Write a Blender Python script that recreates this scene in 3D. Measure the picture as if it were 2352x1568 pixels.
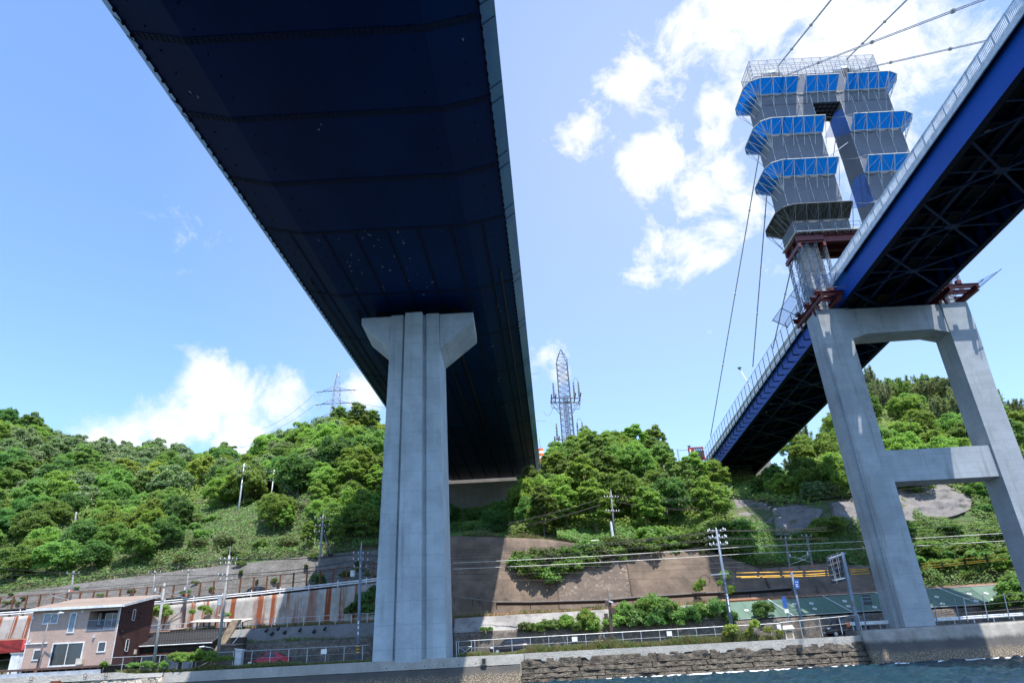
import bpy, math, random
import numpy as np
from mathutils import Vector, Matrix

for o in list(bpy.data.objects):
    bpy.data.objects.remove(o)
S = bpy.context.scene
COL = S.collection
rad = math.radians
random.seed(7)

# ------------------------------------------------------------------ camera
CAM_H, PITCH, ROLL = 1.8, 25.3, -3.05
cam = bpy.data.cameras.new('camera')
cam.sensor_width = 36.0
cam.lens = 23.995
cam.clip_start = 0.5
cam.clip_end = 6000
camo = bpy.data.objects.new('camera', cam)
COL.objects.link(camo)
CR = Matrix.Rotation(rad(90 + PITCH), 4, 'X') @ Matrix.Rotation(rad(ROLL), 4, 'Z')
camo.matrix_world = Matrix.Translation((0, 0, CAM_H)) @ CR
S.camera = camo
S.render.resolution_x, S.render.resolution_y = 1024, 682


def P(u, v, Y):
    """survey helper: the point at distance Y along the sight line of photo coordinate (u, v)"""
    d = CR.to_3x3() @ Vector((u - 1176, -(v - 784), -1567.6))
    return Vector((0, 0, CAM_H)) + d * (Y / d.y)


def D(u, v):
    d = CR.to_3x3() @ Vector((u - 1176, -(v - 784), -1567.6))
    return d.normalized()


# ------------------------------------------------------------------ light
SUN_DIR = Vector((0.17, -0.33, 1.0)).normalized()
SUN_EL = math.asin(SUN_DIR.z)
SUN_ROT = math.atan2(SUN_DIR.x, SUN_DIR.y)
sun = bpy.data.lights.new('sun', 'SUN')
sun.energy = 3.4
sun.angle = rad(0.53)
sun.color = (1.0, 0.955, 0.89)
suno = bpy.data.objects.new('sun', sun)
COL.objects.link(suno)
suno.rotation_euler = (-SUN_DIR).to_track_quat('-Z', 'Y').to_euler()
suno.location = (20, -40, 160)
S.view_settings.view_transform = 'Standard'
S.view_settings.look = 'None'
S.view_settings.exposure = 1.2
S.view_settings.gamma = 1.0
S.view_settings.use_curve_mapping = False

W = bpy.data.worlds.new('World')
S.world = W
W.use_nodes = True
wn, wl = W.node_tree.nodes, W.node_tree.links
wn.clear()
SKY_STRENGTH = 0.15
sky = wn.new('ShaderNodeTexSky')
sky.sky_type = 'NISHITA'
sky.sun_disc = False
sky.sun_elevation = SUN_EL
sky.sun_rotation = SUN_ROT
sky.air_density = 1.0
sky.dust_density = 0.3
sky.ozone_density = 6.0
sky.altitude = 0
tc = wn.new('ShaderNodeTexCoord')


def wmath(op, a, b=None, c=None, clamp=False):
    n = wn.new('ShaderNodeMath')
    n.operation = op
    n.use_clamp = clamp
    for i, x in enumerate((a, b, c)):
        if x is None:
            continue
        if isinstance(x, (int, float)):
            n.inputs[i].default_value = x
        else:
            wl.new(x, n.inputs[i])
    return n.outputs[0]


# cumulus clouds: soft blobs round world directions, broken up by noise
CLOUDS = [((1470, 165), .045, .95), ((1560, 130), .07, 1), ((1640, 60), .07, 1), ((1760, 50), .10, 1.1), ((1900, 60), .10, 1.1), ((2040, 40), .10, 1.05), ((2160, 60), .06, .8),
          ((1700, 160), .07, 1), ((1800, 190), .08, 1), ((1980, 200), .09, .95), ((2100, 180), .045, .8), ((1640, 240), .05, .9), ((1540, 350), .055, .9), ((1470, 390), .04, .8), ((1620, 320), .05, .85),
          ((1680, 390), .06, .9), ((1600, 440), .055, .9), ((1720, 470), .055, .9), ((1660, 520), .045, .85), ((1570, 570), .045, .9), ((1470, 600), .045, .85), ((1500, 560), .03, .8), ((1640, 590), .03, .75), ((1345, 305), .04, .62), ((1365, 265), .025, .5),
          ((1410, 190), .025, .7), ((1790, 620), .03, .5), ((1645, 767), .022, .4), ((1425, 475), .03, .42), ((2250, 30), .03, .5),
          ((560, 920), .05, 1.05), ((620, 920), .045, 1), ((490, 880), .035, 1), ((450, 960), .045, 1.05), ((380, 990), .04, 1.05), ((300, 1000), .04, 1), ((230, 1010), .025, .95), ((560, 985), .05, 1.05), ((480, 845), .02, .9), ((655, 890), .025, .9), ((430, 900), .02, .7),
          ((830, 895), .03, .9), ((1250, 825), .032, .95), ((1225, 800), .02, .8), ((430, 568), .032, .42), ((495, 557), .02, .38)]
nz = wn.new('ShaderNodeTexNoise')
nz.inputs['Scale'].default_value = 11
nz.inputs['Detail'].default_value = 10
nz.inputs['Roughness'].default_value = 0.66
nz.inputs['Distortion'].default_value = 0.35
wl.new(tc.outputs['Generated'], nz.inputs['Vector'])
acc = None
for (u, v), r, s in CLOUDS:
    d = D(u, v)
    dn = wn.new('ShaderNodeVectorMath')
    dn.operation = 'DISTANCE'
    dn.inputs[1].default_value = d
    wl.new(tc.outputs['Generated'], dn.inputs[0])
    f = wmath('MULTIPLY_ADD', dn.outputs['Value'], -s / (r * 1.5), s)
    acc = f if acc is None else wmath('SMOOTH_MAX', acc, f, 0.25)
acc = wmath('MAXIMUM', acc, -0.6)
nn = wmath('MULTIPLY_ADD', nz.outputs['Fac'], 3.0, -1.58)
cl = wmath('ADD', acc, nn)
mr = wn.new('ShaderNodeMapRange')
mr.interpolation_type = 'SMOOTHSTEP'
mr.inputs['From Min'].default_value = 0.0
mr.inputs['From Max'].default_value = 0.92
wl.new(cl, mr.inputs['Value'])
mixc = wn.new('ShaderNodeMix')
mixc.data_type = 'RGBA'
mixc.inputs[7].default_value = (3.35, 3.4, 3.5, 1)
dv = wn.new('ShaderNodeVectorMath')
dv.operation = 'DISTANCE'
dv.inputs[1].default_value = D(1500, 300)
wl.new(tc.outputs['Generated'], dv.inputs[0])
veil = wmath('MULTIPLY', wmath('SUBTRACT', 1.0, wmath('MULTIPLY', dv.outputs['Value'], 1.5), None, True), 0.30)
wl.new(wmath('MAXIMUM', mr.outputs['Result'], veil), mixc.inputs[0])
wl.new(sky.outputs['Color'], mixc.inputs[6])
bg = wn.new('ShaderNodeBackground')
bg.inputs['Strength'].default_value = SKY_STRENGTH
wl.new(mixc.outputs[2], bg.inputs['Color'])
wo = wn.new('ShaderNodeOutputWorld')
wl.new(bg.outputs[0], wo.inputs['Surface'])

# ------------------------------------------------------------------ materials
M = {}


class NT:
    def __init__(s, name):
        s.m = bpy.data.materials.new(name)
        s.m.use_nodes = True
        s.n, s.l = s.m.node_tree.nodes, s.m.node_tree.links
        s.b = s.n['Principled BSDF']
        s.out = s.n['Material Output']
        s.tc = s.n.new('ShaderNodeTexCoord')
        M[name] = s.m

    def set(s, inp, x):
        if hasattr(x, 'is_output') or hasattr(x, 'links'):
            s.l.new(x, inp)
        elif isinstance(x, tuple) and len(x) == 3 and inp.type == 'RGBA':
            inp.default_value = (*x, 1)
        else:
            inp.default_value = x

    def vec(s, scale=(1, 1, 1), src='Object'):
        mp = s.n.new('ShaderNodeMapping')
        mp.inputs['Scale'].default_value = scale
        s.l.new(s.tc.outputs[src], mp.inputs['Vector'])
        return mp.outputs[0]

    def noise(s, scale=1, stretch=(1, 1, 1), detail=5, rough=.6):
        t = s.n.new('ShaderNodeTexNoise')
        t.inputs['Scale'].default_value = scale
        t.inputs['Detail'].default_value = detail
        t.inputs['Roughness'].default_value = rough
        s.l.new(s.vec(stretch), t.inputs['Vector'])
        return t.outputs['Fac']

    def ramp(s, x, a, b):
        r = s.n.new('ShaderNodeMapRange')
        r.interpolation_type = 'SMOOTHSTEP'
        r.inputs['From Min'].default_value = a
        r.inputs['From Max'].default_value = b
        s.l.new(x, r.inputs['Value'])
        return r.outputs['Result']

    def mix(s, f, a, b, mode='MIX'):
        x = s.n.new('ShaderNodeMix')
        x.data_type = 'RGBA'
        x.blend_type = mode
        s.set(x.inputs[0], f)
        s.set(x.inputs[6], a)
        s.set(x.inputs[7], b)
        return x.outputs[2]

    def math(s, op, a, b):
        x = s.n.new('ShaderNodeMath')
        x.operation = op
        s.set(x.inputs[0], a)
        s.set(x.inputs[1], b)
        return x.outputs[0]

    def bump(s, h, strength=.3, dist=.05):
        b = s.n.new('ShaderNodeBump')
        b.inputs['Strength'].default_value = strength
        b.inputs['Distance'].default_value = dist
        s.l.new(h, b.inputs['Height'])
        s.l.new(b.outputs[0], s.b.inputs['Normal'])

    def fin(s, col, rough=.7, metal=0.0, spec=None):
        s.set(s.b.inputs['Base Color'], col)
        s.set(s.b.inputs['Roughness'], rough)
        s.b.inputs['Metallic'].default_value = metal
        if spec is not None:
            s.b.inputs['Specular IOR Level'].default_value = spec
        return s.m


def flat(name, col, rough=.6, metal=0.0, var=.18, scale=1.5, spec=None):
    t = NT(name)
    n = t.noise(scale)
    dark = tuple(c * (1 - var) for c in col)
    lite = tuple(min(1, c * (1 + var)) for c in col)
    return t.fin(t.mix(t.ramp(n, .3, .7), dark, lite), rough, metal, spec)


def concrete(name, col, stain=(.08, .075, .065), amt=.5, streak=.35, lines=1.8, rough=.85, blotch=.5, var=.16, lineamt=.3):
    t = NT(name)
    base = t.mix(t.ramp(t.noise(.35, detail=6), .3, .72), tuple(c * (1 - var) for c in col), tuple(c * (1 + var * .7) for c in col))
    if lines:
        sp = t.n.new('ShaderNodeSeparateXYZ')
        t.l.new(t.tc.outputs['Object'], sp.inputs[0])
        wn1 = t.n.new('ShaderNodeTexWhiteNoise')
        wn1.noise_dimensions = '2D'
        cb = t.n.new('ShaderNodeCombineXYZ')
        t.l.new(t.math('FLOOR', t.math('MULTIPLY', sp.outputs['Z'], .5 / lines), 0.0), cb.inputs[0])
        t.l.new(t.math('FLOOR', t.math('MULTIPLY', sp.outputs['X'], .4), 0.0), cb.inputs[1])
        t.l.new(cb.outputs[0], wn1.inputs['Vector'])
        base = t.mix(t.math('MULTIPLY', wn1.outputs['Value'], .22), base, tuple(c * .45 for c in col))
    fine = t.noise(7, detail=4)
    base = t.mix(t.ramp(fine, .35, .7), t.mix(.12, base, (0, 0, 0)), base)
    st = t.ramp(t.noise(.9, (1, 1, .07), 6, .65), .52, .78)
    base = t.mix(t.math('MULTIPLY', st, streak), base, stain)
    bl = t.ramp(t.noise(.22, (1, 1, .6), 7, .7), .55, .75)
    base = t.mix(t.math('MULTIPLY', bl, amt * blotch), base, stain)
    if lines:
        w = t.n.new('ShaderNodeTexWave')
        w.bands_direction = 'Z'
        w.inputs['Scale'].default_value = 0.314 / lines
        w.inputs['Distortion'].default_value = 0.15
        t.l.new(t.tc.outputs['Object'], w.inputs['Vector'])
        base = t.mix(t.math('MULTIPLY', t.ramp(w.outputs['Fac'], .98, 1), lineamt), base, tuple(c * .55 for c in col))
    big = t.noise(1.6, detail=8, rough=.75)
    if not lines:
        base = t.mix(t.math('MULTIPLY', t.ramp(big, .5, .72), .5), base, tuple(c * .5 for c in col))
    t.bump(t.math('ADD', fine, big), .25 if lines else .8, .02 if lines else .12)
    return t.fin(base, rough)


concrete('pier_concrete', (.46, .53, .585), stain=(.17, .19, .20), amt=.95, streak=.7, lines=2.4, lineamt=.28)
concrete('portal_concrete', (.38, .42, .455), stain=(.14, .115, .085), amt=.95, streak=.85, lines=1.2)
concrete('wall_concrete', (.20, .195, .185), stain=(.05, .045, .038), amt=1.1, streak=.6, lines=0)
concrete('sprayed_concrete', (.32, .305, .285), stain=(.085, .075, .066), amt=1.5, streak=.8, lines=0, var=.3)
concrete('brown_concrete', (.185, .135, .098), stain=(.05, .038, .03), amt=1.5, streak=.95, lines=0, var=.35)
concrete('cap_concrete', (.40, .385, .35), stain=(.16, .14, .11), amt=.6, streak=.35, lines=0)
concrete('rock', (.20, .185, .175), stain=(.055, .05, .045), amt=1.2, streak=.7, lines=0)
concrete('abutment_concrete', (.30, .29, .27), stain=(.12, .11, .10), amt=.6, streak=.5, lines=2)
concrete('pole_concrete', (.36, .36, .35), stain=(.2, .19, .18), amt=.4, streak=.3, lines=0)

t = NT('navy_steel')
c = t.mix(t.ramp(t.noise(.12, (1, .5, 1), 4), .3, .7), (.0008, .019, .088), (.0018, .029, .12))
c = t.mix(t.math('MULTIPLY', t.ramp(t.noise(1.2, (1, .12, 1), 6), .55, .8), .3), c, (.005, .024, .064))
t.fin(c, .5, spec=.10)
t = NT('blue_steel')
c = t.mix(t.ramp(t.noise(.2, (1, .4, 1), 4), .3, .7), (.0015, .062, .33), (.003, .075, .39))
c = t.mix(t.math('MULTIPLY', t.ramp(t.noise(1.4, (1, 1, .15), 6), .55, .8), .25), c, (.03, .07, .2))
t.fin(c, .45, spec=.2)
t = NT('fairing_steel')
c = t.mix(t.ramp(t.noise(.35, (1, .3, 1), 5), .35, .7), (.008, .085, .20), (.03, .13, .21))
t.fin(c, .45)
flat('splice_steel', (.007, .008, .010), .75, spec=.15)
flat('seam_steel', (.0075, .016, .045), .7, spec=.2)
flat('dark_blue_steel', (.003, .009, .03), .6, spec=.08)
flat('bracing_steel', (.014, .034, .085), .6, spec=.1)
flat('bare_paint', (.30, .33, .36), .8)
flat('red_steel', (.11, .013, .012), .5, var=.3)
flat('grey_skirt', (.26, .26, .26), .8)
flat('galvanised', (.42, .44, .46), .45, .35)
flat('white_metal', (.72, .73, .74), .45)
flat('tube_steel', (.26, .28, .31), .4, .5)
flat('shoring_steel', (.13, .135, .145), .6, .0)
flat('pale_tube', (.62, .62, .58), .5)
flat('cable_grey', (.50, .50, .50), .5)
flat('wire_black', (.02, .02, .022), .6)
flat('wire_grey', (.16, .16, .165), .5)
flat('white_insulator', (.75, .76, .78), .3)
flat('brown_post', (.075, .045, .038), .6)
flat('drain_brown', (.035, .018, .012), .8, var=.4)
flat('rust', (.17, .062, .022), .9, var=.45, scale=6)
flat('yellow_sleeve', (.85, .46, .035), .5)
flat('sign_white', (.80, .80, .78), .6, var=.06)
flat('sign_blue', (.02, .09, .34), .5, var=.05)
flat('sign_back', (.035, .04, .05), .6)
flat('post_blue_grey', (.17, .215, .285), .5)
flat('red_paint', (.42, .012, .03), .28, var=.05)
flat('black_paint', (.008, .009, .014), .22, var=.1)
flat('dark_paint', (.018, .020, .032), .22, var=.1)
flat('tyre', (.015, .015, .015), .9)
flat('rim', (.42, .43, .44), .35, .6)
flat('lamp_glass', (.75, .78, .8), .15)
flat('tail_red', (.4, .01, .012), .3)
flat('orange', (.75, .14, .02), .6, var=.08)
flat('dark_timber', (.05, .04, .033), .85, var=.4, scale=4)
flat('corrugated', (.12, .10, .085), .7, var=.3)
flat('old_red_sheet', (.26, .018, .014), .6, var=.3)
flat('asphalt', (.06, .06, .062), .95)
flat('siding_trim', (.60, .61, .62), .5)
flat('beige', (.55, .50, .42), .7)
flat('wood_old', (.20, .15, .10), .85, var=.35)
flat('bark', (.10, .085, .07), .95, var=.35, scale=4)
flat('deck_brown', (.10, .055, .042), .7)
flat('block_grey', (.36, .39, .43), .85)
flat('gold', (.5, .2, .06), .6)

t = NT('window_glass')
t.fin(t.mix(t.ramp(t.noise(.4), .35, .65), (.012, .016, .024), (.03, .045, .07)), .06)
t = NT('curtain_glass')
t.fin(t.mix(t.ramp(t.noise(1.2), .35, .65), (.08, .12, .18), (.16, .22, .30)), .1)


def tiles(name, c1, c2, mortar, scale, msize=.03, bw=.5, rh=.25, rough=.8, stretch=(1, 1, 1), rot=None, bump=.4, wash=.35):
    t = NT(name)
    mp = t.n.new('ShaderNodeMapping')
    mp.inputs['Rotation'].default_value = rot or (rad(90), 0, 0)
    mp.inputs['Scale'].default_value = stretch
    t.l.new(t.tc.outputs['Object'], mp.inputs['Vector'])
    b = t.n.new('ShaderNodeTexBrick')
    b.inputs['Scale'].default_value = scale
    b.inputs['Mortar Size'].default_value = msize
    b.inputs['Brick Width'].default_value = bw
    b.inputs['Row Height'].default_value = rh
    t.set(b.inputs['Color1'], c1)
    t.set(b.inputs['Color2'], c2)
    t.set(b.inputs['Mortar'], mortar)
    t.l.new(mp.outputs[0], b.inputs['Vector'])
    n = t.ramp(t.noise(.5, detail=8, rough=.75), .35, .7)
    dk = t.mix(1.0, b.outputs['Color'], (.5, .5, .42) if wash > .9 else (.55, .53, .5), 'MULTIPLY')
    c = t.mix(t.math('MULTIPLY', n, wash), b.outputs['Color'], dk)
    t.bump(b.outputs['Fac'], -bump, .03)
    return t.fin(c, rough)


tiles('house_siding', (.47, .335, .275), (.56, .41, .34), (.38, .27, .225), 2.2, .03, .55, .22)
tiles('house_brown', (.070, .026, .024), (.088, .034, .030), (.05, .02, .018), 2.0, .03, .8, .16, rot=(rad(90), 0, rad(90)))
tiles('shingle', (.29, .215, .17), (.35, .265, .21), (.2, .15, .115), 2.2, .03, .45, .3, rot=(0, 0, 0))
tiles('kawara', (.055, .054, .056), (.075, .073, .075), (.02, .02, .02), 1.0, .06, .32, .34, rot=(0, 0, 0))


def rubble(name, c1, c2, mortar, scale, edge=.06, stretch=(1, 1, 1.3), rough=.9, pick=None, wash=.5):
    t = NT(name)
    v = t.n.new('ShaderNodeTexVoronoi')
    v.inputs['Scale'].default_value = scale
    t.l.new(t.vec(stretch), v.inputs['Vector'])
    e = t.n.new('ShaderNodeTexVoronoi')
    e.feature = 'DISTANCE_TO_EDGE'
    e.inputs['Scale'].default_value = scale
    t.l.new(t.vec(stretch), e.inputs['Vector'])
    sep = t.n.new('ShaderNodeSeparateColor')
    t.l.new(v.outputs['Color'], sep.inputs[0])
    c = t.mix(sep.outputs[0], c1, c2)
    c = t.mix(t.math('MULTIPLY', t.ramp(t.noise(2.5, detail=7, rough=.7), .35, .7), .45), c, tuple(x * .5 for x in c1))
    m = t.ramp(e.outputs['Distance'], edge, edge * .4)
    if pick:
        m = t.math('MAXIMUM', m, t.math('MULTIPLY', t.ramp(sep.outputs[1], pick, pick + .1), .9))
    c = t.mix(m, c, mortar)
    n = t.ramp(t.noise(.45, detail=7, rough=.72), .45, .72)
    c = t.mix(t.math('MULTIPLY', n, wash), c, tuple(x * .35 for x in c1))
    t.bump(t.math('ADD', m, t.noise(4, detail=5)), -.5, .04)
    return t.fin(c, rough)


rubble('stone_wall', (.12, .102, .085), (.22, .19, .16), (.06, .052, .045), 3.0, .05, wash=.7)
tiles('block_wall', (.128, .12, .112), (.155, .145, .135), (.088, .082, .075), 1.0, .03, .62, .62, rot=(rad(90), 0, rad(45)), wash=.95)
rubble('granite_wall', (.14, .108, .086), (.30, .245, .195), (.14, .108, .086), 2.4, .05, pick=.3)
rubble('boulder_wall', (.34, .29, .22), (.60, .54, .44), (.08, .068, .052), 1.15, .05, wash=.3)
tiles('wrap_sheet', (.15, .16, .19), (.165, .175, .205), (.27, .28, .30), 1.0, .012, 1.9, 5.2, wash=.35, bump=.05)

t = NT('awning_blue')
w = t.n.new('ShaderNodeTexWave')
w.bands_direction = 'X'
w.inputs['Scale'].default_value = .8
t.l.new(t.tc.outputs['Object'], w.inputs['Vector'])
c = t.mix(t.math('MULTIPLY', t.ramp(w.outputs['Fac'], .9, 1), .5), (.004, .26, .62), (.003, .13, .36))
t.fin(t.mix(t.math('MULTIPLY', t.ramp(t.noise(.6), .4, .7), .25), c, (.01, .13, .32)), .5)
tr = t.n.new('ShaderNodeBsdfTranslucent')
t.set(tr.inputs[0], (.003, .40, .80))
ms = t.n.new('ShaderNodeMixShader')
ms.inputs[0].default_value = .5
t.l.new(t.b.outputs[0], ms.inputs[1])
t.l.new(tr.outputs[0], ms.inputs[2])
t.l.new(ms.outputs[0], t.out.inputs['Surface'])

t = NT('awning_timber')
c = t.mix(t.ramp(t.noise(2.5, (1, .12, .12), 4), .35, .7), (.035, .036, .030), (.11, .11, .10))
t.fin(t.mix(t.ramp(t.noise(.5), .5, .7), c, (.03, .045, .018)), .9)


def net(name, col, alpha):
    t = NT(name)
    t.fin(col, .9, spec=.0)
    tr = t.n.new('ShaderNodeBsdfTransparent')
    ms = t.n.new('ShaderNodeMixShader')
    n = t.noise(3.0, detail=3)
    f = t.math('MULTIPLY_ADD', n, .2)
    f.node.inputs[2].default_value = alpha - .1
    t.l.new(f, ms.inputs[0])
    t.l.new(tr.outputs[0], ms.inputs[1])
    t.l.new(t.b.outputs[0], ms.inputs[2])
    t.l.new(ms.outputs[0], t.out.inputs['Surface'])


net('blue_net', (.006, .055, .24), .45)
net('light_blue_net', (.05, .22, .50), .35)
net('grey_net', (.42, .44, .48), .45)
net('dust_net', (.06, .07, .09), .35)
net('chain_link', (.10, .105, .11), .10)
net('wire_fence', (.06, .05, .045), .10)

# rust streaks running down a pale concrete wall
t = NT('rust_wall')
base = t.mix(t.ramp(t.noise(.8, detail=6), .3, .7), (.30, .28, .25), (.42, .40, .37))
base = t.mix(t.math('MULTIPLY', t.ramp(t.noise(.6, (1, 1, .5), 6, .7), .5, .7), .75), base, (.11, .105, .10))
w = t.n.new('ShaderNodeTexWave')
w.bands_direction = 'X'
w.inputs['Scale'].default_value = .168
w.inputs['Distortion'].default_value = .4
t.l.new(t.vec((1, .1, .12)), w.inputs['Vector'])
band = t.ramp(t.math('MULTIPLY', w.outputs['Fac'], t.ramp(t.noise(.45, (1, .1, .01), 3), .2, .6)), .48, .78)
sn = t.ramp(t.noise(2.6, (1, .1, .03), 4, .7), .40, .52)
m = t.math('MULTIPLY', sn, t.math('MAXIMUM', band, t.ramp(t.noise(.35, (1, .1, .1), 3), .52, .66)))
t.fin(t.mix(m, base, (.215, .056, .016)), .9)

# green sprayed slope
t = NT('green_slope')
c = t.mix(t.ramp(t.noise(.25, detail=4), .3, .7), (.085, .15, .11), (.12, .19, .14))
w = t.n.new('ShaderNodeTexWave')
w.bands_direction = 'X'
w.inputs['Scale'].default_value = .2
t.l.new(t.vec((1, .35, .35)), w.inputs['Vector'])
t.fin(t.mix(t.math('MULTIPLY', t.ramp(w.outputs['Fac'], .93, 1), .35), c, (.05, .08, .06)), .85)

# oyster crusted tidal wall: pale shells over dark weed
t = NT('tidal_rock')
vn = t.n.new('ShaderNodeTexVoronoi')
vn.inputs['Scale'].default_value = 6.5
t.l.new(t.vec((1, 1, 1.6)), vn.inputs['Vector'])
shell = t.ramp(vn.outputs['Distance'], .42, .15)
sep = t.n.new('ShaderNodeSeparateXYZ')
t.l.new(t.tc.outputs['Object'], sep.inputs[0])
zl = t.ramp(sep.outputs['Z'], 1.7, .5)
rock = t.mix(t.ramp(t.noise(1.6, detail=8, rough=.75), .35, .7), (.046, .039, .030), (.165, .138, .108))
sh = t.mix(t.ramp(t.noise(5), .4, .65), (.40, .35, .27), (.13, .10, .07))
f = t.math('MULTIPLY', t.math('MULTIPLY', shell, t.ramp(t.noise(1.3, detail=5), .38, .6)), t.math('MULTIPLY_ADD', zl, .7))
f.node.inputs[2].default_value = .12
t.bump(t.math('ADD', vn.outputs['Distance'], t.noise(3, detail=6)), .9, .12)
t.fin(t.mix(f, rock, sh), .9)

# smooth sea wall, dark weed band half way up, shells at the foot
t = NT('tidal_concrete')
sep = t.n.new('ShaderNodeSeparateXYZ')
t.l.new(t.tc.outputs['Object'], sep.inputs[0])
zn = t.math('ADD', sep.outputs['Z'], t.math('MULTIPLY', t.noise(1.1, (1, 1, .4), 6, .7), .9))
base = t.mix(t.ramp(t.noise(.7, detail=7), .3, .7), (.22, .205, .18), (.34, .32, .285))
band = t.math('MULTIPLY', t.ramp(zn, 2.85, 2.3), .85)
base = t.mix(band, base, (.045, .042, .042))
low = t.ramp(zn, 1.9, 1.2)
vn = t.n.new('ShaderNodeTexVoronoi')
vn.inputs['Scale'].default_value = 8
t.l.new(t.vec((1, 1, 1.4)), vn.inputs['Vector'])
sh = t.mix(t.ramp(vn.outputs['Distance'], .2, .5), (.40, .34, .25), (.11, .085, .06))
t.bump(vn.outputs['Distance'], .6, .06)
t.fin(t.mix(low, base, sh), .9)

# water
t = NT('sea_water')
wv2 = t.noise(3.2, (1, 1.5, 1), 5, .65)
t.bump(wv2, 1.0, .25)
t.fin(t.mix(t.ramp(t.noise(.15), .35, .65), (.002, .026, .048), (.004, .042, .062)), .2)
t.b.inputs['IOR'].default_value = 1.33
flat('foam', (.8, .82, .83), .9)

# ground
t = NT('hill_soil')
c = t.mix(t.ramp(t.noise(.12, detail=8, rough=.7), .38, .62), (.06, .10, .025), (.14, .115, .075))
c = t.mix(t.ramp(t.noise(1.1, detail=6), .45, .65), c, (.05, .09, .02))
t.bump(t.noise(1.5, detail=6), .8, .3)
t.fin(c, .95)
t = NT('ballast')
t.bump(t.noise(9, detail=5), 1, .1)
t.fin(t.mix(t.ramp(t.noise(6, detail=5), .35, .65), (.16, .075, .042), (.33, .18, .11)), .95)


def leafmat(name, a, b, c=None, cf=.0, trans=.35, patch=.12):
    t = NT(name)
    g = t.n.new('ShaderNodeNewGeometry')
    oi = t.n.new('ShaderNodeObjectInfo')
    rnd = g.outputs['Random Per Island']
    n = t.noise(.6, detail=3)
    f = t.math('ADD', t.math('MULTIPLY', rnd, .55), t.math('MULTIPLY', t.ramp(n, .3, .7), .45))
    col = t.mix(f, a, b)
    hv = t.n.new('ShaderNodeHueSaturation')
    hv.inputs['Saturation'].default_value = .9
    t.l.new(col, hv.inputs['Color'])
    h = t.math('MULTIPLY_ADD', oi.outputs['Random'], .035)
    h.node.inputs[2].default_value = .488
    t.l.new(h, hv.inputs['Hue'])
    vv = t.math('MULTIPLY_ADD', oi.outputs['Random'], .5)
    vv.node.inputs[2].default_value = .78
    t.l.new(vv, hv.inputs['Value'])
    col = hv.outputs['Color']
    if c:
        sel = t.ramp(t.math('ADD', t.math('MULTIPLY', rnd, .7), t.math('MULTIPLY', t.noise(.9, detail=2), .6)), 1 - cf, 1.05 - cf)
        col = t.mix(sel, col, c)
    t.fin(col, .55, spec=.35)
    tl = t.n.new('ShaderNodeBsdfTranslucent')
    t.l.new(t.mix(.5, col, t.mix(1.0, col, (1.6, 1.7, .5), 'MULTIPLY')), tl.inputs[0])
    ms = t.n.new('ShaderNodeMixShader')
    ms.inputs[0].default_value = trans
    t.l.new(t.b.outputs[0], ms.inputs[1])
    t.l.new(tl.outputs[0], ms.inputs[2])
    t.l.new(ms.outputs[0], t.out.inputs['Surface'])


leafmat('leaf_bright', (.145, .245, .032), (.29, .41, .07), trans=.52)
leafmat('leaf_mid', (.115, .215, .038), (.23, .355, .075), trans=.52)
leafmat('leaf_dark', (.07, .17, .04), (.16, .285, .07), trans=.5)
leafmat('leaf_pale', (.075, .16, .045), (.17, .27, .085), (.36, .42, .28), .34, trans=.45)
leafmat('leaf_yellow', (.19, .25, .022), (.38, .44, .06), trans=.45)
leafmat('leaf_olive', (.115, .19, .036), (.22, .32, .08), trans=.5)
leafmat('leaf_bamboo', (.10, .135, .045), (.20, .24, .09), (.30, .32, .20), .22, trans=.4)
leafmat('leaf_dry', (.11, .105, .048), (.21, .19, .095), (.085, .14, .03), .5, trans=.3)
leafmat('leaf_vine', (.075, .18, .024), (.18, .32, .05), (.17, .21, .06), .22, trans=.4)
leafmat('leaf_grass', (.08, .15, .022), (.18, .26, .055), (.24, .19, .10), .38, trans=.4)
# ------------------------------------------------------------------ mesh helpers
V = Vector


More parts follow.
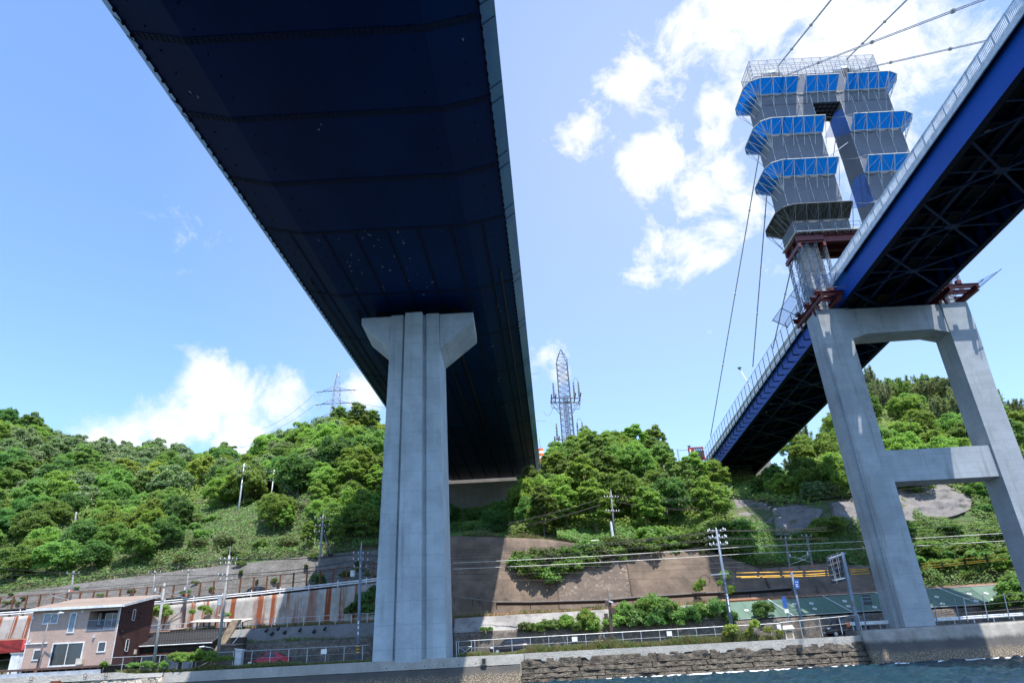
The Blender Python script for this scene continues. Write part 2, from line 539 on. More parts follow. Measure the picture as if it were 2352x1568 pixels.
class MB:
    """collects shapes, then links them as one mesh object"""

    def __init__(s):
        s.v, s.f = [], []

    def add(s, vs, fs):
        k = len(s.v)
        s.v += [tuple(p) for p in vs]
        s.f += [tuple(i + k for i in f) for f in fs]
        return s

    def hexa(s, p):
        return s.add(p, [(3, 2, 1, 0), (4, 5, 6, 7), (0, 1, 5, 4), (1, 2, 6, 5), (2, 3, 7, 6), (3, 0, 4, 7)])

    def box(s, x0, x1, y0, y1, z0, z1):
        return s.hexa([(x0, y0, z0), (x1, y0, z0), (x1, y1, z0), (x0, y1, z0), (x0, y0, z1), (x1, y0, z1), (x1, y1, z1), (x0, y1, z1)])

    def bar(s, a, b, w, h=None, up=(0, 0, 1)):
        a, b = V(a), V(b)
        h = h or w
        d = (b - a).normalized()
        u = V(up)
        if abs(d.dot(u)) > .97:
            u = V((0, 1, 0))
        x = d.cross(u).normalized() * w / 2
        z = x.cross(d).normalized() * h / 2
        return s.hexa([a - x - z, a + x - z, a + x + z, a - x + z, b - x - z, b + x - z, b + x + z, b - x + z])

    def tube(s, a, b, r, r2=None, n=6, cap=True):
        return s.path([a, b], [r, r if r2 is None else r2], n, cap)

    def path(s, pts, r, n=6, cap=True):
        pts = [V(p) for p in pts]
        k = len(pts)
        rs = r if isinstance(r, (list, tuple)) else [r] * k
        vs = []
        for i, p in enumerate(pts):
            d = (pts[min(i + 1, k - 1)] - pts[max(i - 1, 0)]).normalized()
            u = V((0, 0, 1)) if abs(d.z) < .95 else V((0, 1, 0))
            x = d.cross(u).normalized()
            z = x.cross(d)
            for j in range(n):
                a = 2 * math.pi * j / n
                vs.append(p + (x * math.cos(a) + z * math.sin(a)) * rs[i])
        fs = [(i * n + j, i * n + (j + 1) % n, (i + 1) * n + (j + 1) % n, (i + 1) * n + j) for i in range(k - 1) for j in range(n)]
        if cap:
            fs += [tuple(range(n))[::-1], tuple((k - 1) * n + j for j in range(n))]
        return s.add(vs, fs)

    def prism(s, poly, d):
        """closed polygon extruded along d"""
        n = len(poly)
        d = V(d)
        return s.add([V(p) for p in poly] + [V(p) + d for p in poly],
                     [tuple(range(n))[::-1], tuple(range(n, 2 * n))] + [(i, (i + 1) % n, n + (i + 1) % n, n + i) for i in range(n)])

    def loft(s, rings, cap=True):
        n = len(rings[0])
        vs = [p for r in rings for p in r]
        fs = [(i * n + j, i * n + (j + 1) % n, (i + 1) * n + (j + 1) % n, (i + 1) * n + j) for i in range(len(rings) - 1) for j in range(n)]
        if cap:
            fs += [tuple(range(n))[::-1], tuple((len(rings) - 1) * n + j for j in range(n))]
        return s.add(vs, fs)

    def disc(s, c, ax, r, w, n=14):
        a = V(ax).normalized() * w / 2
        return s.tube(V(c) - a, V(c) + a, r, n=n)

    def build(s, name, mat, parent=None, smooth=False, bevel=0, label=None):
        me = bpy.data.meshes.new(name)
        off = V(parent_origin(parent)) if parent else V((0, 0, 0))
        me.from_pydata([V(p) - off for p in s.v], [], s.f)
        me.materials.append(M[mat])
        me.update()
        if smooth:
            me.polygons.foreach_set('use_smooth', [True] * len(me.polygons))
        o = bpy.data.objects.new(name, me)
        COL.objects.link(o)
        if parent:
            o.parent = parent
        if bevel:
            b = o.modifiers.new('bevel', 'BEVEL')
            b.width = bevel
            b.segments = 2
            b.limit_method = 'ANGLE'
        if label:
            o['label'] = label
        fixn(me)
        return o


def fixn(me):
    import bmesh
    bm = bmesh.new()
    bm.from_mesh(me)
    bmesh.ops.recalc_face_normals(bm, faces=bm.faces)
    bm.to_mesh(me)
    bm.free()


def parent_origin(p):
    o = V((0, 0, 0))
    while p:
        o += p.location
        p = p.parent
    return o


def thing(name, label, cat, loc=(0, 0, 0), group=None):
    o = bpy.data.objects.new(name, None)
    COL.objects.link(o)
    o.location = loc
    o.empty_display_size = .3
    o['label'] = label
    o['category'] = cat
    if group:
        o['group'] = group
    return o


def tag(o, label=None, cat=None, group=None, kind=None):
    for k, x in (('label', label), ('category', cat), ('group', group), ('kind', kind)):
        if x:
            o[k] = x
    return o


def dup(root, loc, rz=None, label=None, group=None, scale=None):
    c = root.copy()
    COL.objects.link(c)
    c.location = loc
    if rz is not None:
        c.rotation_euler = (0, 0, rz)
    if scale is not None:
        c.scale = scale if not isinstance(scale, (int, float)) else (scale,) * 3
    if label:
        c['label'] = label
    if group:
        c['group'] = group
    for ch in root.children:
        d = ch.copy()
        COL.objects.link(d)
        d.parent = c
        for g in ch.children:
            e = g.copy()
            COL.objects.link(e)
            e.parent = d
    return c


def sub(o, parent, loc=None):
    """a further copy of a part under the same or another thing"""
    c = o.copy()
    COL.objects.link(c)
    c.parent = parent
    if loc is not None:
        c.location = loc
    return c


def hsh(x, y, z=0):
    v = math.sin(x * 12.9898 + y * 78.233 + z * 37.719) * 43758.5453
    return v - math.floor(v)


def vnoise(x, y, s=0):
    xi, yi = math.floor(x), math.floor(y)
    fx, fy = x - xi, y - yi
    fx, fy = fx * fx * (3 - 2 * fx), fy * fy * (3 - 2 * fy)
    return ((hsh(xi, yi, s) * (1 - fx) + hsh(xi + 1, yi, s) * fx) * (1 - fy) + (hsh(xi, yi + 1, s) * (1 - fx) + hsh(xi + 1, yi + 1, s) * fx) * fy) - .5


def fbm(x, y, s=0, o=4):
    return sum(vnoise(x * 2 ** i, y * 2 ** i, s + i) / 2 ** i for i in range(o))


def slab_wall(top, bot, nu, nv, amp=.1, thick=1.0, freq=.5, seed=0):
    """solid wall: front face between two polylines (same count), roughened, with a back `thick` metres behind"""
    def at(pl, s):
        k = s * (len(pl) - 1)
        i = min(int(k), len(pl) - 2)
        return V(pl[i]).lerp(V(pl[i + 1]), k - i)
    m = MB()
    vs = []
    for i in range(nu + 1):
        a, b = at(bot, i / nu), at(top, i / nu)
        for j in range(nv + 1):
            p = a.lerp(b, j / nv)
            e = amp * fbm(p.x * freq, (p.z + p.y) * freq, seed)
            vs.append(p + V((0, -e * 2, e * .6 if 0 < j < nv else e * .25 if j == nv else 0)))
    k = nv + 1
    fs = [(i * k + j, (i + 1) * k + j, (i + 1) * k + j + 1, i * k + j + 1) for i in range(nu) for j in range(nv)]
    n0 = len(vs)
    for i in range(nu + 1):
        vs += [vs[i * k] + V((0, thick, 0)), vs[i * k + nv] + V((0, thick, 0))]
    for i in range(nu):
        b0, b1 = n0 + 2 * i, n0 + 2 * i + 2
        fs += [(i * k + nv, (i + 1) * k + nv, b1 + 1, b0 + 1), (b0, b0 + 1, b1 + 1, b1)]
    fs += [tuple(j for j in range(k)) + (n0 + 1, n0), tuple(nu * k + j for j in range(k)) + (n0 + 2 * nu + 1, n0 + 2 * nu)]
    return m.add(vs, fs)


# ------------------------------------------------------------------ foliage helpers (numpy)
def leaf_mesh(name, Pn, Nn, size, mat, rng, aspect=.55):
    n = len(Pn)
    N = Nn / (np.linalg.norm(Nn, axis=1, keepdims=True) + 1e-9)
    t = np.cross(N, rng.normal(size=(n, 3)))
    t /= np.linalg.norm(t, axis=1, keepdims=True) + 1e-9
    b = np.cross(N, t)
    s = (size * rng.uniform(.65, 1.35, n))[:, None]
    vs = np.stack([Pn + t * s, Pn + b * s * aspect, Pn - t * s, Pn - b * s * aspect], 1).reshape(-1, 3)
    me = bpy.data.meshes.new(name)
    me.vertices.add(4 * n)
    me.loops.add(4 * n)
    me.polygons.add(n)
    me.vertices.foreach_set('co', vs.astype('f').ravel())
    me.loops.foreach_set('vertex_index', np.arange(4 * n, dtype='i'))
    me.polygons.foreach_set('loop_start', np.arange(0, 4 * n, 4, dtype='i'))
    me.polygons.foreach_set('loop_total', np.full(n, 4, dtype='i'))
    me.materials.append(M[mat])
    me.update(calc_edges=True)
    return me


def crown_points(rng, R, H, z0, nl, per, lobe=(.3, .46), top=1.0, squash=.85):
    cs, rs = [], []
    for i in range(nl):
        d = rng.normal(size=3)
        d[2] = abs(d[2]) * top - .25 if rng.random() < .62 else d[2] * .8
        d /= np.linalg.norm(d)
        f = rng.uniform(.42, .86)
        cs.append([d[0] * R * f, d[1] * R * f, z0 + H * .5 + d[2] * H * .5 * f])
        rs.append(R * rng.uniform(*lobe) * (1.15 - .45 * f) * rng.uniform(.8, 1.2))
    cs, rs = np.array(cs), np.array(rs)
    PP, NN = [], []
    for c, r in zip(cs, rs):
        d = rng.normal(size=(per, 3))
        d /= np.linalg.norm(d, axis=1, keepdims=True)
        d[:, 2] = np.where(d[:, 2] < -.3, -d[:, 2] * .6, d[:, 2])
        p = c + d * np.array([1, 1, squash]) * (r * rng.uniform(.72, 1.06, per))[:, None]
        q = np.linalg.norm(p[:, None] - cs[None], axis=2) / rs[None]
        keep = (q < .62).sum(1) == 0
        k2 = keep & (rng.random(per) < .12)
        p[k2] += d[k2] * (r * rng.uniform(.1, .35, per))[k2][:, None]
        PP.append(p[keep])
        NN.append((d * .45 + np.array([0, -.1, .75]) + rng.normal(size=d.shape) * .6)[keep])
    return np.concatenate(PP), np.concatenate(NN), cs, rs


def trunk_mb(h, r, cs, rng, n=7):
    m = MB()
    pts = [(0, 0, -.8)] + [(math.sin(i * 1.3) * .12 * i, math.cos(i * 1.7) * .1 * i, h * i / 3) for i in range(1, 4)]
    m.path(pts, [r * 1.25, r, r * .8, r * .55], 7)
    for i in rng.choice(len(cs), min(n, len(cs)), replace=False):
        a = V(pts[2 + int(i) % 2])
        c = V(cs[i])
        m.path([a, a.lerp(c, .5) + V((0, 0, .25)), c], [r * .42, r * .28, r * .12], 5)
    return m


PROTO = {}


def tree_proto(kind, seed, mat, R=3.6, H=5.6, z0=2.2, nl=24, per=170, leaf=.36, lobe=(.3, .46), aspect=.6, trunk=True, **kw):
    rng = np.random.default_rng(seed)
    p, n, cs, rs = crown_points(rng, R, H, z0, nl, per, lobe, **kw)
    me = leaf_mesh('crown', p, n, leaf, mat, rng, aspect)
    tm = trunk_mb(z0 + H * .45, R * .055, cs, rng) if trunk else None
    PROTO.setdefault(kind, []).append((me, tm))
    return me


def bamboo_proto(kind, seed, mat):
    rng = np.random.default_rng(seed)
    PP, NN = [], []
    m = MB()
    for c in range(16):
        a, r = rng.uniform(0, 6.28), rng.uniform(0, 1.9)
        x, y = r * math.cos(a), r * math.sin(a)
        h = rng.uniform(7.5, 11)
        lean = rng.uniform(.3, 1.8)
        dx, dy = math.cos(a + rng.normal() * .6), math.sin(a + rng.normal() * .6)
        pts = [(x + dx * lean * q ** 2.4, y + dy * lean * q ** 2.4, h * (q - .06 * q ** 4)) for q in (0, .3, .55, .75, .9, 1)]
        m.path([(x, y, -.6)] + pts[1:], [.07, .06, .05, .04, .025, .012], 5)
        k = 170
        q = rng.uniform(.3, 1, k)
        w = .25 + .85 * (1 - q)
        o = rng.normal(size=(k, 3)) * w[:, None] * np.array([.6, .6, .35])
        PP.append(np.stack([x + dx * lean * q ** 2.4, y + dy * lean * q ** 2.4, h * (q - .06 * q ** 4)], 1) + o)
        NN.append(rng.normal(size=(k, 3)) * .6 + np.array([0, -.2, .7]))
    me = leaf_mesh('crown', np.concatenate(PP), np.concatenate(NN), .34, mat, rng, .34)
    PROTO.setdefault(kind, []).append((me, m))


TREE_N = {}


def place_tree(kind, loc, scale, rz, name, label, cat, group, mat=None, i=0):
    pr = PROTO[kind][i % len(PROTO[kind])]
    if pr[1]:
        r = thing(name, label, cat, loc, group)
        o = bpy.data.objects.new('crown', pr[0])
        o.parent = r
    else:
        r = o = bpy.data.objects.new(name, pr[0])
        tag(r, label, cat, group)
        r.location = loc
    COL.objects.link(o)
    r.rotation_euler = (0, 0, rz)
    r.scale = scale if isinstance(scale, tuple) else (scale,) * 3
    if mat:
        o.material_slots[0].link = 'OBJECT'
        o.material_slots[0].material = M[mat]
    if pr[1]:
        key = id(pr[1])
        if key not in TREE_N:
            t = pr[1].build('trunk', 'bark', None, True)
            TREE_N[key] = t.data
        else:
            t = bpy.data.objects.new('trunk', TREE_N[key])
            COL.objects.link(t)
        t.parent = r
    return r


# ------------------------------------------------------------------ terrain
G = 2.8                         # level of the quay road
ZR = 7.5                        # level of the railway
EDGE = [(79.9, G), (89.6, G), (94.2, 6.4), (98.9, 7.2), (99.35, 7.3)]
COLS = [
    (-1.35, [(99.6, 11), (106, 11.2), (111.5, 15), (125, 20), (160, 40), (210, 72), (262, 100), (330, 104), (520, 90)]),
    (-.81, [(99.6, 11), (106, 11.2), (111.5, 15.4), (125, 21), (160, 38), (210, 70), (262, 98), (330, 100), (520, 85)]),
    (-.66, [(99.6, 11), (106, 11.4), (111.5, 16.2), (125, 23), (160, 37), (210, 62), (262, 83), (330, 86), (520, 70)]),
    (-.56, [(99.6, 11.3), (106, 11.8), (111.5, 17), (125, 25), (160, 37), (210, 58), (255, 78), (330, 80), (520, 60)]),
    (-.46, [(99.6, 11.7), (106, 12.3), (111.5, 17.8), (125, 26), (150, 35.5), (200, 55), (240, 67), (330, 68), (520, 50)]),
    (-.415, [(99.6, 11.9), (106, 12.6), (111.5, 18.2), (125, 26.5), (145, 35), (175, 48), (200, 57.5), (300, 60), (520, 50)]),
    (-.36, [(99.6, 12.1), (106, 12.8), (111.5, 18.6), (125, 27), (145, 36.5), (170, 51), (190, 58.5), (300, 60), (520, 45)]),
    (-.25, [(99.6, 12.6), (106, 13), (111.5, 19), (118, 22), (130, 31), (160, 51), (185, 63), (300, 63), (520, 45)]),
    (-.18, [(99.6, 11.5), (106, 14), (111.5, 19.6), (118, 21.5), (130, 27), (160, 41), (182, 55), (300, 60), (520, 45)]),
    (-.10, [(99.9, 8.2), (105.6, 20), (111.5, 20.4), (118, 21.5), (130, 26), (160, 33), (178, 38), (300, 58), (520, 40)]),
    (.0, [(99.9, 8.4), (105.6, 19), (111.5, 19.6), (118, 21.5), (130, 25), (150, 31), (172, 39), (300, 52), (520, 40)]),
    (.07, [(99.9, 8.4), (105.6, 17.4), (111.5, 19.6), (118, 23), (130, 29), (150, 38), (168, 44), (300, 46), (520, 35)]),
    (.13, [(99.9, 8.5), (105.4, 15.4), (111.5, 19.6), (118, 23), (130, 31), (150, 41), (170, 47), (300, 46), (520, 35)]),
    (.22, [(99.9, 8.5), (104.6, 13.6), (111.5, 18.5), (118, 23), (130, 30), (150, 38), (165, 42.5), (300, 43), (520, 35)]),
    (.30, [(99.9, 8.6), (104.6, 12.2), (111.5, 18), (118, 22), (130, 27), (150, 34), (165, 39), (300, 40), (520, 35)]),
    (.38, [(99.9, 8.7), (104.6, 11.6), (111.5, 19), (117, 23), (130, 27), (150, 35), (175, 41), (300, 44), (520, 35)]),
    (.46, [(99.9, 8.9), (104.6, 12), (111.5, 19.5), (118, 24), (130, 30), (155, 42), (180, 51), (300, 54), (520, 40)]),
    (.56, [(99.9, 9.2), (104.6, 13), (111.5, 18.5), (121, 25.5), (135, 34), (160, 49), (200, 69), (300, 68), (520, 45)]),
    (.70, [(99.9, 9.6), (104.6, 14), (111.5, 18), (121, 24), (135, 33), (160, 48), (200, 67), (300, 66), (520, 45)]),
    (.80, [(99.9, 9.8), (104.6, 14), (111.5, 18), (121, 22), (135, 29), (160, 39), (190, 51), (300, 52), (520, 40)]),
    (1.35, [(99.9, 9.8), (104.6, 14), (111.5, 17), (121, 21), (135, 27), (160, 36), (190, 46), (300, 48), (520, 40)]),
]
CT = np.array([c[0] for c in COLS])
CP = [(np.array([p[0] for p in EDGE + c[1]]), np.array([p[1] for p in EDGE + c[1]])) for c in COLS]


def terrain(x, y):
    tt = min(max(x / y, -1.349), 1.349)
    i = int(np.searchsorted(CT, tt)) - 1
    i = min(max(i, 0), len(COLS) - 2)
    f = (tt - CT[i]) / (CT[i + 1] - CT[i])
    f = f * f * (3 - 2 * f)
    z = np.interp(y, *CP[i]) * (1 - f) + np.interp(y, *CP[i + 1]) * f
    if y > 112:
        z += min(1, (y - 112) / 12) * 1.6 * fbm(x * .06, y * .06, 3, 3)
    return float(z)


ys = [79.9, 84, 89.6, 91.9, 94.2, 98.9, 99.35, 99.6, 99.9, 102, 104.6, 105.4, 106, 108, 110, 111.5] + list(np.arange(113, 200, 2.5)) + list(np.arange(200, 300, 6)) + [330, 400, 520]
ts = np.linspace(-1.35, 1.35, 181)
vs, fs = [], []
for y in ys:
    for q in ts:
        vs.append((q * y, y, terrain(q * y, y) - (.9 if 91 < y < 111 else .4 if 91 < y < 112 else 0)))
nt = len(ts)
fs = [(i * nt + j, i * nt + j + 1, (i + 1) * nt + j + 1, (i + 1) * nt + j) for i in range(len(ys) - 1) for j in range(nt - 1)]
hill = MB().add(vs, fs).build('hills', 'hill_soil', None, True)
tag(hill, kind='structure')
road = MB().box(-110, 110, 83.0, 88.35, G - .1, G + .054).build('road', 'asphalt')
tag(road, kind='structure')
rb = MB().prism([(-112, 91.9, ZR - .9), (-112, 99.3, ZR - .9), (-112, 99.2, ZR + .55), (-112, 93.4, ZR + .35), (-112, 92.2, ZR - .05)], (136.7, 0, 0))
rb.prism([(24.75, 94.1, ZR - .9), (24.75, 99.3, ZR - .9), (24.75, 99.2, ZR + .95), (24.75, 95.3, ZR + .7), (24.75, 94.2, ZR + .22)], (90, 0, 0.5))
rb = rb.build('railway_bed', 'ballast')
tag(rb, kind='structure')
upper = MB().prism([V((-135, 99.9, 11.1)), V((-135, 106, 11.2)), V((-18, 106, 12.95)), V((-18, 99.9, 12.85))], (0, 0, .12)).build('upper_road', 'asphalt')
tag(upper, kind='structure')
# ------------------------------------------------------------------ sea
def sea_patch():
    xs = list(np.arange(-8, 82, .45))
    yy = list(np.arange(20, 80.2, .55))
    X, Yv = np.meshgrid(xs, yy)
    Z = np.zeros_like(X)
    r = np.random.default_rng(4)
    for L, a, k in ((5.0, .04, 3), (2.6, .055, 5), (1.6, .06, 8), (1.15, .045, 9)):
        for _ in range(k):
            th = r.normal(-1.3, .65)
            q = 6.283 / (L * r.uniform(.75, 1.3))
            Z += a * np.sin(q * (X * math.cos(th) + Yv * math.sin(th)) + r.uniform(0, 6.28)) * (.6 + .4 * np.sin(X * .13 * r.uniform(.6, 1.5) + Yv * .17 + r.uniform(0, 6)))
    Z -= .03
    nx = len(xs)
    vs = np.stack([X, Yv, Z], 2).reshape(-1, 3).tolist()
    fs = [(i * nx + j, i * nx + j + 1, (i + 1) * nx + j + 1, (i + 1) * nx + j) for i in range(len(yy) - 1) for j in range(nx - 1)]
    return MB().add(vs, fs)


m = sea_patch()
m.add([(-3000, -3000, -.32), (3000, -3000, -.32), (3000, 80.5, -.32), (-3000, 80.5, -.32)], [(0, 1, 2, 3)])
sea = m.build('sea_water', 'sea_water', None, True)
tag(sea, kind='structure')
sb = MB().add([(-3000, -3000, -6), (3000, -3000, -6), (3000, 600, -6), (-3000, 600, -6)], [(0, 1, 2, 3)])
tag(sb.build('seabed', 'hill_soil'), kind='structure')

# ------------------------------------------------------------------ sea walls
sw = thing('sea_wall', 'cracked layered sea wall crusted with shells under a pale concrete cap, between both piers', 'sea wall', (14, 79, 0))
x0, x1 = -.45, 35.2
n = 150
rng = random.Random(3)
# cap with a stepped, bitten lower edge
top, bot = [], []
for i in range(n + 1):
    x = x0 + (x1 - x0) * i / n
    s = math.sin(x * 1.55) + .5 * math.sin(x * 2.3 + 1)
    b = 2.02 - .012 * (x - x0) + (.22 if s > .35 else -.02) + .05 * vnoise(x * 2, 0, 5) + .16 * min(1, max(0, (x - 8) / 10))
    top.append(V((x, 79.45, G + .05)))
    bot.append(V((x, 79.32, b)))
m = MB()
for i in range(n):
    a, b, c, d = bot[i], bot[i + 1], top[i + 1], top[i]
    B = V((0, .75, 0))
    m.hexa([a, b, b + B, a + B, d, c, c + B, d + B])
m.build('cap', 'cap_concrete', sw)
levels = [(2.32, 1.42, 79.38, 79.12), (1.40, .92, 79.10, 78.86), (.90, .42, 78.84, 78.62), (.40, -.5, 78.58, 78.2)]
for k, (zt, zb, yt, yb) in enumerate(levels):
    x = x0 - .45
    while x < x1 - .5:
        L = rng.uniform(5.5, 9.5)
        xe = min(x + L, x1)
        if x1 - xe < 1.5:
            xe = x1
        tz = .018 * (x - x0) * (.6 if k < 2 else .2)
        w = slab_wall([(x + .05, yt + rng.uniform(-.05, .05), zt - .05), (xe - .05, yt + rng.uniform(-.05, .05), zt - .05)],
                      [(x + .05, yb, zb), (xe - .05, yb, zb)], 44, 8, .16, 1.2, 1.3, k * 7 + int(x))
        w.build('course_block', 'tidal_rock', sw, True)
        x = xe
MB().box(x0 - .42, x1, 79.5, 80.0, -.6, G - .02).build('core', 'tidal_rock', sw)
m = MB().box(28.1, 28.6, 78.9, 79.2, 1.62, 1.98)
m.build('drain_hole', 'wire_black', sw)

sw2 = thing('sea_wall', 'smooth stained concrete sea wall with a dark tide band below the left grey pier', 'sea wall', (-20, 79, 0))
slab_wall([(-38.6, 79.3, 1.9), (-.9, 79.3, 1.9)], [(-38.6, 78.25, -.6), (-.9, 78.25, -.6)], 180, 10, .05, 1.4, .8, 2).build('lower_wall', 'tidal_concrete', sw2, True)
slab_wall([(-38.6, 79.45, G + .03), (-.5, 79.45, G + .03)], [(-38.6, 79.22, 1.85), (-.5, 79.22, 1.85)], 140, 5, .015, .9, .8, 3).build('cap', 'cap_concrete', sw2)
m = MB()
for x in (-15, -13, -11, -9, -7.4, -5.6):
    m.disc((x, 79.28, 2.12), (0, 1, 0), .06, .06, 8)
m.build('weep_hole', 'wire_black', sw2)
fr = MB().box(-5.0, -4.45, 78.95, 79.6, 1.95, 2.6)
fr.build('drain_frame', 'cap_concrete', sw2)
MB().box(-4.9, -4.55, 78.9, 79.0, 2.05, 2.55).build('drain_hole', 'wire_black', sw2)

sw3 = thing('sea_wall', 'old sea wall of pale boulders under a chipped cap, in front of the house', 'sea wall', (-52, 79, 0))
slab_wall([(-75, 79.3, 2.5), (-38.7, 79.3, 2.5)], [(-75, 78.3, -.6), (-38.7, 78.3, -.6)], 140, 12, .16, 1.4, 1.1, 8).build('stonework', 'boulder_wall', sw3, True)
slab_wall([(-75, 79.25, 3.12), (-44, 79.25, 3.12), (-42, 79.25, 2.9), (-38.7, 79.3, 2.85)], [(-75, 79.1, 2.45), (-44, 79.1, 2.45), (-42, 79.1, 2.45), (-38.7, 79.1, 2.45)], 120, 4, .03, .9, .8, 4).build('cap', 'cap_concrete', sw3)
for x in (-55.2, -50.2):
    MB().box(x, x + .9, 78.75, 79.15, 1.5, 2.6).build('rusted_gate', 'rust', sw3)
for x in (-52.5, -46.8, -44.6):
    MB().path([(x + .18 * math.cos(a), 79.05, 2.95 + .2 * math.sin(a)) for a in np.linspace(0, 6.28, 10)], .025, 5).build('mooring_ring', 'rust', sw3)

sw4 = thing('sea_wall', 'smooth pier foundation wall with dark tide band rising from the water at the right', 'sea wall', (50, 79, 0))
slab_wall([(35.3, 79.3, 3.3), (110, 79.3, 3.75)], [(35.3, 77.6, -.6), (110, 77.6, -.6)], 260, 14, .04, 1.6, .8, 6).build('wall', 'tidal_concrete', sw4, True)
MB().hexa([(35.35, 79.35, 3.2), (110, 79.35, 3.65), (110, 84.0, 3.65), (35.35, 84.0, 3.2), (35.35, 79.35, 3.38), (110, 79.35, 3.83), (110, 84.0, 3.83), (35.35, 84.0, 3.38)]).build('coping', 'wall_concrete', sw4)
MB().hexa([(35.35, 80.9, -.6), (110, 80.9, -.6), (110, 83.9, -.6), (35.35, 83.9, -.6), (35.35, 80.9, 3.2), (110, 80.9, 3.6), (110, 83.9, 3.6), (35.35, 83.9, 3.2)]).build('footing', 'wall_concrete', sw4)

m = MB()
rng = random.Random(9)
for i in range(420):
    x = rng.uniform(8, 62) if i % 3 else rng.gauss(26, 6)
    y = (78.25 if x < 35.2 else 77.85) - abs(rng.gauss(0, .2))
    s = rng.uniform(.1, .5)
    h = rng.uniform(.05, .13)
    m.add([(x - s, y, .0), (x + s, y, .0), (x + s * .7, y + .15, h), (x - s * .6, y + .15, h * .8)], [(0, 1, 2, 3)])
tag(m.build('foam', 'foam'), 'thin broken line of white foam along the foot of the sea wall', 'foam', kind='stuff')

# ------------------------------------------------------------------ left bridge: navy steel box girder
LBR = thing('box_girder_bridge', 'dark navy steel box girder bridge overhead, wide soffit running down to the hillside', 'bridge', (-12.8, 80, 46))
BY0, BY1 = -70.0, 181.0


def LB(off, Y, dz):
    return V((-14.6 + .04 * (Y - 36) + off, Y, 46 + .008 * (Y - 36) + dz))


def run(prof):
    """closed cross section (offset, height) swept along the left deck"""
    return MB().loft([[LB(o, BY0, z) for o, z in prof], [LB(o, BY1, z) for o, z in prof]])


run([(-9.1, 0), (9.1, 0), (9.1, .3), (-9.1, .3)]).build('bottom_plate', 'navy_steel', LBR)
for s in (-1, 1):
    run([(s * 9.11, 0), (s * 13.42, 1.05), (s * 13.42, 1.35), (s * 9.11, .3)]).build('side_panel', 'navy_steel', LBR)
    run([(s * 13.43, 1.05), (s * 14.62, 2.1), (s * 14.62, 2.45), (s * 13.43, 1.4)]).build('fairing', 'fairing_steel', LBR)
    run([(s * 13.44, .97), (s * 13.50, 1.0), (s * 13.50, 1.25), (s * 13.44, 1.25)]).build('drip_edge', 'splice_steel', LBR)
run([(-14.5, 2.46), (14.5, 2.46), (14.5, 2.8), (-14.5, 2.8)]).build('deck_slab', 'abutment_concrete', LBR)
run([(-13.3, 1.36), (-9.1, .31), (9.1, .31), (13.3, 1.36), (13.3, 2.45), (-13.3, 2.45)]).build('box_core', 'navy_steel', LBR)
for s in (-1, 1):
    run([(s * 13.7, 2.8), (s * 14.1, 2.8), (s * 14.0, 3.7), (s * 13.8, 3.7)]).build('parapet', 'abutment_concrete', LBR)


def soff(off):
    a = abs(off)
    return 0 if a <= 9.1 else (a - 9.1) / 4.32 * 1.05


SEAMS = [10, 19, 28, 36.8, 45.3, 54.3, 63.1, 77.6, 91.5, 106.4, 121.5, 136, 150, 165]
for Y in SEAMS:
    m = MB()
    wid = .34 if Y < 60 else .26
    o = -13.2
    k = 0
    while o < 13.1:
        e = min(o + .36, 13.2)
        if True:
            z0, z1 = soff(o), soff(e)
            m.hexa([LB(o, Y - wid, z0 - .05), LB(e, Y - wid, z1 - .05), LB(e, Y + wid, z1 - .05), LB(o, Y + wid, z0 - .05),
                    LB(o, Y - wid, z0 - .004), LB(e, Y - wid, z1 - .004), LB(e, Y + wid, z1 - .004), LB(o, Y + wid, z0 - .004)])
        o += .46
    m.build('splice_joint', 'seam_steel', LBR)
    for s in (-1, 1):
        for dy in (-.9, .9):
            m = MB()
            for q in range(9):
                a, b = q / 9, (q + .6) / 9
                oa, ob = s * (13.45 + 1.15 * a), s * (13.45 + 1.15 * b)
                za, zb = 1.05 + 1.04 * a, 1.05 + 1.04 * b
                m.hexa([LB(oa, Y + dy - .05, za - .05), LB(ob, Y + dy - .05, zb - .05), LB(ob, Y + dy + .05, zb - .05), LB(oa, Y + dy + .05, za - .05),
                        LB(oa, Y + dy - .05, za + .02), LB(ob, Y + dy - .05, zb + .02), LB(ob, Y + dy + .05, zb + .02), LB(oa, Y + dy + .05, za + .02)])
            m.build('fairing_splice', 'seam_steel', LBR)
for o in (-10.6, -6.9, -3.4, 0.2, 3.7, 7.4, 10.9):
    m = MB()
    y = 63.2
    z = soff(o)
    while y < 180:
        m.hexa([LB(o - .16, y, z - .045 - .05), LB(o + .16, y, z - .045), LB(o + .16, y + .55, z - .045), LB(o - .16, y + .55, z - .045 - .05),
                LB(o - .16, y, z), LB(o + .16, y, z + .03), LB(o + .16, y + .55, z + .03), LB(o - .16, y + .55, z)])
        y += .72
    m.build('longitudinal_splice', 'seam_steel', LBR)
for o, ya, yb in ((-8.2, 82, 178), (-11.9, 74, 178), (12.1, 74, 178), (1.8, 93, 178), (4.2, 86, 178)):
    m = MB()
    z = soff(o) - .28
    m.path([LB(o, ya, z + .25), LB(o, ya + .4, z), LB(o, yb, z)], .1, 6)
    y = ya + 1
    while y < yb:
        m.bar(LB(o, y, z), LB(o, y, z + .3), .1)
        y += 4
    m.build('drain_pipe', 'drain_brown', LBR)
lug = MB().bar((0, 0, 0), (0, 0, -.13), .09).build('lifting_lug', 'splice_steel', None)
lugs = []
rest = MB()
for q in range(46):
    for o in (-11.8, -8.0, 8.0, 11.8):
        y = 22 + q * 2.3 + (o > 0) * .6
        if len(lugs) < 100:
            c = lug if not lugs else lug.copy()
            if lugs:
                COL.objects.link(c)
            c.parent = LBR
            c.location = LB(o, y, soff(o)) - LBR.location
            lugs.append(c)
        else:
            rest.bar(LB(o, y, soff(o)), LB(o, y, soff(o) - .13), .09)
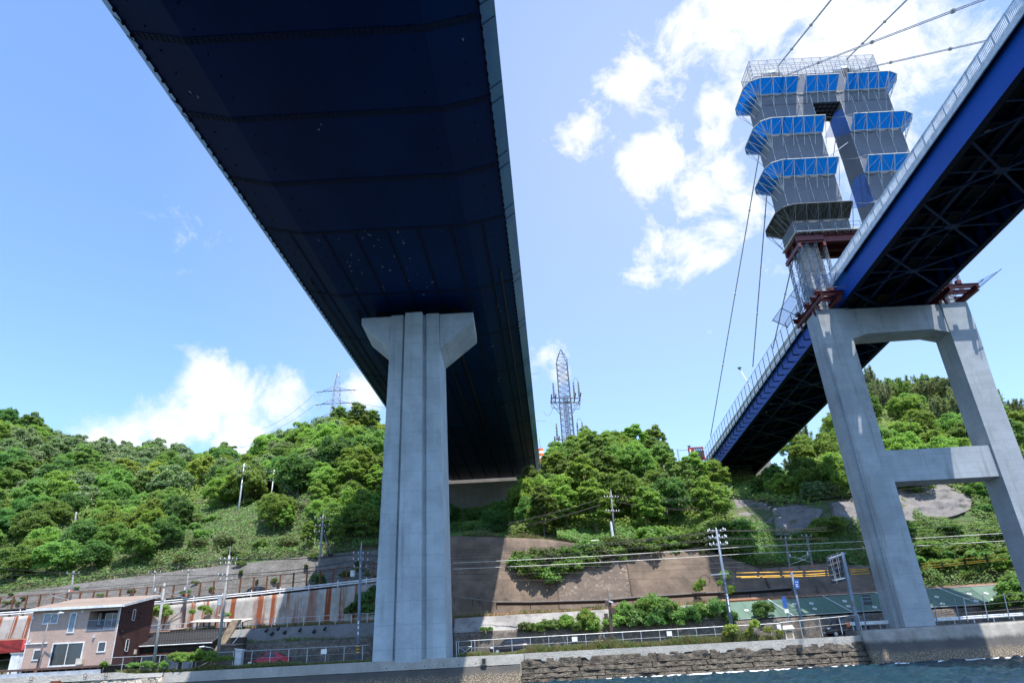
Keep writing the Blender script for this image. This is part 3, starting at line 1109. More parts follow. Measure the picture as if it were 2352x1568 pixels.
tag(rest.build('lifting_lug', 'splice_steel', LBR), kind='stuff')
nib = MB()
for s in (-1, 1):
    for q in range(150):
        y = 8 + q * 1.15
        nib.box(*sorted((LB(s * 13.36, y, 0).x, LB(s * 13.56, y, 0).x)), y, y + .22, LB(0, y, .86).z, LB(0, y, 1.12).z)
tag(nib.build('edge_cleat', 'splice_steel', LBR), kind='stuff')
rng = random.Random(21)
npatch = 0
spots = [(-7.5, 64.2), (-5.2, 64), (-2.0, 64), (-1.8, 65.6), (1.6, 64.4), (1.9, 65.4), (5.9, 64.7), (-5, 66.5), (-1.2, 66.2), (-.2, 68.5), (2.1, 68.6), (-4.2, 68), (-5.6, 69.5), (-6.1, 71), (-1.6, 71.6), (1.0, 72.2),
         (-5, 73), (0.4, 74.6), (-.4, 75.5), (3.2, 75), (-7, 76.4), (-3.4, 76), (2.4, 76.8), (1.4, 79), (-2, 46), (-11.6, 42.5), (-7, 27), (11.6, 38), (10.9, 84), (11.5, 86), (9, 96), (8.6, 110), (8.8, 124)]
for o, y in spots:
    for q in range(rng.randint(1, 3)):
        a, b = o + rng.gauss(0, .35), y + rng.gauss(0, .55)
        r = rng.uniform(.04, .13)
        pts = []
        for k in range(7):
            an = k * 6.28 / 7
            rr = r * rng.uniform(.5, 1.3)
            oo, yy = a + rr * math.cos(an), b + 1.7 * rr * math.sin(an)
            pts.append(LB(oo, yy, soff(oo) - .004))
        if npatch < 98:
            MB().prism(pts, (0, 0, -.004)).build('bare_paint_patch', 'bare_paint', LBR)
        npatch += 1

ab = thing('bridge_abutment', 'shaded concrete abutment wall under the far end of the navy box girder bridge', 'abutment', (-9, 180, 38))
MB().box(-26, 8.5, 178.2, 186, 30, 45.6).build('front_wall', 'abutment_concrete', ab)
MB().box(-27.5, 10, 182.5, 200, 40, 49.6).build('back_wall', 'abutment_concrete', ab)

# ------------------------------------------------------------------ left pier
lp = thing('bridge_pier', 'tall grey concrete column with flared crosshead and ribbed front carrying the navy box girder', 'bridge pier', (-12.7, 84, G - .1))


def ring(xa, xb, xc, xd, z, y0=80.0, y1=87.6):
    st = .62
    fr = [(xa, y0), (xb - .32, y0), (xb - .3, y0 + .3), (xb, y0 + .3), (xb + .02, y0 - st), (xc - .02, y0 - st), (xc, y0 + .3), (xc + .38, y0 + .3), (xc + .4, y0), (xd, y0)]
    w = xd - xa
    bk = [(xd, y1), (xc, y1), (xb, y1), (xa, y1)]
    return [(x, y, z) for x, y in fr + bk]


rows = []
for k in range(13):
    f = k / 12
    rows.append(ring(-16.73 + .92 * f, -14.2 + .34 * f, -11.34 - .24 * f, -8.81 - .68 * f, 2.2 + (44.35 - 2.2) * f, 80 + .0 * f, 87.6 - .3 * f))
MB().loft(rows).build('column', 'pier_concrete', lp, bevel=.05)
for s, pts in ((-1, [(-15.75, 44.3), (-19.76, 44.3), (-19.76, 43.35), (-15.95, 39.75)]), (1, [(-9.45, 44.3), (-4.95, 44.3), (-4.95, 43.0), (-9.4, 39.3)])):
    m = MB()
    m.prism([(x, 80.22, z) for x, z in pts], (0, 6.9, 0))
    m.build('crosshead_wing', 'pier_concrete', lp, bevel=.05)
for x in (-17.6, -13.0, -7.4):
    MB().box(x - .7, x + .7, 82.5, 85.5, 44.3, 46.36).build('bearing', 'splice_steel', lp)

# ------------------------------------------------------------------ right bridge: blue plate girders
RBR = thing('plate_girder_bridge', 'bright blue plate girder cable stayed bridge with X bracing, beside the wrapped tower', 'bridge', (49, 80, 42.1))
RZ = 42.1
RY0, RY1 = -60.0, 173.2


def RB(off, Y, dz):
    return V((42.1 + .05 * (Y - 57) + off, Y, RZ + dz))


def rrun(prof, y0=RY0, y1=RY1):
    return MB().loft([[RB(o, y0, z) for o, z in prof], [RB(o, y1, z) for o, z in prof]])


WD = 11.75
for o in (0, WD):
    rrun([(o - .03, .06), (o + .03, .06), (o + .03, 3.05), (o - .03, 3.05)]).build('girder_web', 'blue_steel' if o == 0 else 'navy_steel', RBR)  # far web coloured darker than the near one: under-deck shade put into its paint
    s = 1 if o == 0 else -1
    rrun([(o - s * .06, 0), (o + s * .62, 0), (o + s * .62, .055), (o - s * .06, .055)]).build('bottom_flange', 'dark_blue_steel', RBR)
    m = MB()
    y = RY0 + 1
    while y < RY1:
        m.hexa([RB(o - s * .0 + s * .04, y, .06), RB(o + s * .5, y, .06), RB(o + s * .5, y + .06, .06), RB(o + s * .04, y + .06, .06),
                RB(o + s * .04, y, 3.0), RB(o + s * .5, y, 3.0), RB(o + s * .5, y + .06, 3.0), RB(o + s * .04, y + .06, 3.0)])
        y += 2.3
    tag(m.build('web_stiffener', 'dark_blue_steel', RBR), kind='stuff')
# deck slab, with lit drainage slots near the left girder
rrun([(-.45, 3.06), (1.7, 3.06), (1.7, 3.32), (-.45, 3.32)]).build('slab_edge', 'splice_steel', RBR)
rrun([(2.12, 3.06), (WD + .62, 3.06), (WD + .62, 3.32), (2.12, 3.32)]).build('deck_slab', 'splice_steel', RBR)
m = MB()
y = RY0
while y < RY1:
    m.hexa([RB(1.705, y, 3.07), RB(2.115, y, 3.07), RB(2.115, y + 2.6, 3.07), RB(1.705, y + 2.6, 3.07), RB(1.705, y, 3.3), RB(2.115, y, 3.3), RB(2.115, y + 2.6, 3.3), RB(1.705, y + 2.6, 3.3)])
    y += 3.35
m.build('slot_filler', 'splice_steel', RBR)
rrun([(-.60, 2.86), (-.46, 2.86), (-.46, 3.46), (-.60, 3.46)]).build('edge_beam', 'siding_trim', RBR)
rrun([(WD + .63, 3.02), (WD + .78, 3.02), (WD + .78, 3.46), (WD + .63, 3.46)]).build('edge_beam', 'siding_trim', RBR)
# floor beams, stringers and lower bracing
PANEL = 9.3
Yc = 62.6
k0 = int((20 - Yc) // PANEL)
for k in range(k0, 12):
    yc = Yc + k * PANEL
    ya, yb = yc - PANEL / 2, yc + PANEL / 2
    if yb > 171:
        continue
    br = MB()
    ce = RB(WD / 2, yc, .28)
    for o, yy in ((.35, ya), (WD - .35, ya), (.35, yb), (WD - .35, yb)):
        br.bar(RB(o, yy, .28), ce, .24, .16)
    g = .75
    br.prism([ce + V((-g, -.35, -.1)), ce + V((-.35, -.5, -.1)), ce + V((.35, -.5, -.1)), ce + V((g, -.25, -.1)), ce + V((g, .25, -.1)), ce + V((.35, .5, -.1)), ce + V((-.35, .5, -.1)), ce + V((-g, .25, -.1))], (0, 0, .03))
    br.build('cross_bracing', 'bracing_steel', RBR)
    MB().bar(RB(.3, yc, .30), RB(WD - .3, yc, .30), .18, .12).build('strut', 'bracing_steel', RBR)
    for q in (0, .5):
        yy = ya + q * PANEL
        m = MB()
        m.bar(RB(.1, yy, 2.5), RB(WD - .1, yy, 2.5), .06, .9)
        m.bar(RB(.1, yy, 2.03), RB(WD - .1, yy, 2.03), .3, .04)
        m.build('floor_beam', 'dark_blue_steel', RBR)
for o in (2.9, 5.0, 7.1, 9.3):
    rrun([(o - .12, 2.6), (o + .12, 2.6), (o + .12, 3.04), (o - .12, 3.04)]).build('stringer', 'dark_blue_steel', RBR)
for o, z in ((4.1, .9), (4.4, 1.0), (6.6, .75)):
    rrun([(o - .09, z), (o + .09, z), (o + .09, z + .18), (o - .09, z + .18)]).build('service_pipe', 'bracing_steel', RBR)
cov = MB()
y = -30
while y < 170:
    cov.hexa([RB(6.45, y, .64), RB(6.75, y, .64), RB(6.75, y + 1.2, .64), RB(6.45, y + 1.2, .64), RB(6.45, y, .73), RB(6.75, y, .73), RB(6.75, y + 1.2, .73), RB(6.45, y + 1.2, .73)])
    y += 1.5
cov.build('pipe_clamp', 'dark_blue_steel', RBR)
# baluster railings on the near span, wire fence on brackets beyond the tower
for o in (-.53, WD + .7):
    m = MB()
    m.bar(RB(o, -10, 4.7), RB(o, 79.5, 4.7), .1, .1)
    m.bar(RB(o, -10, 3.58), RB(o, 79.5, 3.58), .08, .08)
    y = 18.0
    while y < 79.5:
        m.bar(RB(o, y, 3.58), RB(o, y, 4.7), .06, .09)
        y += .17
    m.build('baluster_railing', 'white_metal', RBR)
    y = 17.0
    while y < 79.5:
        MB().bar(RB(o, y, 3.4), RB(o, y, 4.75), .12, .1).build('railing_post', 'galvanised', RBR)
        y += 2.0
y = 86.0
i = 0
while y < 168:
    m = MB()
    for dy in (-.16, .16):
        m.bar(RB(-.92, y + dy, .75), RB(-.92, y + dy, 3.35), .06)
    for z in (1.1, 1.9, 2.7):
        m.bar(RB(-.92, y - .16, z), RB(-.92, y + .16, z), .05)
    m.bar(RB(-.05, y, .7), RB(-1.0, y, .7), .3, .08)
    m.bar(RB(-.92, y, 3.35), RB(-.92, y, 6.3), .08)
    m.build('fence_bracket', 'dark_blue_steel', RBR)
    y += 2.75
m = MB()
for z in (4.4, 4.8, 5.2, 5.6, 6.0):
    m.bar(RB(-.92, 84, z), RB(-.92, 169, z), .03)
m.bar(RB(-.92, 84, 6.3), RB(-.92, 169, 6.3), .06)
m.build('fence_wire', 'galvanised', RBR)
rrun([(-.72, 3.47), (-.68, 3.47), (-.68, 4.25), (-.72, 4.25)], 84, 170).build('kerb_panel', 'beige', RBR)

ab2 = thing('bridge_abutment', 'dark abutment wall under the far end of the blue girder bridge', 'abutment', (54, 173, 38))
MB().box(45.5, 64, 171.8, 178, 28, 45.0).build('front_wall', 'abutment_concrete', ab2)
MB().box(45, 64.5, 172.6, 190, 40, 46.4).build('back_wall', 'abutment_concrete', ab2)

# ------------------------------------------------------------------ right pier: concrete portal
rp = thing('portal_pier', 'grey concrete portal pier of two stained legs and two cross beams under the blue bridge', 'bridge pier', (50, 81.6, 3.4))
for s, xo, xi in ((1, 40.0, 43.72), (-1, 59.85, 56.3)):
    lo = [(xo, 83.4), (xo, 81.1), (xo + s * .5, 80.9), (xo + s * .5, 80.5), (xo + s * .22, 80.25), (xo + s * .45, 80.0), (xi, 80.0), (xi, 83.4)]
    hi = [(xo, 83.4), (xo, 81.1), (xo, 80.9), (xo, 80.5), (xo, 80.25), (xo + s * .05, 80.0), (xi, 80.0), (xi, 83.4)]
    if s < 0:
        lo, hi = lo[::-1], hi[::-1]
    rings = [[(x, y, 3.2) for x, y in lo], [(x, y, 30) for x, y in lo], [(x, y, 37.0) for x, y in hi], [(x, y, 41.85) for x, y in hi]]
    MB().loft(rings).build('leg', 'portal_concrete', rp)
MB().prism([(43.74, 80.12, 41.75), (43.74, 80.12, 37.45), (45.67, 80.12, 38.1), (54.2, 80.12, 38.25), (56.28, 80.12, 37.7), (56.28, 80.12, 41.75)], (0, 3.2, 0)).build('crosshead', 'portal_concrete', rp)
MB().box(43.74, 56.28, 80.3, 83.15, 19.0, 22.75).build('cross_beam', 'portal_concrete', rp)
for x in (43.6, 55.2):
    MB().box(x - .6, x + .6, 81.0, 82.6, 41.86, 42.08).build('bearing', 'splice_steel', rp)
# ------------------------------------------------------------------ scaffolded bridge tower
TW = thing('bridge_tower', 'bridge tower wrapped in grey scaffold sheeting with rings of blue awnings, above the portal pier', 'bridge tower', (50, 82, 41.9))
LX0, LX1, RX0, RX1 = 40.0, 47.85, 52.2, 59.75
TY0, TY1 = 80.0, 84.3
ZB = 53.9
ZO, ZC, ZT = 77.25, 83.3, 86.6
for a, b in ((LX0, LX1), (RX0, RX1)):
    m = MB()
    nx = 4
    # sheets bow slightly between the scaffold standards
    zs = list(np.linspace(ZB, ZO, 12))
    fr = []
    for k in range(nx * 3 + 1):
        x = a + (b - a) * k / (nx * 3)
        fr.append((x, TY0 + (.07 if k % 3 else 0)))
    ringp = fr + [(b, TY0 + 1.4), (b - .05, TY0 + 2.2), (b, TY1), (a, TY1), (a + .05, TY0 + 2.2), (a, TY0 + 1.4)]
    m.loft([[(x + .02 * math.sin(z * 2 + x), y + .02 * math.sin(z * 1.3 + x * 2), z) for x, y in ringp] for z in zs])
    m.build('leg_sheeting', 'wrap_sheet', TW)
m = MB().box(LX0, RX1, TY0, TY1, ZO + .01, ZC)
m.build('top_sheeting', 'wrap_sheet', TW)
m = MB()
for k in range(5):
    m.bar((48.0, 80.5 + k * .85, ZO - .05), (52.1, 80.5 + k * .85, ZO - .05), .1, .12)
for k in range(6):
    m.bar((48.2 + k * .75, 80.1, ZO - .15), (48.2 + k * .75, 84.2, ZO - .15), .08, .1)
m.build('beam_soffit_frame', 'splice_steel', TW)
# seams of the sheeting: pale laced joints
m = MB()
for a, b in ((LX0, LX1), (RX0, RX1)):
    for k in range(0, 5):
        x = a + (b - a) * k / 4
        z = ZB
        while z < ZO:
            m.bar((x, TY0 - .03, z), (x, TY0 - .03, z + 1.5), .045)
            z += 1.75
for x in np.linspace(LX0, RX1, 11):
    m.bar((x, TY0 - .03, ZO), (x, TY0 - .03, ZC), .04)
m.build('lacing', 'pale_tube', TW)
# open top stage
m = MB()
xs = list(np.linspace(LX0, RX1, 15))
for x in xs:
    for y in (TY0, TY0 + 1.2):
        m.tube((x, y, ZC - .3), (x, y, ZT), .045, n=5)
    m.bar((x, TY0 - .06, ZC - .9), (x, TY0 - .06, ZC + .9), .12)
    m.tube((x, TY1, ZC), (x, TY1, ZT), .045, n=5)
for z in (ZC + .55, ZC + 1.5, ZC + 2.4, ZT):
    for y in (TY0, TY0 + 1.2, TY1):
        m.tube((LX0, y, z), (RX1, y, z), .04, n=5)
    for x in (LX0, RX1):
        m.tube((x, TY0, z), (x, TY1, z), .04, n=5)
for k in range(14):
    a, b = xs[k], xs[k + 1]
    m.tube((a, TY0, ZC if k % 2 else ZT), (b, TY0, ZT if k % 2 else ZC), .035, n=4)
    m.tube((a, TY0, ZC + 1.5), ((a + b) / 2, TY0 + 1.2, ZT), .03, n=4)
m.build('top_scaffold', 'tube_steel', TW)
m = MB()
m.add([(LX0, TY0 - .05, ZC), (RX1, TY0 - .05, ZC), (RX1, TY0 - .05, ZT), (LX0, TY0 - .05, ZT)], [(0, 1, 2, 3)])
m.add([(LX0 - .05, TY0, ZC), (LX0 - .05, TY1, ZC), (LX0 - .05, TY1, ZT), (LX0 - .05, TY0, ZT)], [(0, 1, 2, 3)])
m.add([(RX1 + .05, TY0, ZC), (RX1 + .05, TY1, ZC), (RX1 + .05, TY1, ZT), (RX1 + .05, TY0, ZT)], [(0, 1, 2, 3)])
m.add([(LX0, TY1 + .05, ZC), (RX1, TY1 + .05, ZC), (RX1, TY1 + .05, ZT), (LX0, TY1 + .05, ZT)], [(0, 1, 2, 3)])
m.build('top_netting', 'grey_net', TW)
MB().box(LX0 + 2.2, LX0 + 5.5, TY0 + 1.4, TY1 - .4, ZC - .1, ZC + 1.9).build('saddle_housing', 'sign_back', TW)
MB().box(RX0 + 1.6, RX0 + 4.9, TY0 + 1.4, TY1 - .4, ZC - .1, ZC + 1.9).build('saddle_housing', 'sign_back', TW)
# openings for the stays in the sheeting
for x, z in ((42.9, 83.6), (54.3, 83.7)):
    m = MB()
    m.prism([(x - .2, TY0 - .07, z + .5), (x + .6, TY0 - .07, z + .45), (x + 1.9, TY0 - .07, z - 2.2), (x + .2, TY0 - .07, z - 2.0)], (0, -.03, 0))
    m.build('loose_tarp', 'sign_back', TW)
    MB().prism([(x - .4, TY0 - .12, z + .6), (x + .9, TY0 - .12, z + .75), (x + .5, TY0 - .12, z + .2), (x - .2, TY0 - .12, z + .1)], (0, -.03, 0)).build('tarp_flap', 'white_metal', TW)

OUT, RISE = 2.05, 1.45


def awning(segs, z, mat, label, corner_l=False, corner_r=False, strutmat='pale_tube'):
    """ring of sloping panels: front runs given in x, optional wrap round a corner and along the side"""
    pan, ribs = MB(), MB()

    def quad(i0, i1, o1, o0):
        i0, i1, o1, o0 = map(V, (i0, i1, o1, o0))
        nn = (i1 - i0).cross(o0 - i0).normalized() * .05
        if nn.z < 0:
            nn = -nn
        pan.hexa([i0, i1, o1, o0, i0 + nn, i1 + nn, o1 + nn, o0 + nn])

    def rib(i, o, wall):
        i, o = V(i), V(o)
        d = V((0, 0, -.1))
        ribs.bar(i + d, o + d, .075, .09)
        ribs.bar(o + d, V(wall), .065)

    for xa, xb in segs:
        n = max(2, round((xb - xa) / 1.75))
        quad((xa, TY0 - .05, z), (xb, TY0 - .05, z), (xb, TY0 - OUT, z + RISE), (xa, TY0 - OUT, z + RISE))
        for k in range(n + 1):
            x = xa + (xb - xa) * k / n
            rib((x, TY0 - .05, z), (x, TY0 - OUT, z + RISE), (x, TY0 - .1, z - 2.3))
            if k < n:
                x2 = xa + (xb - xa) * (k + 1) / n
                p, q = ((x, TY0 - OUT, z + RISE - .1), (x2, TY0 - .1, z - .08)) if k % 2 else ((x, TY0 - .1, z - .08), (x2, TY0 - OUT, z + RISE - .1))
                ribs.bar(p, q, .045)
        ribs.bar((xa, TY0 - OUT, z + RISE), (xb, TY0 - OUT, z + RISE), .10)
        ribs.bar((xa, TY0 - .1, z - .06), (xb, TY0 - .1, z - .06), .09)
    for s, xc, on in ((-1, LX0, corner_l), (1, RX1, corner_r)):
        if not on:
            continue
        c = (xc, TY0, z)
        arc = [(xc + s * OUT * math.sin(a), TY0 - OUT * math.cos(a), z + RISE * 1.0) for a in (0, rad(38), rad(90))]
        arc[1] = (xc + s * OUT * .98 * math.sin(rad(45)), TY0 - OUT * .98 * math.cos(rad(45)), z + RISE)
        for a, b in zip(arc, arc[1:]):
            a2, b2, c2 = V(a), V(b), V(c)
            up = V((0, 0, .05))
            pan.add([c2, a2, b2, c2 + up, a2 + up, b2 + up], [(0, 2, 1), (3, 4, 5), (0, 1, 4, 3), (1, 2, 5, 4), (2, 0, 3, 5)])
            ribs.bar(a2, b2, .13)
            mid = (a2 + b2) / 2
            ribs.bar(c2 + V((0, 0, -.1)), mid + V((0, 0, -.08)), .06)
        for a in arc[1:]:
            rib(c, a, (xc, TY0 + .1, z - 2.3))
        quad((xc, TY0 + .02, z), (xc, TY1, z), (xc + s * OUT, TY1, z + RISE), (xc + s * OUT, TY0 + .02, z + RISE))
        for k in range(3):
            y = TY0 + (TY1 - TY0) * (k + .6) / 2.6
            rib((xc, y, z), (xc + s * OUT, y, z + RISE), (xc, y, z - 2.3))
        ribs.bar((xc + s * OUT, TY0, z + RISE), (xc + s * OUT, TY1, z + RISE), .13)
        # rear corner
        c2 = V((xc, TY1, z))
        a2, b2 = V((xc + s * OUT, TY1 + .02, z + RISE)), V((xc + s * OUT * .7, TY1 + OUT * .7, z + RISE))
        up = V((0, 0, .05))
        pan.add([c2, a2, b2, c2 + up, a2 + up, b2 + up], [(0, 2, 1), (3, 4, 5), (0, 1, 4, 3), (1, 2, 5, 4), (2, 0, 3, 5)])
        ribs.bar(a2, b2, .13)
        rib(c2, b2, (xc, TY1 - .1, z - 2.3))
    p = pan.build('awning', mat, TW, label=label)
    ribs.build('awning_frame', strutmat, p)
    return p


for k, segs, z, mat, lab in ((0, [(LX0, 45.85)], 79.4, 'awning_blue', 'corner stretch of the topmost blue awnings'), (1, [(47.0, 52.05)], 79.4, 'awning_blue', 'middle stretch of the topmost blue awnings, between the stays'), (2, [(53.35, RX1 - .15)], 79.4, 'awning_blue', 'stretch of the topmost blue awnings farthest from the navy bridge'),
                           (0, [(LX0, LX1 + .15)], 71.4, 'awning_blue', 'second blue awning from the top on the leg over the lattice shoring'), (2, [(RX0, RX1)], 71.4, 'awning_blue', 'second blue awning from the top on the other leg'),
                           (0, [(LX0, LX1 + .15)], 63.6, 'awning_blue', 'third blue awning from the top on the leg over the lattice shoring'), (2, [(RX0, RX1)], 63.6, 'awning_blue', 'third blue awning from the top on the other leg'),
                           (0, [(LX0, LX1 + .1)], 55.85, 'awning_timber', 'lowest awning, of weathered dark timber')):
    awning(segs, z, mat, lab, k == 0, k == 2, 'pale_tube' if mat == 'awning_blue' else 'wire_grey')
# scalloped white skirts below the awnings
for z, segs in ((79.35, ((LX0, 53.2), (53.4, RX1))), (71.35, ((43, LX1), (RX0, 56))), (63.55, ((45.5, LX1), (RX0, 54)))):
    for a, b in segs:
        m = MB()
        k = max(1, round((b - a) / 1.85))
        for i in range(k):
            x0, x1 = a + (b - a) * i / k, a + (b - a) * (i + 1) / k
            pts = [(x0 + (x1 - x0) * q / 6, TY0 - .09, z - .12 - .30 * math.sin(math.pi * q / 6)) for q in range(7)]
            m.prism([(x0, TY0 - .09, z)] + pts + [(x1, TY0 - .09, z)], (0, -.02, 0))
        m.build('skirt', 'grey_skirt', TW)

# blue debris nets between the legs
def netsheet(a, b, c, d, sag, n=8):
    m = MB()
    a, b, c, d = map(V, (a, b, c, d))
    vs = []
    for i in range(n + 1):
        for j in range(n + 1):
            p = a.lerp(b, i / n).lerp(d.lerp(c, i / n), j / n)
            vs.append(p + V(sag) * (math.sin(math.pi * i / n) * (.3 + .7 * math.sin(math.pi * j / n))))
    k = n + 1
    return m.add(vs, [(i * k + j, (i + 1) * k + j, (i + 1) * k + j + 1, i * k + j + 1) for i in range(n) for j in range(n)])


netsheet((48.0, 79.9, 70.2), (52.2, 79.9, 71.0), (52.1, 79.9, 75.8), (50.9, 79.9, 75.4), (.3, -.2, -.9)).build('debris_net', 'blue_net', TW)
netsheet((48.0, 79.8, 57.2), (52.2, 79.8, 58.2), (52.2, 79.9, 63.8), (50.4, 79.9, 62.6), (.3, -.2, -.8)).build('debris_net', 'blue_net', TW)
m = MB()
for z0, z1, sg in ((72.9, 73.1, .55), (65.1, 65.3, .5), (57.3, 57.6, .5)):
    m.path([(LX1 + (RX0 - LX1) * q / 8, 78.2, z0 - sg * math.sin(math.pi * q / 8) + (z1 - z0) * q / 8) for q in range(9)], .035, 4)
m.bar((47.9, 80.2, 66.9), (51.4, 80.2, 69.4), .1)
m.bar((48.1, 81, 58.5), (48.1, 81, 69.5), .09)
m.bar((48.3, 82.5, 64), (50.0, 80.5, 70.5), .09)
m.build('net_rope', 'galvanised', TW)

# working platform on red beams and lattice shoring round the tower shafts
m = MB()
for y in (80.1, 82.3, 84.2):
    for z in (52.2, 53.3):
        m.box(40.2, 59.6, y - .3, y + .3, z - .06, z + .06)
    m.box(40.2, 59.6, y - .05, y + .05, 52.2, 53.3)
for x in list(np.linspace(40.2, 47.6, 8)) + [49.4, 50.8, 52.2] + list(np.linspace(53, 59.6, 7)):
    m.bar((x, 79.5, 53.5), (x, 84.8, 53.5), .22, .28)
m.build('platform_beam', 'red_steel', TW)
for x0 in (40.0, 56.3):
    m = MB()
    for y in (80.0, 84.2):
        m.bar((x0 - .1, y, 52.9), (x0 + 3.6, y, 52.9), .4, .8)
    for x in (x0, x0 + 3.4):
        m.bar((x, 79.6, 51.7), (x, 84.8, 51.7), .35, .6)
    m.build('needle_beam', 'red_steel', TW)
MB().box(LX0 - .2, RX1 + .1, 79.4, 84.9, 53.66, 53.86).build('platform_deck', 'beige', TW)
m = MB()
for x in np.linspace(LX0 - .1, RX1, 12):
    m.tube((x, 79.35, 53.3), (x, 79.35, 55.0), .04, n=5)
for z in (54.3, 54.9):
    m.tube((LX0 - .2, 79.35, z), (RX1, 79.35, z), .035, n=5)
    m.tube((LX0 - .25, 79.35, z), (LX0 - .25, 84.8, z), .035, n=5)
m.build('platform_rail', 'tube_steel', TW)
for x0 in (40.0, 56.3):
    nm = MB()
    for dx, dy in ((0.05, .05), (1.1, .05), (2.3, .05), (3.5, .05), (0.05, 2.0), (0.05, 4.15), (3.5, 2.0), (3.5, 4.15), (1.8, 4.15)):
        for a, b in ((-.16, -.16), (.16, -.16), (.16, .16), (-.16, .16)):
            nm.tube((x0 + dx + a, TY0 + dy + b, 43.2), (x0 + dx + a, TY0 + dy + b, 52.3), .035, n=4)
        z = 43.4
        k = 0
        while z < 52:
            s = 1 if k % 2 else -1
            for q in (-.16, .16):
                nm.bar((x0 + dx - .16, TY0 + dy + q, z), (x0 + dx + .16, TY0 + dy + q, z), .05)
                nm.bar((x0 + dx - .16 * s, TY0 + dy + q, z), (x0 + dx + .16 * s, TY0 + dy + q, z + .55), .035)
                nm.bar((x0 + dx + q, TY0 + dy - .16 * s, z), (x0 + dx + q, TY0 + dy + .16 * s, z + .55), .035)
            z += .55
            k += 1
    z = 43.6
    k = 0
    while z < 51.5:
        s = k % 2
        for a, b in (((.05, .05), (2.3, .05)), ((1.1, .05), (3.5, .05)), ((.05, .05), (.05, 2.0)), ((.05, 2.0), (.05, 4.15)), ((3.5, .05), (3.5, 2.0)), ((3.5, 2), (3.5, 4.15)), ((.05, 4.15), (1.8, 4.15)), ((1.8, 4.15), (3.5, 4.15))):
            if s:
                a, b = b, a
            nm.tube((x0 + a[0], TY0 + a[1], z), (x0 + b[0], TY0 + b[1], z + 2.1), .035, n=4)
            nm.tube((x0 + a[0], TY0 + a[1], z), (x0 + b[0], TY0 + b[1], z), .03, n=4)
        z += 2.1
        k += 1
    nm.build('shoring_lattice', 'shoring_steel', TW)
    MB().box(x0 + 1.0, x0 + 2.75, 81.0, 83.4, 41.9, 54.5).build('shaft', 'block_grey', TW)

# red steel brackets under the shoring at both ends of the pier top
for x0, x1, lab in ((39.4, 43.1, 'left'), (55.9, 60.6, 'right')):
    rbk = thing('steel_bracket_frame', 'red steel beam frame on the portal pier, %s' % ('beneath the lattice shoring of the tower' if lab == 'left' else 'at the end away from the lattice shoring'), 'bracket', (x0 + 1.8, 82, 41.86), 'red bracket frames on the portal pier')

    def ibeam(a, b, h, w, name='beam'):
        a, b = V(a), V(b)
        m = MB()
        m.bar(a, b, .06, h)
        for z in (h / 2, -h / 2):
            m.bar(a + V((0, 0, z)), b + V((0, 0, z)), w, .06)
        return m.build(name, 'red_steel', rbk)
    for x in (x0 + .5, x1 - .7):
        ibeam((x, 77.4, 42.55), (x, 86.2, 42.55), .7, .42, 'long_beam')
    for y in (78.0, 79.6, 81.6, 84.4, 85.9):
        ibeam((x0, y, 43.15), (x1, y, 43.15), .5, .35, 'cross_beam')
    for x, y in ((x0 + .45, 78.6), (x0 + 2.2, 78.0), (x0 + .45, 82), (x0 + .45, 85)):
        MB().box(x - .3, x + .3, y - .25, y + .25, 43.42, 43.95).build('jack', 'red_steel', rbk)
    for y in (78.9, 80.3, 84.8):
        MB().bar((x0 + .5, y, 41.2), (x0 + .5, y + .4, 42.3), .25).build('knee', 'red_steel', rbk)
    nx = x0 - 1.9 if lab == 'left' else x1 + 2.6
    if lab == 'left':
        netsheet((x0 - .1, 76.9, 43.4), (x1 + .6, 76.9, 43.4), (x1 + .9, 75.6, 44.9), (x0 - .4, 76.2, 44.9), (0, 0, -.15)).build('safety_net', 'light_blue_net', rbk)
    netsheet((x0 - .1 if lab == 'left' else x1, 77.2, 43.3), (x0 - .1 if lab == 'left' else x1, 88, 43.3), (nx, 88.4, 44.6), (nx, 77.0, 44.6), (0, 0, -.35)).build('safety_net', 'light_blue_net', rbk)
    m = MB()
    for y in (77.2, 80.8, 84.4, 88):
        m.bar((x0 if lab == 'left' else x1 - .5, y, 43.25), (nx, y, 44.6), .08)
    m.bar((nx, 76.6, 44.6), (nx, 88.4, 44.6), .06)
    m.bar((x0 - .1 if lab == 'left' else x1, 76.8, 43.35), (x0 - .1 if lab == 'left' else x1, 88.4, 43.35), .07)
    if lab == 'left':
        m.bar((x0 - .2, 76.9, 43.4), (x1 + .7, 76.9, 43.4), .07)
        for x in (x0, x0 + 2, x0 + 4):
            m.bar((x, 77, 43.3), (x + .2, 75.6, 44.9), .07)
    m.build('net_pole', 'post_blue_grey', rbk)

# ------------------------------------------------------------------ stay cables
def ray_at_x(u, v, x):
    d = D(u, v)
    return V((0, 0, CAM_H)) + d * (x / d.x)


def stay(a, b, label, group, r=.085, pair=.0):
    a, b = V(a), V(b)
    t = thing('stay_cable', label, 'cable', a, group)
    offs = (-pair / 2, pair / 2) if pair else (0,)
    for o in offs:
        MB().tube(a + V((0, o * .3, o)), b + V((0, o * .3, o)), r, n=8).build('strand', 'cable_grey', t)
    for f in (.2, .45, .7):
        p, q = a.lerp(b, f), a.lerp(b, f + .004)
        MB().tube(p, q, r * 1.9 + pair / 2, n=8).build('clamp', 'cable_grey', t)
    return t


def ext(a, b, f):
    return V(a) + (V(b) - V(a)) * f


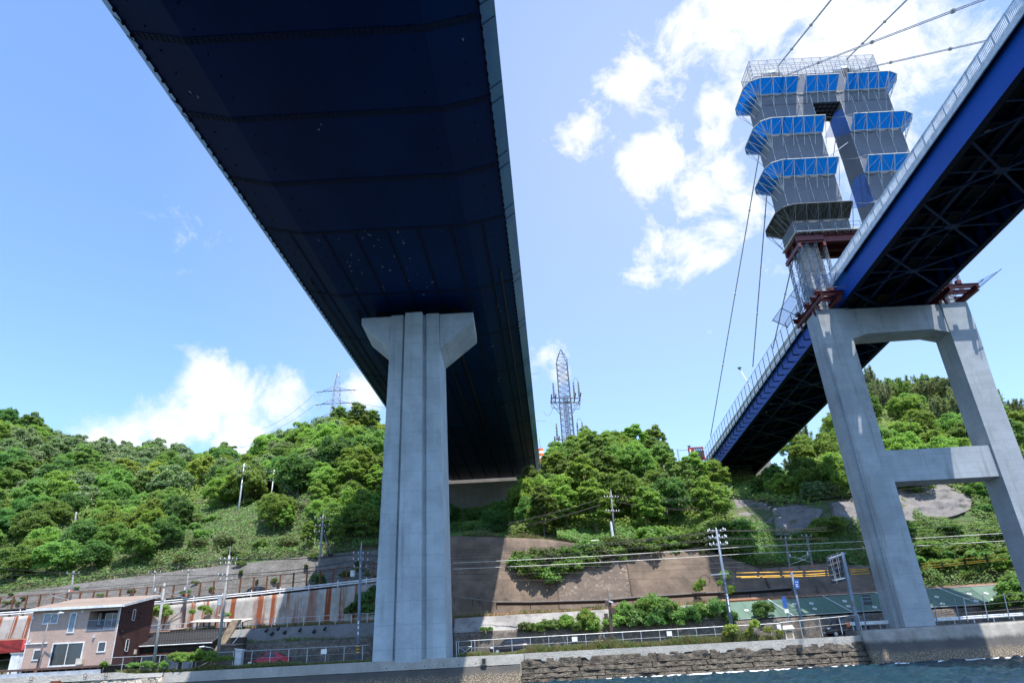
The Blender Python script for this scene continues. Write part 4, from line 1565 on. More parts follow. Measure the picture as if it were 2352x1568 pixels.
gm = 'stay cables from the tower to the main span'
a = P(1788, 151, 80)
stay(a, ext(a, ray_at_x(1909, 0, 40.8), 1.5), 'steep stay cable from the left end of the tower top, leaving the picture overhead', gm, .12, 0)
a = P(1945, 136, 80)
stay(a, ext(a, ray_at_x(2083, 0, 53.2), 1.5), 'steep stay cable from the right end of the tower top, leaving the picture overhead', gm, .12, 0)
a = P(1808, 172, 80)
stay(a, ext(a, ray_at_x(2256, 0, 41.2), 1.3), 'paired low stay cable crossing in front of the tower top, upper of the two', gm, .055, .26)
a = P(1961, 163, 80)
stay(a, RB(WD + .3, 37, 3.4), 'paired low stay cable from the tower to behind the white railing, lower of the two', gm, .055, .26)
gb = 'back stays left of the tower'
a = P(1753, 300, 84.5)
stay(a, P(1632, 1002, 146), 'outermost back stay left of the tower, reaching the far end of the bridge', gb, .10)
a = P(1765, 400, 84.5)
stay(a, P(1729, 842, 108), 'middle back stay left of the tower', gb, .10)
a = P(1830, 560, 84.5)
stay(a, P(1775, 800, 102), 'short inner back stay close to the lattice shoring of the tower', gb, .10)

# ------------------------------------------------------------------ lattice pylons on the hills
def lattice(m, base, top, wb, wt, nlev, r=.09):
    base, top = V(base), V(top)
    prev = None
    for k in range(nlev + 1):
        f = k / nlev
        c = base.lerp(top, f)
        w = (wb + (wt - wb) * f) / 2
        cur = [c + V((a * w, b * w, 0)) for a, b in ((-1, -1), (1, -1), (1, 1), (-1, 1))]
        if prev:
            for i in range(4):
                m.bar(prev[i], cur[i], r * 1.5)
                j = (i + 1) % 4
                m.bar(prev[i], cur[j], r)
                m.bar(prev[j], cur[i], r)
                m.bar(cur[i], cur[j], r)
        prev = cur


b = P(1306, 1015, 200)
tp = P(1283, 802, 200)
py = thing('cable_head_pylon', 'galvanised square lattice pylon with three platform tiers and cable heads on the centre hill', 'pylon', (b.x, b.y, b.z - 14))
ax = b.x
m = MB()
lattice(m, (ax, 200, b.z - 14), (ax, 200, tp.z - 4.5), 3.9, 3.3, 22, .10)
for dx, dy in ((-.5, -.3), (.3, -.6), (.8, .2), (0, .5)):
    m.tube((ax + dx, 200 + dy, b.z - 10), (ax + dx, 200 + dy, tp.z - 16), .13, n=5)
m.build('lattice_body', 'shoring_steel', py)
m = MB()
for a2, b2 in ((-1, -1), (1, -1), (1, 1), (-1, 1)):
    m.bar((ax + a2 * 1.75, 200 + b2 * 1.75, tp.z - 4.5), (ax, 200, tp.z), .14)
    m.bar((ax + a2 * 1.2, 200 + b2 * 1.2, tp.z - 2.3), (ax - a2 * 1.2, 200 + b2 * 1.2, tp.z - 2.3), .1)
m.build('peak', 'shoring_steel', py)
tiers = [tp.z - 17.2, tp.z - 30.5, tp.z - 43.8]
for z in tiers:
    m = MB()
    for y in (198, 202):
        m.bar((ax - 4.3, y, z), (ax + 4.6, y, z - .6), .3)
        m.bar((ax - 4.3, y, z), (ax - 1.8, y, z - 4), .16)
        m.bar((ax + 4.6, y, z - .6), (ax + 1.8, y, z - 4.4), .16)
        m.bar((ax - 4.3, y, z), (ax - 4.1, y, z - 1.8), .14)
        m.bar((ax + 4.6, y, z - .6), (ax + 4.4, y, z - 2.6), .14)
        m.bar((ax - 4.1, y, z - 1.8), (ax - 1.8, y, z - 2.4), .14)
        m.bar((ax + 4.4, y, z - 2.6), (ax + 1.8, y, z - 2.8), .14)
    for x in (-4.3, -3.0, 3.0, 4.6):
        m.bar((ax + x, 194.6, z - .1), (ax + x, 202.4, z - .1), .35, .2)
    m.build('platform', 'shoring_steel', py)
    for x in (-3.4, 2.9, 4.4):
        m = MB()
        m.path([(ax + x, 198, z + q) for q in np.linspace(0, 5.2, 11)], [.36, .36, .28, .34, .26, .32, .24, .30, .2, .22, .05], 7)
        m.build('bushing', 'wire_grey', py)
    m = MB()
    m.path([(ax + 2.9 + 1.5 * q / 8, 198, z + 5.2 + 1.1 * math.sin(math.pi * q / 8)) for q in range(9)], .06, 4)
    m.path([(ax - 7.0 + 3.2 * q / 8, 198, z - 4.2 - 2.2 * math.sin(math.pi * q / 8) + .2 * q) for q in range(9)], .05, 4)
    m.build('jumper', 'wire_grey', py)
b = P(771, 950, 235)
tp = P(776, 856, 235)
py2 = thing('transmission_pylon', 'distant transmission pylon with arched cross arms on the ridge left of the grey pier', 'pylon', (tp.x, 235, 62))
ax = tp.x
m = MB()
lattice(m, (ax, 235, 60), (ax, 235, tp.z - 4), 6.0, 1.9, 18, .085)
lattice(m, (ax, 235, tp.z - 4), (ax, 235, tp.z), 1.9, .5, 2, .08)
m.build('lattice_body', 'galvanised', py2)
for z in (tp.z - 7.2, tp.z - 12.2, tp.z - 17.2):
    m = MB()
    for y in (234, 236):
        m.path([(ax - 5.4 + 10.8 * q / 10, y + (235 - y) * abs(q - 5) / 5, z + 1.5 * math.sin(math.pi * q / 10)) for q in range(11)], .09, 5)
        m.bar((ax - 5.4, 235, z), (ax + 5.4, 235, z), .18)
        for x in (-3.4, -1.7, 1.7, 3.4):
            m.bar((ax + x, y, z), (ax + x * .6, y, z + 1.2), .1)
    m.build('cross_arm', 'galvanised', py2)
    for s in (-1, 1):
        m = MB()
        m.tube((ax + s * 5.4, 235, z), (ax + s * 7.2, 234.2, z - .5), .18, n=5)
        m.path([(ax + s * (5.0 + 1.9 * q / 6), 234.6, z - 1.9 * math.sin(math.pi * q / 6)) for q in range(7)], .05, 4)
        m.build('insulator', 'wire_grey', py2)

NW = 0


def wire(pts, label, group, r=.03, sag=.0, mat='wire_black', cat='overhead wire', name='overhead_wire', n=10):
    pts = [V(p) for p in pts]
    out = []
    for a, b in zip(pts, pts[1:]):
        for k in range(n):
            f = k / n
            out.append(a.lerp(b, f) + V((0, 0, -sag * 4 * f * (1 - f))))
    out.append(pts[-1])
    return tag(MB().path(out, r, 5).build(name, mat), label, cat, group)


g = 'high voltage lines on the ridge'
for k, (z, s) in enumerate(((tp.z - 7.6, 1), (tp.z - 12.6, 1), (tp.z - 17.6, 1))):
    wire([(ax + 7.2, 234, z), (11 - 2, 198, tiers[k] + 8.6 if k == 0 else tiers[k] + 6)], 'thin high voltage line between the two pylons, %s of the three' % ('top', 'middle', 'bottom')[k], g, .05, 1.5, 'wire_grey')
    wire([(ax - 7.2, 234, z), P(600 - 30 * k, 985 + 22 * k, 260)], 'thin high voltage line sloping down left from the ridge pylon, %s of the three' % ('top', 'middle', 'bottom')[k], g, .05, 2.0, 'wire_grey')
# ------------------------------------------------------------------ retaining walls along road and railway
def wall(label, top, bot, nu, nv, mat, amp=.1, thick=1.0, freq=.5, seed=0, name='retaining_wall'):
    o = slab_wall(top, bot, nu, nv, amp, thick, freq, seed).build(name, mat, None, True)
    return tag(o, label, 'retaining wall')


wall('low mossy stone wall beside the road left of the grey pier, behind the red car', [(-41, 89.3, 5.6), (-16.4, 89.3, 5.6)], [(-41, 88.6, G), (-16.4, 88.6, G)], 80, 8, 'stone_wall', .06, .8, 1, 1)
wall('low stone wall beside the road right of the grey pier, behind the dark estate car', [(-9, 89.3, 5.6), (24.6, 89.3, 5.6)], [(-9, 88.6, G), (24.6, 88.6, G)], 100, 8, 'stone_wall', .06, .8, 1, 2)
wall('low stone wall along the foot of the green sprayed slope', [(24.7, 89.5, 5.3), (75, 89.5, 5.5)], [(24.7, 88.7, G), (75, 88.7, G)], 120, 8, 'stone_wall', .05, .8, 1, 3)
lw = wall('sloping dark grey concrete wall with round drain holes above the mossy stone wall', [(-44, 91.7, 7.45), (-16.4, 91.7, 7.45)], [(-44, 89.4, 5.62), (-16.4, 89.4, 5.62)], 90, 8, 'wall_concrete', .08, .8, .5, 4)
for i, (u, v) in enumerate([(613, 1447), (626, 1454), (640, 1443), (655, 1451), (634, 1468), (601, 1467), (670, 1462), (690, 1446), (706, 1462), (722, 1449), (747, 1443), (760, 1458)]):
    p = P(u, v, 90.6)
    m = MB().disc(p + V((0, -.16, 0)), (0, 1, .5), .17, .5, 9)
    o = m.build('drain_hole', 'wire_black')
    o.parent = lw
wall('sloping pale sprayed concrete wall with small pipes, right of the grey pier below the railway', [(-9, 91.7, 7.4), (12, 91.75, 7.5), (24.6, 91.8, 7.5)], [(-9, 89.4, 5.62), (24.6, 89.4, 5.62)], 120, 10, 'sprayed_concrete', .16, .8, .55, 5)

GT = lambda x: V((x, 94.0, 7.75 + .009 * (x - 25)))
GB = lambda x: V((x, 90.0, 5.42 + .009 * (x - 25)))
gs = thing('green_slope_panel', 'smooth green sprayed slope with white joints and white anchor rings, below the railway', 'slope cover', (44, 92, 6))
slab_wall([GT(24.8), GT(61.5)], [GB(24.8), GB(63.8)], 60, 6, .012, .6, .4, 6).build('cover', 'green_slope', gs, True)
UPN = V((0, -.5, .86))
m = MB()
m.bar(GT(24.8) + UPN * .06, GT(61.5) + UPN * .06, .12, .06)
m.bar(GB(24.8) + UPN * .06, GB(63.8) + UPN * .06, .10, .06)
for xa, xb in ((24.9, 24.9), (31.0, 32.4), (38.0, 39.6), (44.8, 46.2), (53.0, 55.2), (61.4, 63.7)):
    m.bar(GT(xa) + UPN * .06, GB(xb) + UPN * .06, .09, .05, (0, -1, .5))
m.build('joint_strip', 'siding_trim', gs)
for u, v in [(1824.5, 1387.4), (1863.6, 1386), (1871.3, 1398.3), (1940, 1380.5), (1948.8, 1392.3), (2009, 1394.5), (1715, 1402), (2151, 1371), (2165, 1386.7), (2226, 1364), (2242, 1379.6), (2265, 1363), (2281.6, 1377.5)]:
    f = .35
    d = D(u, v)
    # where the sight line meets the slope plane
    n = (GT(40) - GB(40)).cross(V((1, 0, .009))).normalized()
    q = V((0, 0, CAM_H))
    hit = q + d * ((GB(40) - q).dot(n) / d.dot(n))
    m = MB()
    k = 12
    ex, ey = V((1, 0, 0)), (GT(40) - GB(40)).normalized()
    for j in range(k):
        a, b = 6.2832 * j / k, 6.2832 * (j + 1) / k
        m.bar(hit + (ex * math.cos(a) + ey * math.sin(a)) * .2 + UPN * .06, hit + (ex * math.cos(b) + ey * math.sin(b)) * .2 + UPN * .06, .13, .05, (0, -.5, .86))
    m.build('anchor_ring', 'sign_white', gs)

wall('tall pale stained wall above the railway right beside the grey pier, shaded at its left', [(-13, 105.2, 19.6), (-9.6, 105.2, 19.7), (3, 105.2, 18.6), (9, 104.6, 17.4)], [(-13, 100, 8), (9, 100, 8)], 70, 24, 'brown_concrete', .14, 1.0, .35, 7)
wall('brown rubble stone wall above the railway, under the overhanging shrubs', [(4.5, 103.0, 14.4), (14.6, 103.0, 15.3)], [(4.5, 99.7, 8), (14.6, 99.7, 8)], 40, 16, 'granite_wall', .12, 1.5, .8, 8)
wall('broad brown rendered wall above the railway with creepers hanging down it', [(14.7, 103.6, 15.6), (20, 103.9, 15.8), (26, 104, 15.9), (30, 104, 14.4), (34, 104, 12.6)], [(14.7, 99.9, 8), (34, 99.9, 8)], 70, 18, 'brown_concrete', .14, 1.2, .35, 9)
wall('brown rendered wall above the railway behind the sign posts, half shaded by the blue bridge', [(34.1, 103.6, 12.6), (44, 103.6, 12.8), (53, 103.4, 11.6)], [(34.1, 99.9, 8), (53, 99.9, 8.6)], 60, 12, 'brown_concrete', .12, 1.2, .4, 10)

RT = [(-86, 99.5, 10.9), (-71.4, 99.5, 11.1), (-50.6, 99.5, 11.45), (-36.3, 99.5, 12.05), (-20.7, 99.5, 12.95), (-14, 99.5, 13.2)]
wall('pale concrete wall streaked with orange rust under the upper road', RT, [(x, 99.1, 7.3) for x, _, _ in RT], 140, 8, 'rust_wall', .015, .5, .5, 11)
BT = [(-86, 111.6, 15.2), (-76.7, 111.6, 16.0), (-66.4, 111.6, 16.9), (-52, 111.6, 17.9), (-41.3, 111.6, 18.5), (-30, 111.6, 19.1), (-17, 111.6, 19.5)]
wall('long sloping grey block wall with diagonal joints above the upper road', BT, [(x, 106.4, 11.3 + (x + 86) * .03) for x, _, _ in BT], 150, 14, 'block_wall', .12, .9, .4, 12)


def guard_tubes(path, zs, label, spacing, mat='white_metal', r=.09, h=.8):
    t = thing('guard_rail', label, 'guard rail', path[0])
    for z in zs:
        MB().path([V(p) + V((0, 0, z)) for p in path], r, 6).build('rail', mat, t)
    pts = [V(p) for p in path]
    L = [(b - a).length for a, b in zip(pts, pts[1:])]
    s = 0
    while s <= sum(L):
        q, i = s, 0
        while i < len(L) - 1 and q > L[i]:
            q -= L[i]
            i += 1
        p = pts[i].lerp(pts[i + 1], min(1, q / L[i]))
        MB().tube(p, p + V((0, 0, h)), .06, n=6).build('post', mat, t)
        s += spacing
    return t


guard_tubes([(x, y + .3, z) for x, y, z in RT], (.35, .62), 'white tubular guard rail along the edge of the upper road', 4.0, h=.95)
rf = thing('rockfall_fence', 'rusty post and wire fence along the upper road, above the rust streaked wall', 'fence', (-50, 100.2, 11.5))
x = -75.5
top = []
while x < -14.5:
    z = float(np.interp(x, [p[0] for p in RT], [p[2] for p in RT]))
    MB().box(x - .09, x + .09, 100.3, 100.5, z - 1.0, z + 2.75).build('post', 'rust', rf)
    top.append((x, 100.35, z + 2.7))
    x += 1.87
m = MB()
m.path(top, .045, 5)
for dz in (.7, 1.3, 2.0):
    m.path([(a, b, c - dz) for a, b, c in top], .018, 4)
m.build('wire', 'rust', rf)
m = MB()
for a, b in zip(top, top[1:]):
    m.add([a, b, (b[0], b[1], b[2] - 2.6), (a[0], a[1], a[2] - 2.6)], [(0, 1, 2, 3)])
m.build('wire_mesh', 'wire_fence', rf)

# rails on the railway
for y in (93.9, 94.97, 96.9, 97.97):
    pass
tr = thing('railway_track', 'rusty railway track on orange brown ballast between the lower and upper walls', 'railway track', (0, 94.4, ZR + .2))
for y in (93.9, 94.97):
    MB().box(-112, 110, y - .035, y + .035, ZR + .25, ZR + .40).build('rail', 'rust', tr)
tr2 = thing('railway_track', 'rusty railway track nearest the foot of the upper walls', 'railway track', (0, 97.4, ZR + .2))
for y in (96.9, 97.97):
    MB().box(-112, 110, y - .035, y + .035, ZR + .3, ZR + .44).build('rail', 'rust', tr2)

cd = thing('cable_duct', 'pale pipe on dark brackets running along the foot of the upper walls', 'pipe', (10, 99.4, 9.4))
pts = [P(u, v, 99.2) for u, v in [(1043, 1369), (1085, 1374), (1140, 1382), (1218, 1382), (1395, 1377), (1470, 1370), (1600, 1362), (1722, 1356), (1830, 1348)]]
MB().path(pts, .09, 6).build('pipe', 'wall_concrete', cd)
m = MB()
for a, b in zip(pts[2:], pts[3:]):
    m.add([a + V((0, .05, -.08)), b + V((0, .05, -.08)), b + V((0, .3, -.38)), a + V((0, .3, -.38)), a + V((0, .35, -.05)), b + V((0, .35, -.05)), b + V((0, .5, -.38)), a + V((0, .5, -.38))],
          [(0, 1, 2, 3), (7, 6, 5, 4), (0, 3, 7, 4), (1, 5, 6, 2), (0, 4, 5, 1), (3, 2, 6, 7)])
m.build('trough', 'wire_black', cd)
for f in range(9):
    a = pts[min(f, len(pts) - 2)]
    MB().bar(a + V((0, .1, .05)), a + V((0, .2, -.9)), .09).build('bracket', 'wire_black', cd)

# pipe railings beside the railway
guard_tubes([(-60, 91.9, 7.4), (-16.6, 91.9, 7.5)], (.5, 1.05), 'thin grey pipe railing at the edge of the railway left of the grey pier', 2.0, 'galvanised', .035, 1.05)
guard_tubes([P(1330, 1243, 106), P(1372, 1240, 106), P(1410, 1252, 106), P(1432, 1262, 105)], (-.6, .0), 'short white handrail descending at the top of the upper wall', 2.0, 'white_metal', .06, .05)
gr = thing('guard_rail', 'white corrugated crash barrier behind the right portal pier', 'guard rail', (46, 82.6, 3.6))
m = MB()
for dz in (0, .17):
    m.path([P(1951, 1434, 82.7) + V((0, 0, dz)), P(2150, 1424, 82.7) + V((0, 0, dz)), P(2420, 1407, 82.7) + V((0, 0, dz))], .11, 6)
m.build('beam', 'white_metal', gr)
for u in (1958, 1986, 2020, 2060, 2100, 2145, 2190, 2235, 2280, 2325, 2370):
    p = P(u, 1434 - (u - 1951) * .0605, 82.85)
    MB().tube(p + V((0, 0, -1.0)), p + V((0, 0, .2)), .07).build('post', 'galvanised', gr)
MB().box(*(lambda p: (p.x - .25, p.x + .05, p.y - .12, p.y + .12, p.z - .2, p.z + .35))(P(1950, 1434, 82.7))).build('end_cap', 'orange', gr)


def chain_fence(x0, x1, y, z0, z1, h, label, sp=2.0, group=None, gate=None):
    t = thing('chain_link_fence', label, 'fence', ((x0 + x1) / 2, y, (z0 + z1) / 2), group)
    zz = lambda x: z0 + (z1 - z0) * (x - x0) / (x1 - x0)
    m = MB()
    m.add([(x0, y, z0), (x1, y, z1), (x1, y, z1 + h), (x0, y, z0 + h)], [(0, 1, 2, 3)])
    m.build('mesh_panel', 'chain_link', t)
    MB().tube((x0, y, z0 + h), (x1, y, z1 + h), .035).build('top_rail', 'galvanised', t)
    MB().tube((x0, y, z0 + h * .52), (x1, y, z1 + h * .52), .012, n=4).build('mid_wire', 'galvanised', t)
    x = x0
    while x <= x1 + .01:
        MB().tube((x, y + .03, zz(x) - .2), (x, y + .03, zz(x) + h + .04), .045).build('post', 'galvanised', t)
        x += sp
    if gate:
        m = MB()
        a, b = gate
        for p, q in (((a, .05), (a, h)), ((b, .05), (b, h)), ((a, .05), (b, .05)), ((a, h * .62), (b, h * .62)), ((a, h), (b, h)), ((a, .05), (b, h * .62)), ((a, h * .62), (b, .05))):
            m.tube((p[0], y - .06, zz(a) + p[1]), (q[0], y - .06, zz(a) + q[1]), .035, n=5)
        m.build('gate', 'galvanised', t)
    return t


chain_fence(-45.9, -17.2, 80.55, 3.05, 2.95, 1.55, 'chain link fence along the quay from the house to the grey pier', 2.0)
chain_fence(-7.75, 27.3, 80.55, 2.88, 2.98, 1.5, 'long chain link fence with cross braced gate before the dark estate car', 2.0, gate=(-7.5, -6.1))
chain_fence(27.4, 36.0, 80.6, 3.0, 3.35, 1.55, 'short chain link fence in front of the black van', 2.15)
wf = thing('wire_fence', 'thin leaning posts and wires on the foundation wall right of the portal leg', 'fence', (52, 82.1, 3.9))
tops = []
for u0, v0, u1, v1 in [(2153, 1431, 2143, 1374), (2206, 1428, 2191, 1371), (2223, 1427, 2212, 1369), (2270, 1424, 2257, 1365), (2319, 1420, 2304, 1360), (2375, 1416, 2360, 1356)]:
    a, b = P(u0, v0, 82.0), P(u1, v1, 82.0)
    MB().bar(a, b, .08).build('post', 'post_blue_grey', wf)
    tops.append((a, b))
m = MB()
for f in (.35, .62, .9):
    m.path([a.lerp(b, f) for a, b in tops], .015, 4)
m.build('wire', 'wire_grey', wf)


def plate(u0, v0, u1, v1, Y, label, name='notice_board', mat='sign_white', group=None, cat='sign'):
    a, b = P(u0, v0, Y), P(u1, v1, Y)
    t = thing(name, label, cat, (a.x, Y, b.z), group)
    MB().box(a.x, b.x, Y - .02, Y + .02, b.z, a.z).build('board', mat, t, bevel=.01)
    m = MB()
    for z in (b.z + .12, a.z - .12):
        m.box(a.x + .02, b.x - .02, Y + .021, Y + .06, z - .02, z + .02)
    m.build('fixing_bar', 'galvanised', t)
    return t


plate(737.5, 1490, 750, 1500.5, 80.46, 'small blank white notice board on the fence left of the grey pier', group='white boards on the fences')
plate(1313.2, 1462, 1326.6, 1472.4, 80.46, 'small blank white notice board on the fence behind the tall grass', group='white boards on the fences')
plate(1530.8, 1449, 1544, 1459.5, 80.46, 'small blank white notice board on the fence left of the grey lamp like pole', group='white boards on the fences')
plate(1783.5, 1433.5, 1795.5, 1448.5, 80.46, 'tall blank white notice board on the fence beside the little stone hut', group='white boards on the fences')
plate(1384.5, 1463.5, 1396.5, 1472.5, 80.4, 'small rust brown box lid on the fence beside the brown post', 'meter_box', 'brown_post', cat='box')

# ------------------------------------------------------------------ house and neighbours
HS = thing('house', 'new two storey beige house with brown side wall and sloping pink roof', 'house', (-50, 84, 3.9))
hx0, hx1, hy0, hy1, hz0 = -55.2, -45.35, 81.0, 88.0, 3.95


def hp(u, v, Y=81.0):
    return P(u, v, Y)


ev = lambda y: 9.86 + (y - hy0) * .215
rx0, rz0, rz1 = -48.85, 7.5, 9.5
m = MB()
m.prism([(hx0, hy0, hz0), (hx0, hy1, hz0), (hx0, hy1, ev(hy1)), (hx0, hy0, ev(hy0))], (rx0 - hx0, 0, 0))
m.box(rx0 + .001, hx1 - .06, hy0, hy1 - .1, hz0, rz0)
m.box(rx0 + .001, hx1 - .06, hy0, hy0 + .3, rz1, ev(hy0) - .01)
m.box(hx1 - .3, hx1 - .06, hy0, hy0 + .25, rz0, rz1)
m.build('front_wall', 'house_siding', HS)
m = MB()
m.prism([(hx1 - .05, hy0 + .1, hz0), (hx1 - .05, hy1, hz0), (hx1 - .05, hy1, ev(hy1)), (hx1 - .05, hy0 + .1, ev(hy0 + .1))], (.08, 0, 0))
m.box(rx0, hx1 - .06, hy0 + 1.7, hy0 + 1.9, rz0, rz1 + .3)
m.build('side_wall', 'house_brown', HS)
m = MB()
m.prism([(hx0 - .5, hy0 - .55, 9.80), (hx0 - .5, hy1 + .4, 9.80 + 7.95 * .215), (hx0 - .5, hy1 + .4, 10.0 + 7.95 * .215), (hx0 - .5, hy0 - .55, 10.0)], (hx1 - hx0 + .95, 0, 0))
rf_ = m.build('roof', 'shingle', HS)
m = MB()
m.box(hx0 - .5, hx1 + .46, hy0 - .68, hy0 - .56, 9.76, 10.02)
m.prism([(hx1 + .46, hy0 - .56, 9.74), (hx1 + .46, hy1 + .42, 9.74 + 7.96 * .215), (hx1 + .46, hy1 + .42, 10.03 + 7.96 * .215), (hx1 + .46, hy0 - .56, 10.03)], (.07, 0, 0))
m.build('fascia', 'white_metal', rf_)
for x in (hx0 + .02, hx1 - .02):
    MB().tube((x, hy0 - .07, hz0), (x, hy0 - .07, 9.8), .05).build('downpipe', 'white_metal', HS)
MB().tube(hp(58, 1479) + V((0, -.08, 0)), hp(110, 1476) + V((0, -.08, 0)), .06).build('waste_pipe', 'white_metal', HS)


def window(x0, x1, z0, z1, y, mull=0, glass='window_glass', fr=.09, name='window'):
    m = MB()
    for a, b, c, d in ((x0, x1, z1 - fr, z1), (x0 - .04, x1 + .04, z0 - .03, z0 + fr), (x0, x0 + fr, z0 + fr, z1 - fr), (x1 - fr, x1, z0 + fr, z1 - fr)):
        m.box(a, b, y - .07, y - .005, c, d)
    for k in range(mull):
        xm = x0 + (x1 - x0) * (k + 1) / (mull + 1)
        m.box(xm - .04, xm + .04, y - .06, y - .006, z0 + fr, z1 - fr)
    f = m.build(name, 'white_metal', HS)
    MB().box(x0 + fr, x1 - fr, y - .03, y - .004, z0 + fr, z1 - fr).build('pane', glass, f)


def wpx(u0, v0, u1, v1, **k):
    a, b = hp(u0, v0), hp(u1, v1)
    window(a.x, b.x, b.z, a.z, hy0, **k)


wpx(103, 1408, 132, 1431, mull=1, glass='curtain_glass')
wpx(163.5, 1406, 169, 1452, glass='curtain_glass')
wpx(122, 1476, 184.5, 1527, mull=1, name='sliding_door', fr=.13)
wpx(227, 1473, 241.5, 1496)
wpx(79, 1491, 92, 1515)
window(rx0 + .9, rx0 + 2.6, rz0 + .2, rz1 - .15, hy0 + 1.7, 1, 'window_glass')
window(rx0 + .12, rx0 + .4, rz0 + .7, rz1 - .1, hy0 + 1.7, 0)
m = MB()
m.box(rx0 + .0, hx1 - .3, hy0 - .05, hy0 + .02, rz0 - .06, rz0 + .06)
m.box(rx0 + .0, hx1 - .3, hy0 - .05, hy0 + .02, rz0 + .98, rz0 + 1.06)
k = rx0 + .03
while k < hx1 - .3:
    m.box(k, k + .035, hy0 - .03, hy0, rz0, rz0 + 1)
    k += .13
m.build('balcony_railing', 'post_blue_grey', HS)
for (a, b, c, d) in ((83.45, 84.05, 8.5, 9.75), (83.1, 83.75, 5.25, 6.55)):
    m = MB()
    for y0, y1, z0, z1 in ((a, b, d - .09, d), (a, b, c, c + .09), (a, a + .08, c, d), (b - .08, b, c, d)):
        m.box(hx1 + .035, hx1 + .09, y0, y1, z0, z1)
    f = m.build('window', 'white_metal', HS)
    MB().box(hx1 + .032, hx1 + .06, a + .08, b - .08, c + .09, d - .09).build('pane', 'window_glass', f)
for u, v in ((384, 0), (0, 0)):
    pass
for (y, z) in ((85.2, 9.4), (82.6, 9.3), (81.8, 7.3), (82.4, 6.7), (84.9, 8.9)):
    MB().box(hx1 + .035, hx1 + .2, y - .07, y + .07, z - .08, z + .1).build('vent_hood', 'sign_back', HS)
MB().box(hx1 + .035, hx1 + .22, 85.2, 85.5, 5.0, 5.5).build('meter_box', 'beige', HS)
for u, v in ((217, 1461), (191, 1404), (78, 1419), (69, 1472)):
    p = hp(u, v)
    MB().box(p.x - .1, p.x + .1, hy0 - .16, hy0 - .005, p.z - .12, p.z + .12).build('vent_hood', 'siding_trim', HS)
p = hp(186, 1518)
m = MB().box(p.x - .35, p.x + .35, hy0 - .42, hy0 - .1, p.z - .3, p.z + .3)
m.build('outdoor_unit', 'beige', HS)
m = MB()
m.box(-57.5, -45.9, 79.75, 80.7, 3.72, 3.92)
m.build('terrace_deck', 'deck_brown', HS)
m = MB()
for k in range(14):
    x = -57.3 + k * .86
    m.box(x, x + .12, 79.85, 79.95, 2.9, 3.72)
m.build('terrace_post', 'deck_brown', HS)
MB().box(hx0 + .1, hx1 - .1, hy0 + .1, hy1 - .1, 2.7, 3.94).build('foundation', 'splice_steel', HS)
bw = MB().box(-62, -45.6, 79.5, 79.72, 2.6, 3.5).build('block_wall', 'block_grey')
tag(bw, 'low pale grey concrete block wall on the sea wall in front of the house terrace', 'wall')
ta = thing('storage_shed', 'pale grey storage shed at the left side wall of the beige house', 'shed', (-57, 84, 3))
MB().box(-58.0, -56.2, 83, 85, 2.8, 5.6).build('body', 'siding_trim', ta)
MB().box(-58.1, -56.1, 82.9, 85.1, 5.6, 5.72).build('roof', 'galvanised', ta)
MB().box(-57.9, -57.0, 82.94, 83.0, 2.9, 5.4).build('door', 'white_metal', ta)

rs = thing('lean_to', 'dark red sheet metal canopy on dark posts left of the house', 'canopy', (-66, 88, 3))
MB().hexa([(-72, 86.6, 6.1), (-59.4, 86.6, 5.95), (-59.0, 90, 7.3), (-72, 90, 7.5), (-72, 86.6, 6.25), (-59.4, 86.6, 6.1), (-59.0, 90, 7.45), (-72, 90, 7.65)]).build('roof', 'old_red_sheet', rs)
MB().box(-72, -59.5, 86.5, 86.58, 5.9, 7.3).build('front_sheet', 'old_red_sheet', rs)
for x in (-71, -67, -63.5, -60.6):
    MB().bar((x, 87, 2.7), (x, 87, 6.1), .18).build('post', 'dark_timber', rs)
MB().bar((-71, 87, 4.9), (-60.5, 87, 5.2), .14).build('brace', 'dark_timber', rs)

th = thing('old_house', 'low old house with dark tiled roof between the beige house and the shed', 'house', (-41, 88, G))
ry, rz_, ey, ez = 90.3, 7.35, 86.2, 5.95
m = MB()
m.prism([(-47.2, ey, ez), (-47.2, ry, rz_), (-47.2, ry + 2.0, 6.6), (-47.2, ry + 2.0, 6.4), (-47.2, ry, rz_ - .2), (-47.2, ey, ez - .16)], (10.4, 0, 0))
m.build('roof', 'kawara', th)
m = MB()
x = -47.1
while x < -36.9:
    m.bar((x, ey, ez + .04), (x, ry, rz_ + .04), .09, .07)
    x += .33
m.bar((-47.2, ry, rz_ + .1), (-36.8, ry, rz_ + .1), .3, .22)
m.build('tile_ridges', 'kawara', th)
MB().box(-46.8, -37.1, 87.2, 91.4, G, 6.4).build('wall', 'dark_timber', th)
MB().bar((-47, 86.6, 4.95), (-39, 86.6, 4.95), .1).build('orange_beam', 'orange', th)
MB().hexa([(-47, 86.5, 4.98), (-38.6, 86.5, 4.98), (-38.6, 87.3, 5.3), (-47, 87.3, 5.3), (-47, 86.5, 5.05), (-38.6, 86.5, 5.05), (-38.6, 87.3, 5.37), (-47, 87.3, 5.37)]).build('porch_roof', 'dark_timber', th)
for a, b in ((-45.2, -43.6), (-42.6, -40.9), (-40.4, -39.2)):
    f = MB().box(a, b, 87.1, 87.19, 3.1, 4.8).build('window', 'siding_trim', th)
    MB().box(a + .08, b - .08, 87.06, 87.12, 3.2, 4.7).build('pane', 'curtain_glass', f)
MB().tube((-47, ey - .06, ez - .12), (-36.8, ey - .06, ez - .12), .07).build('gutter', 'siding_trim', th)

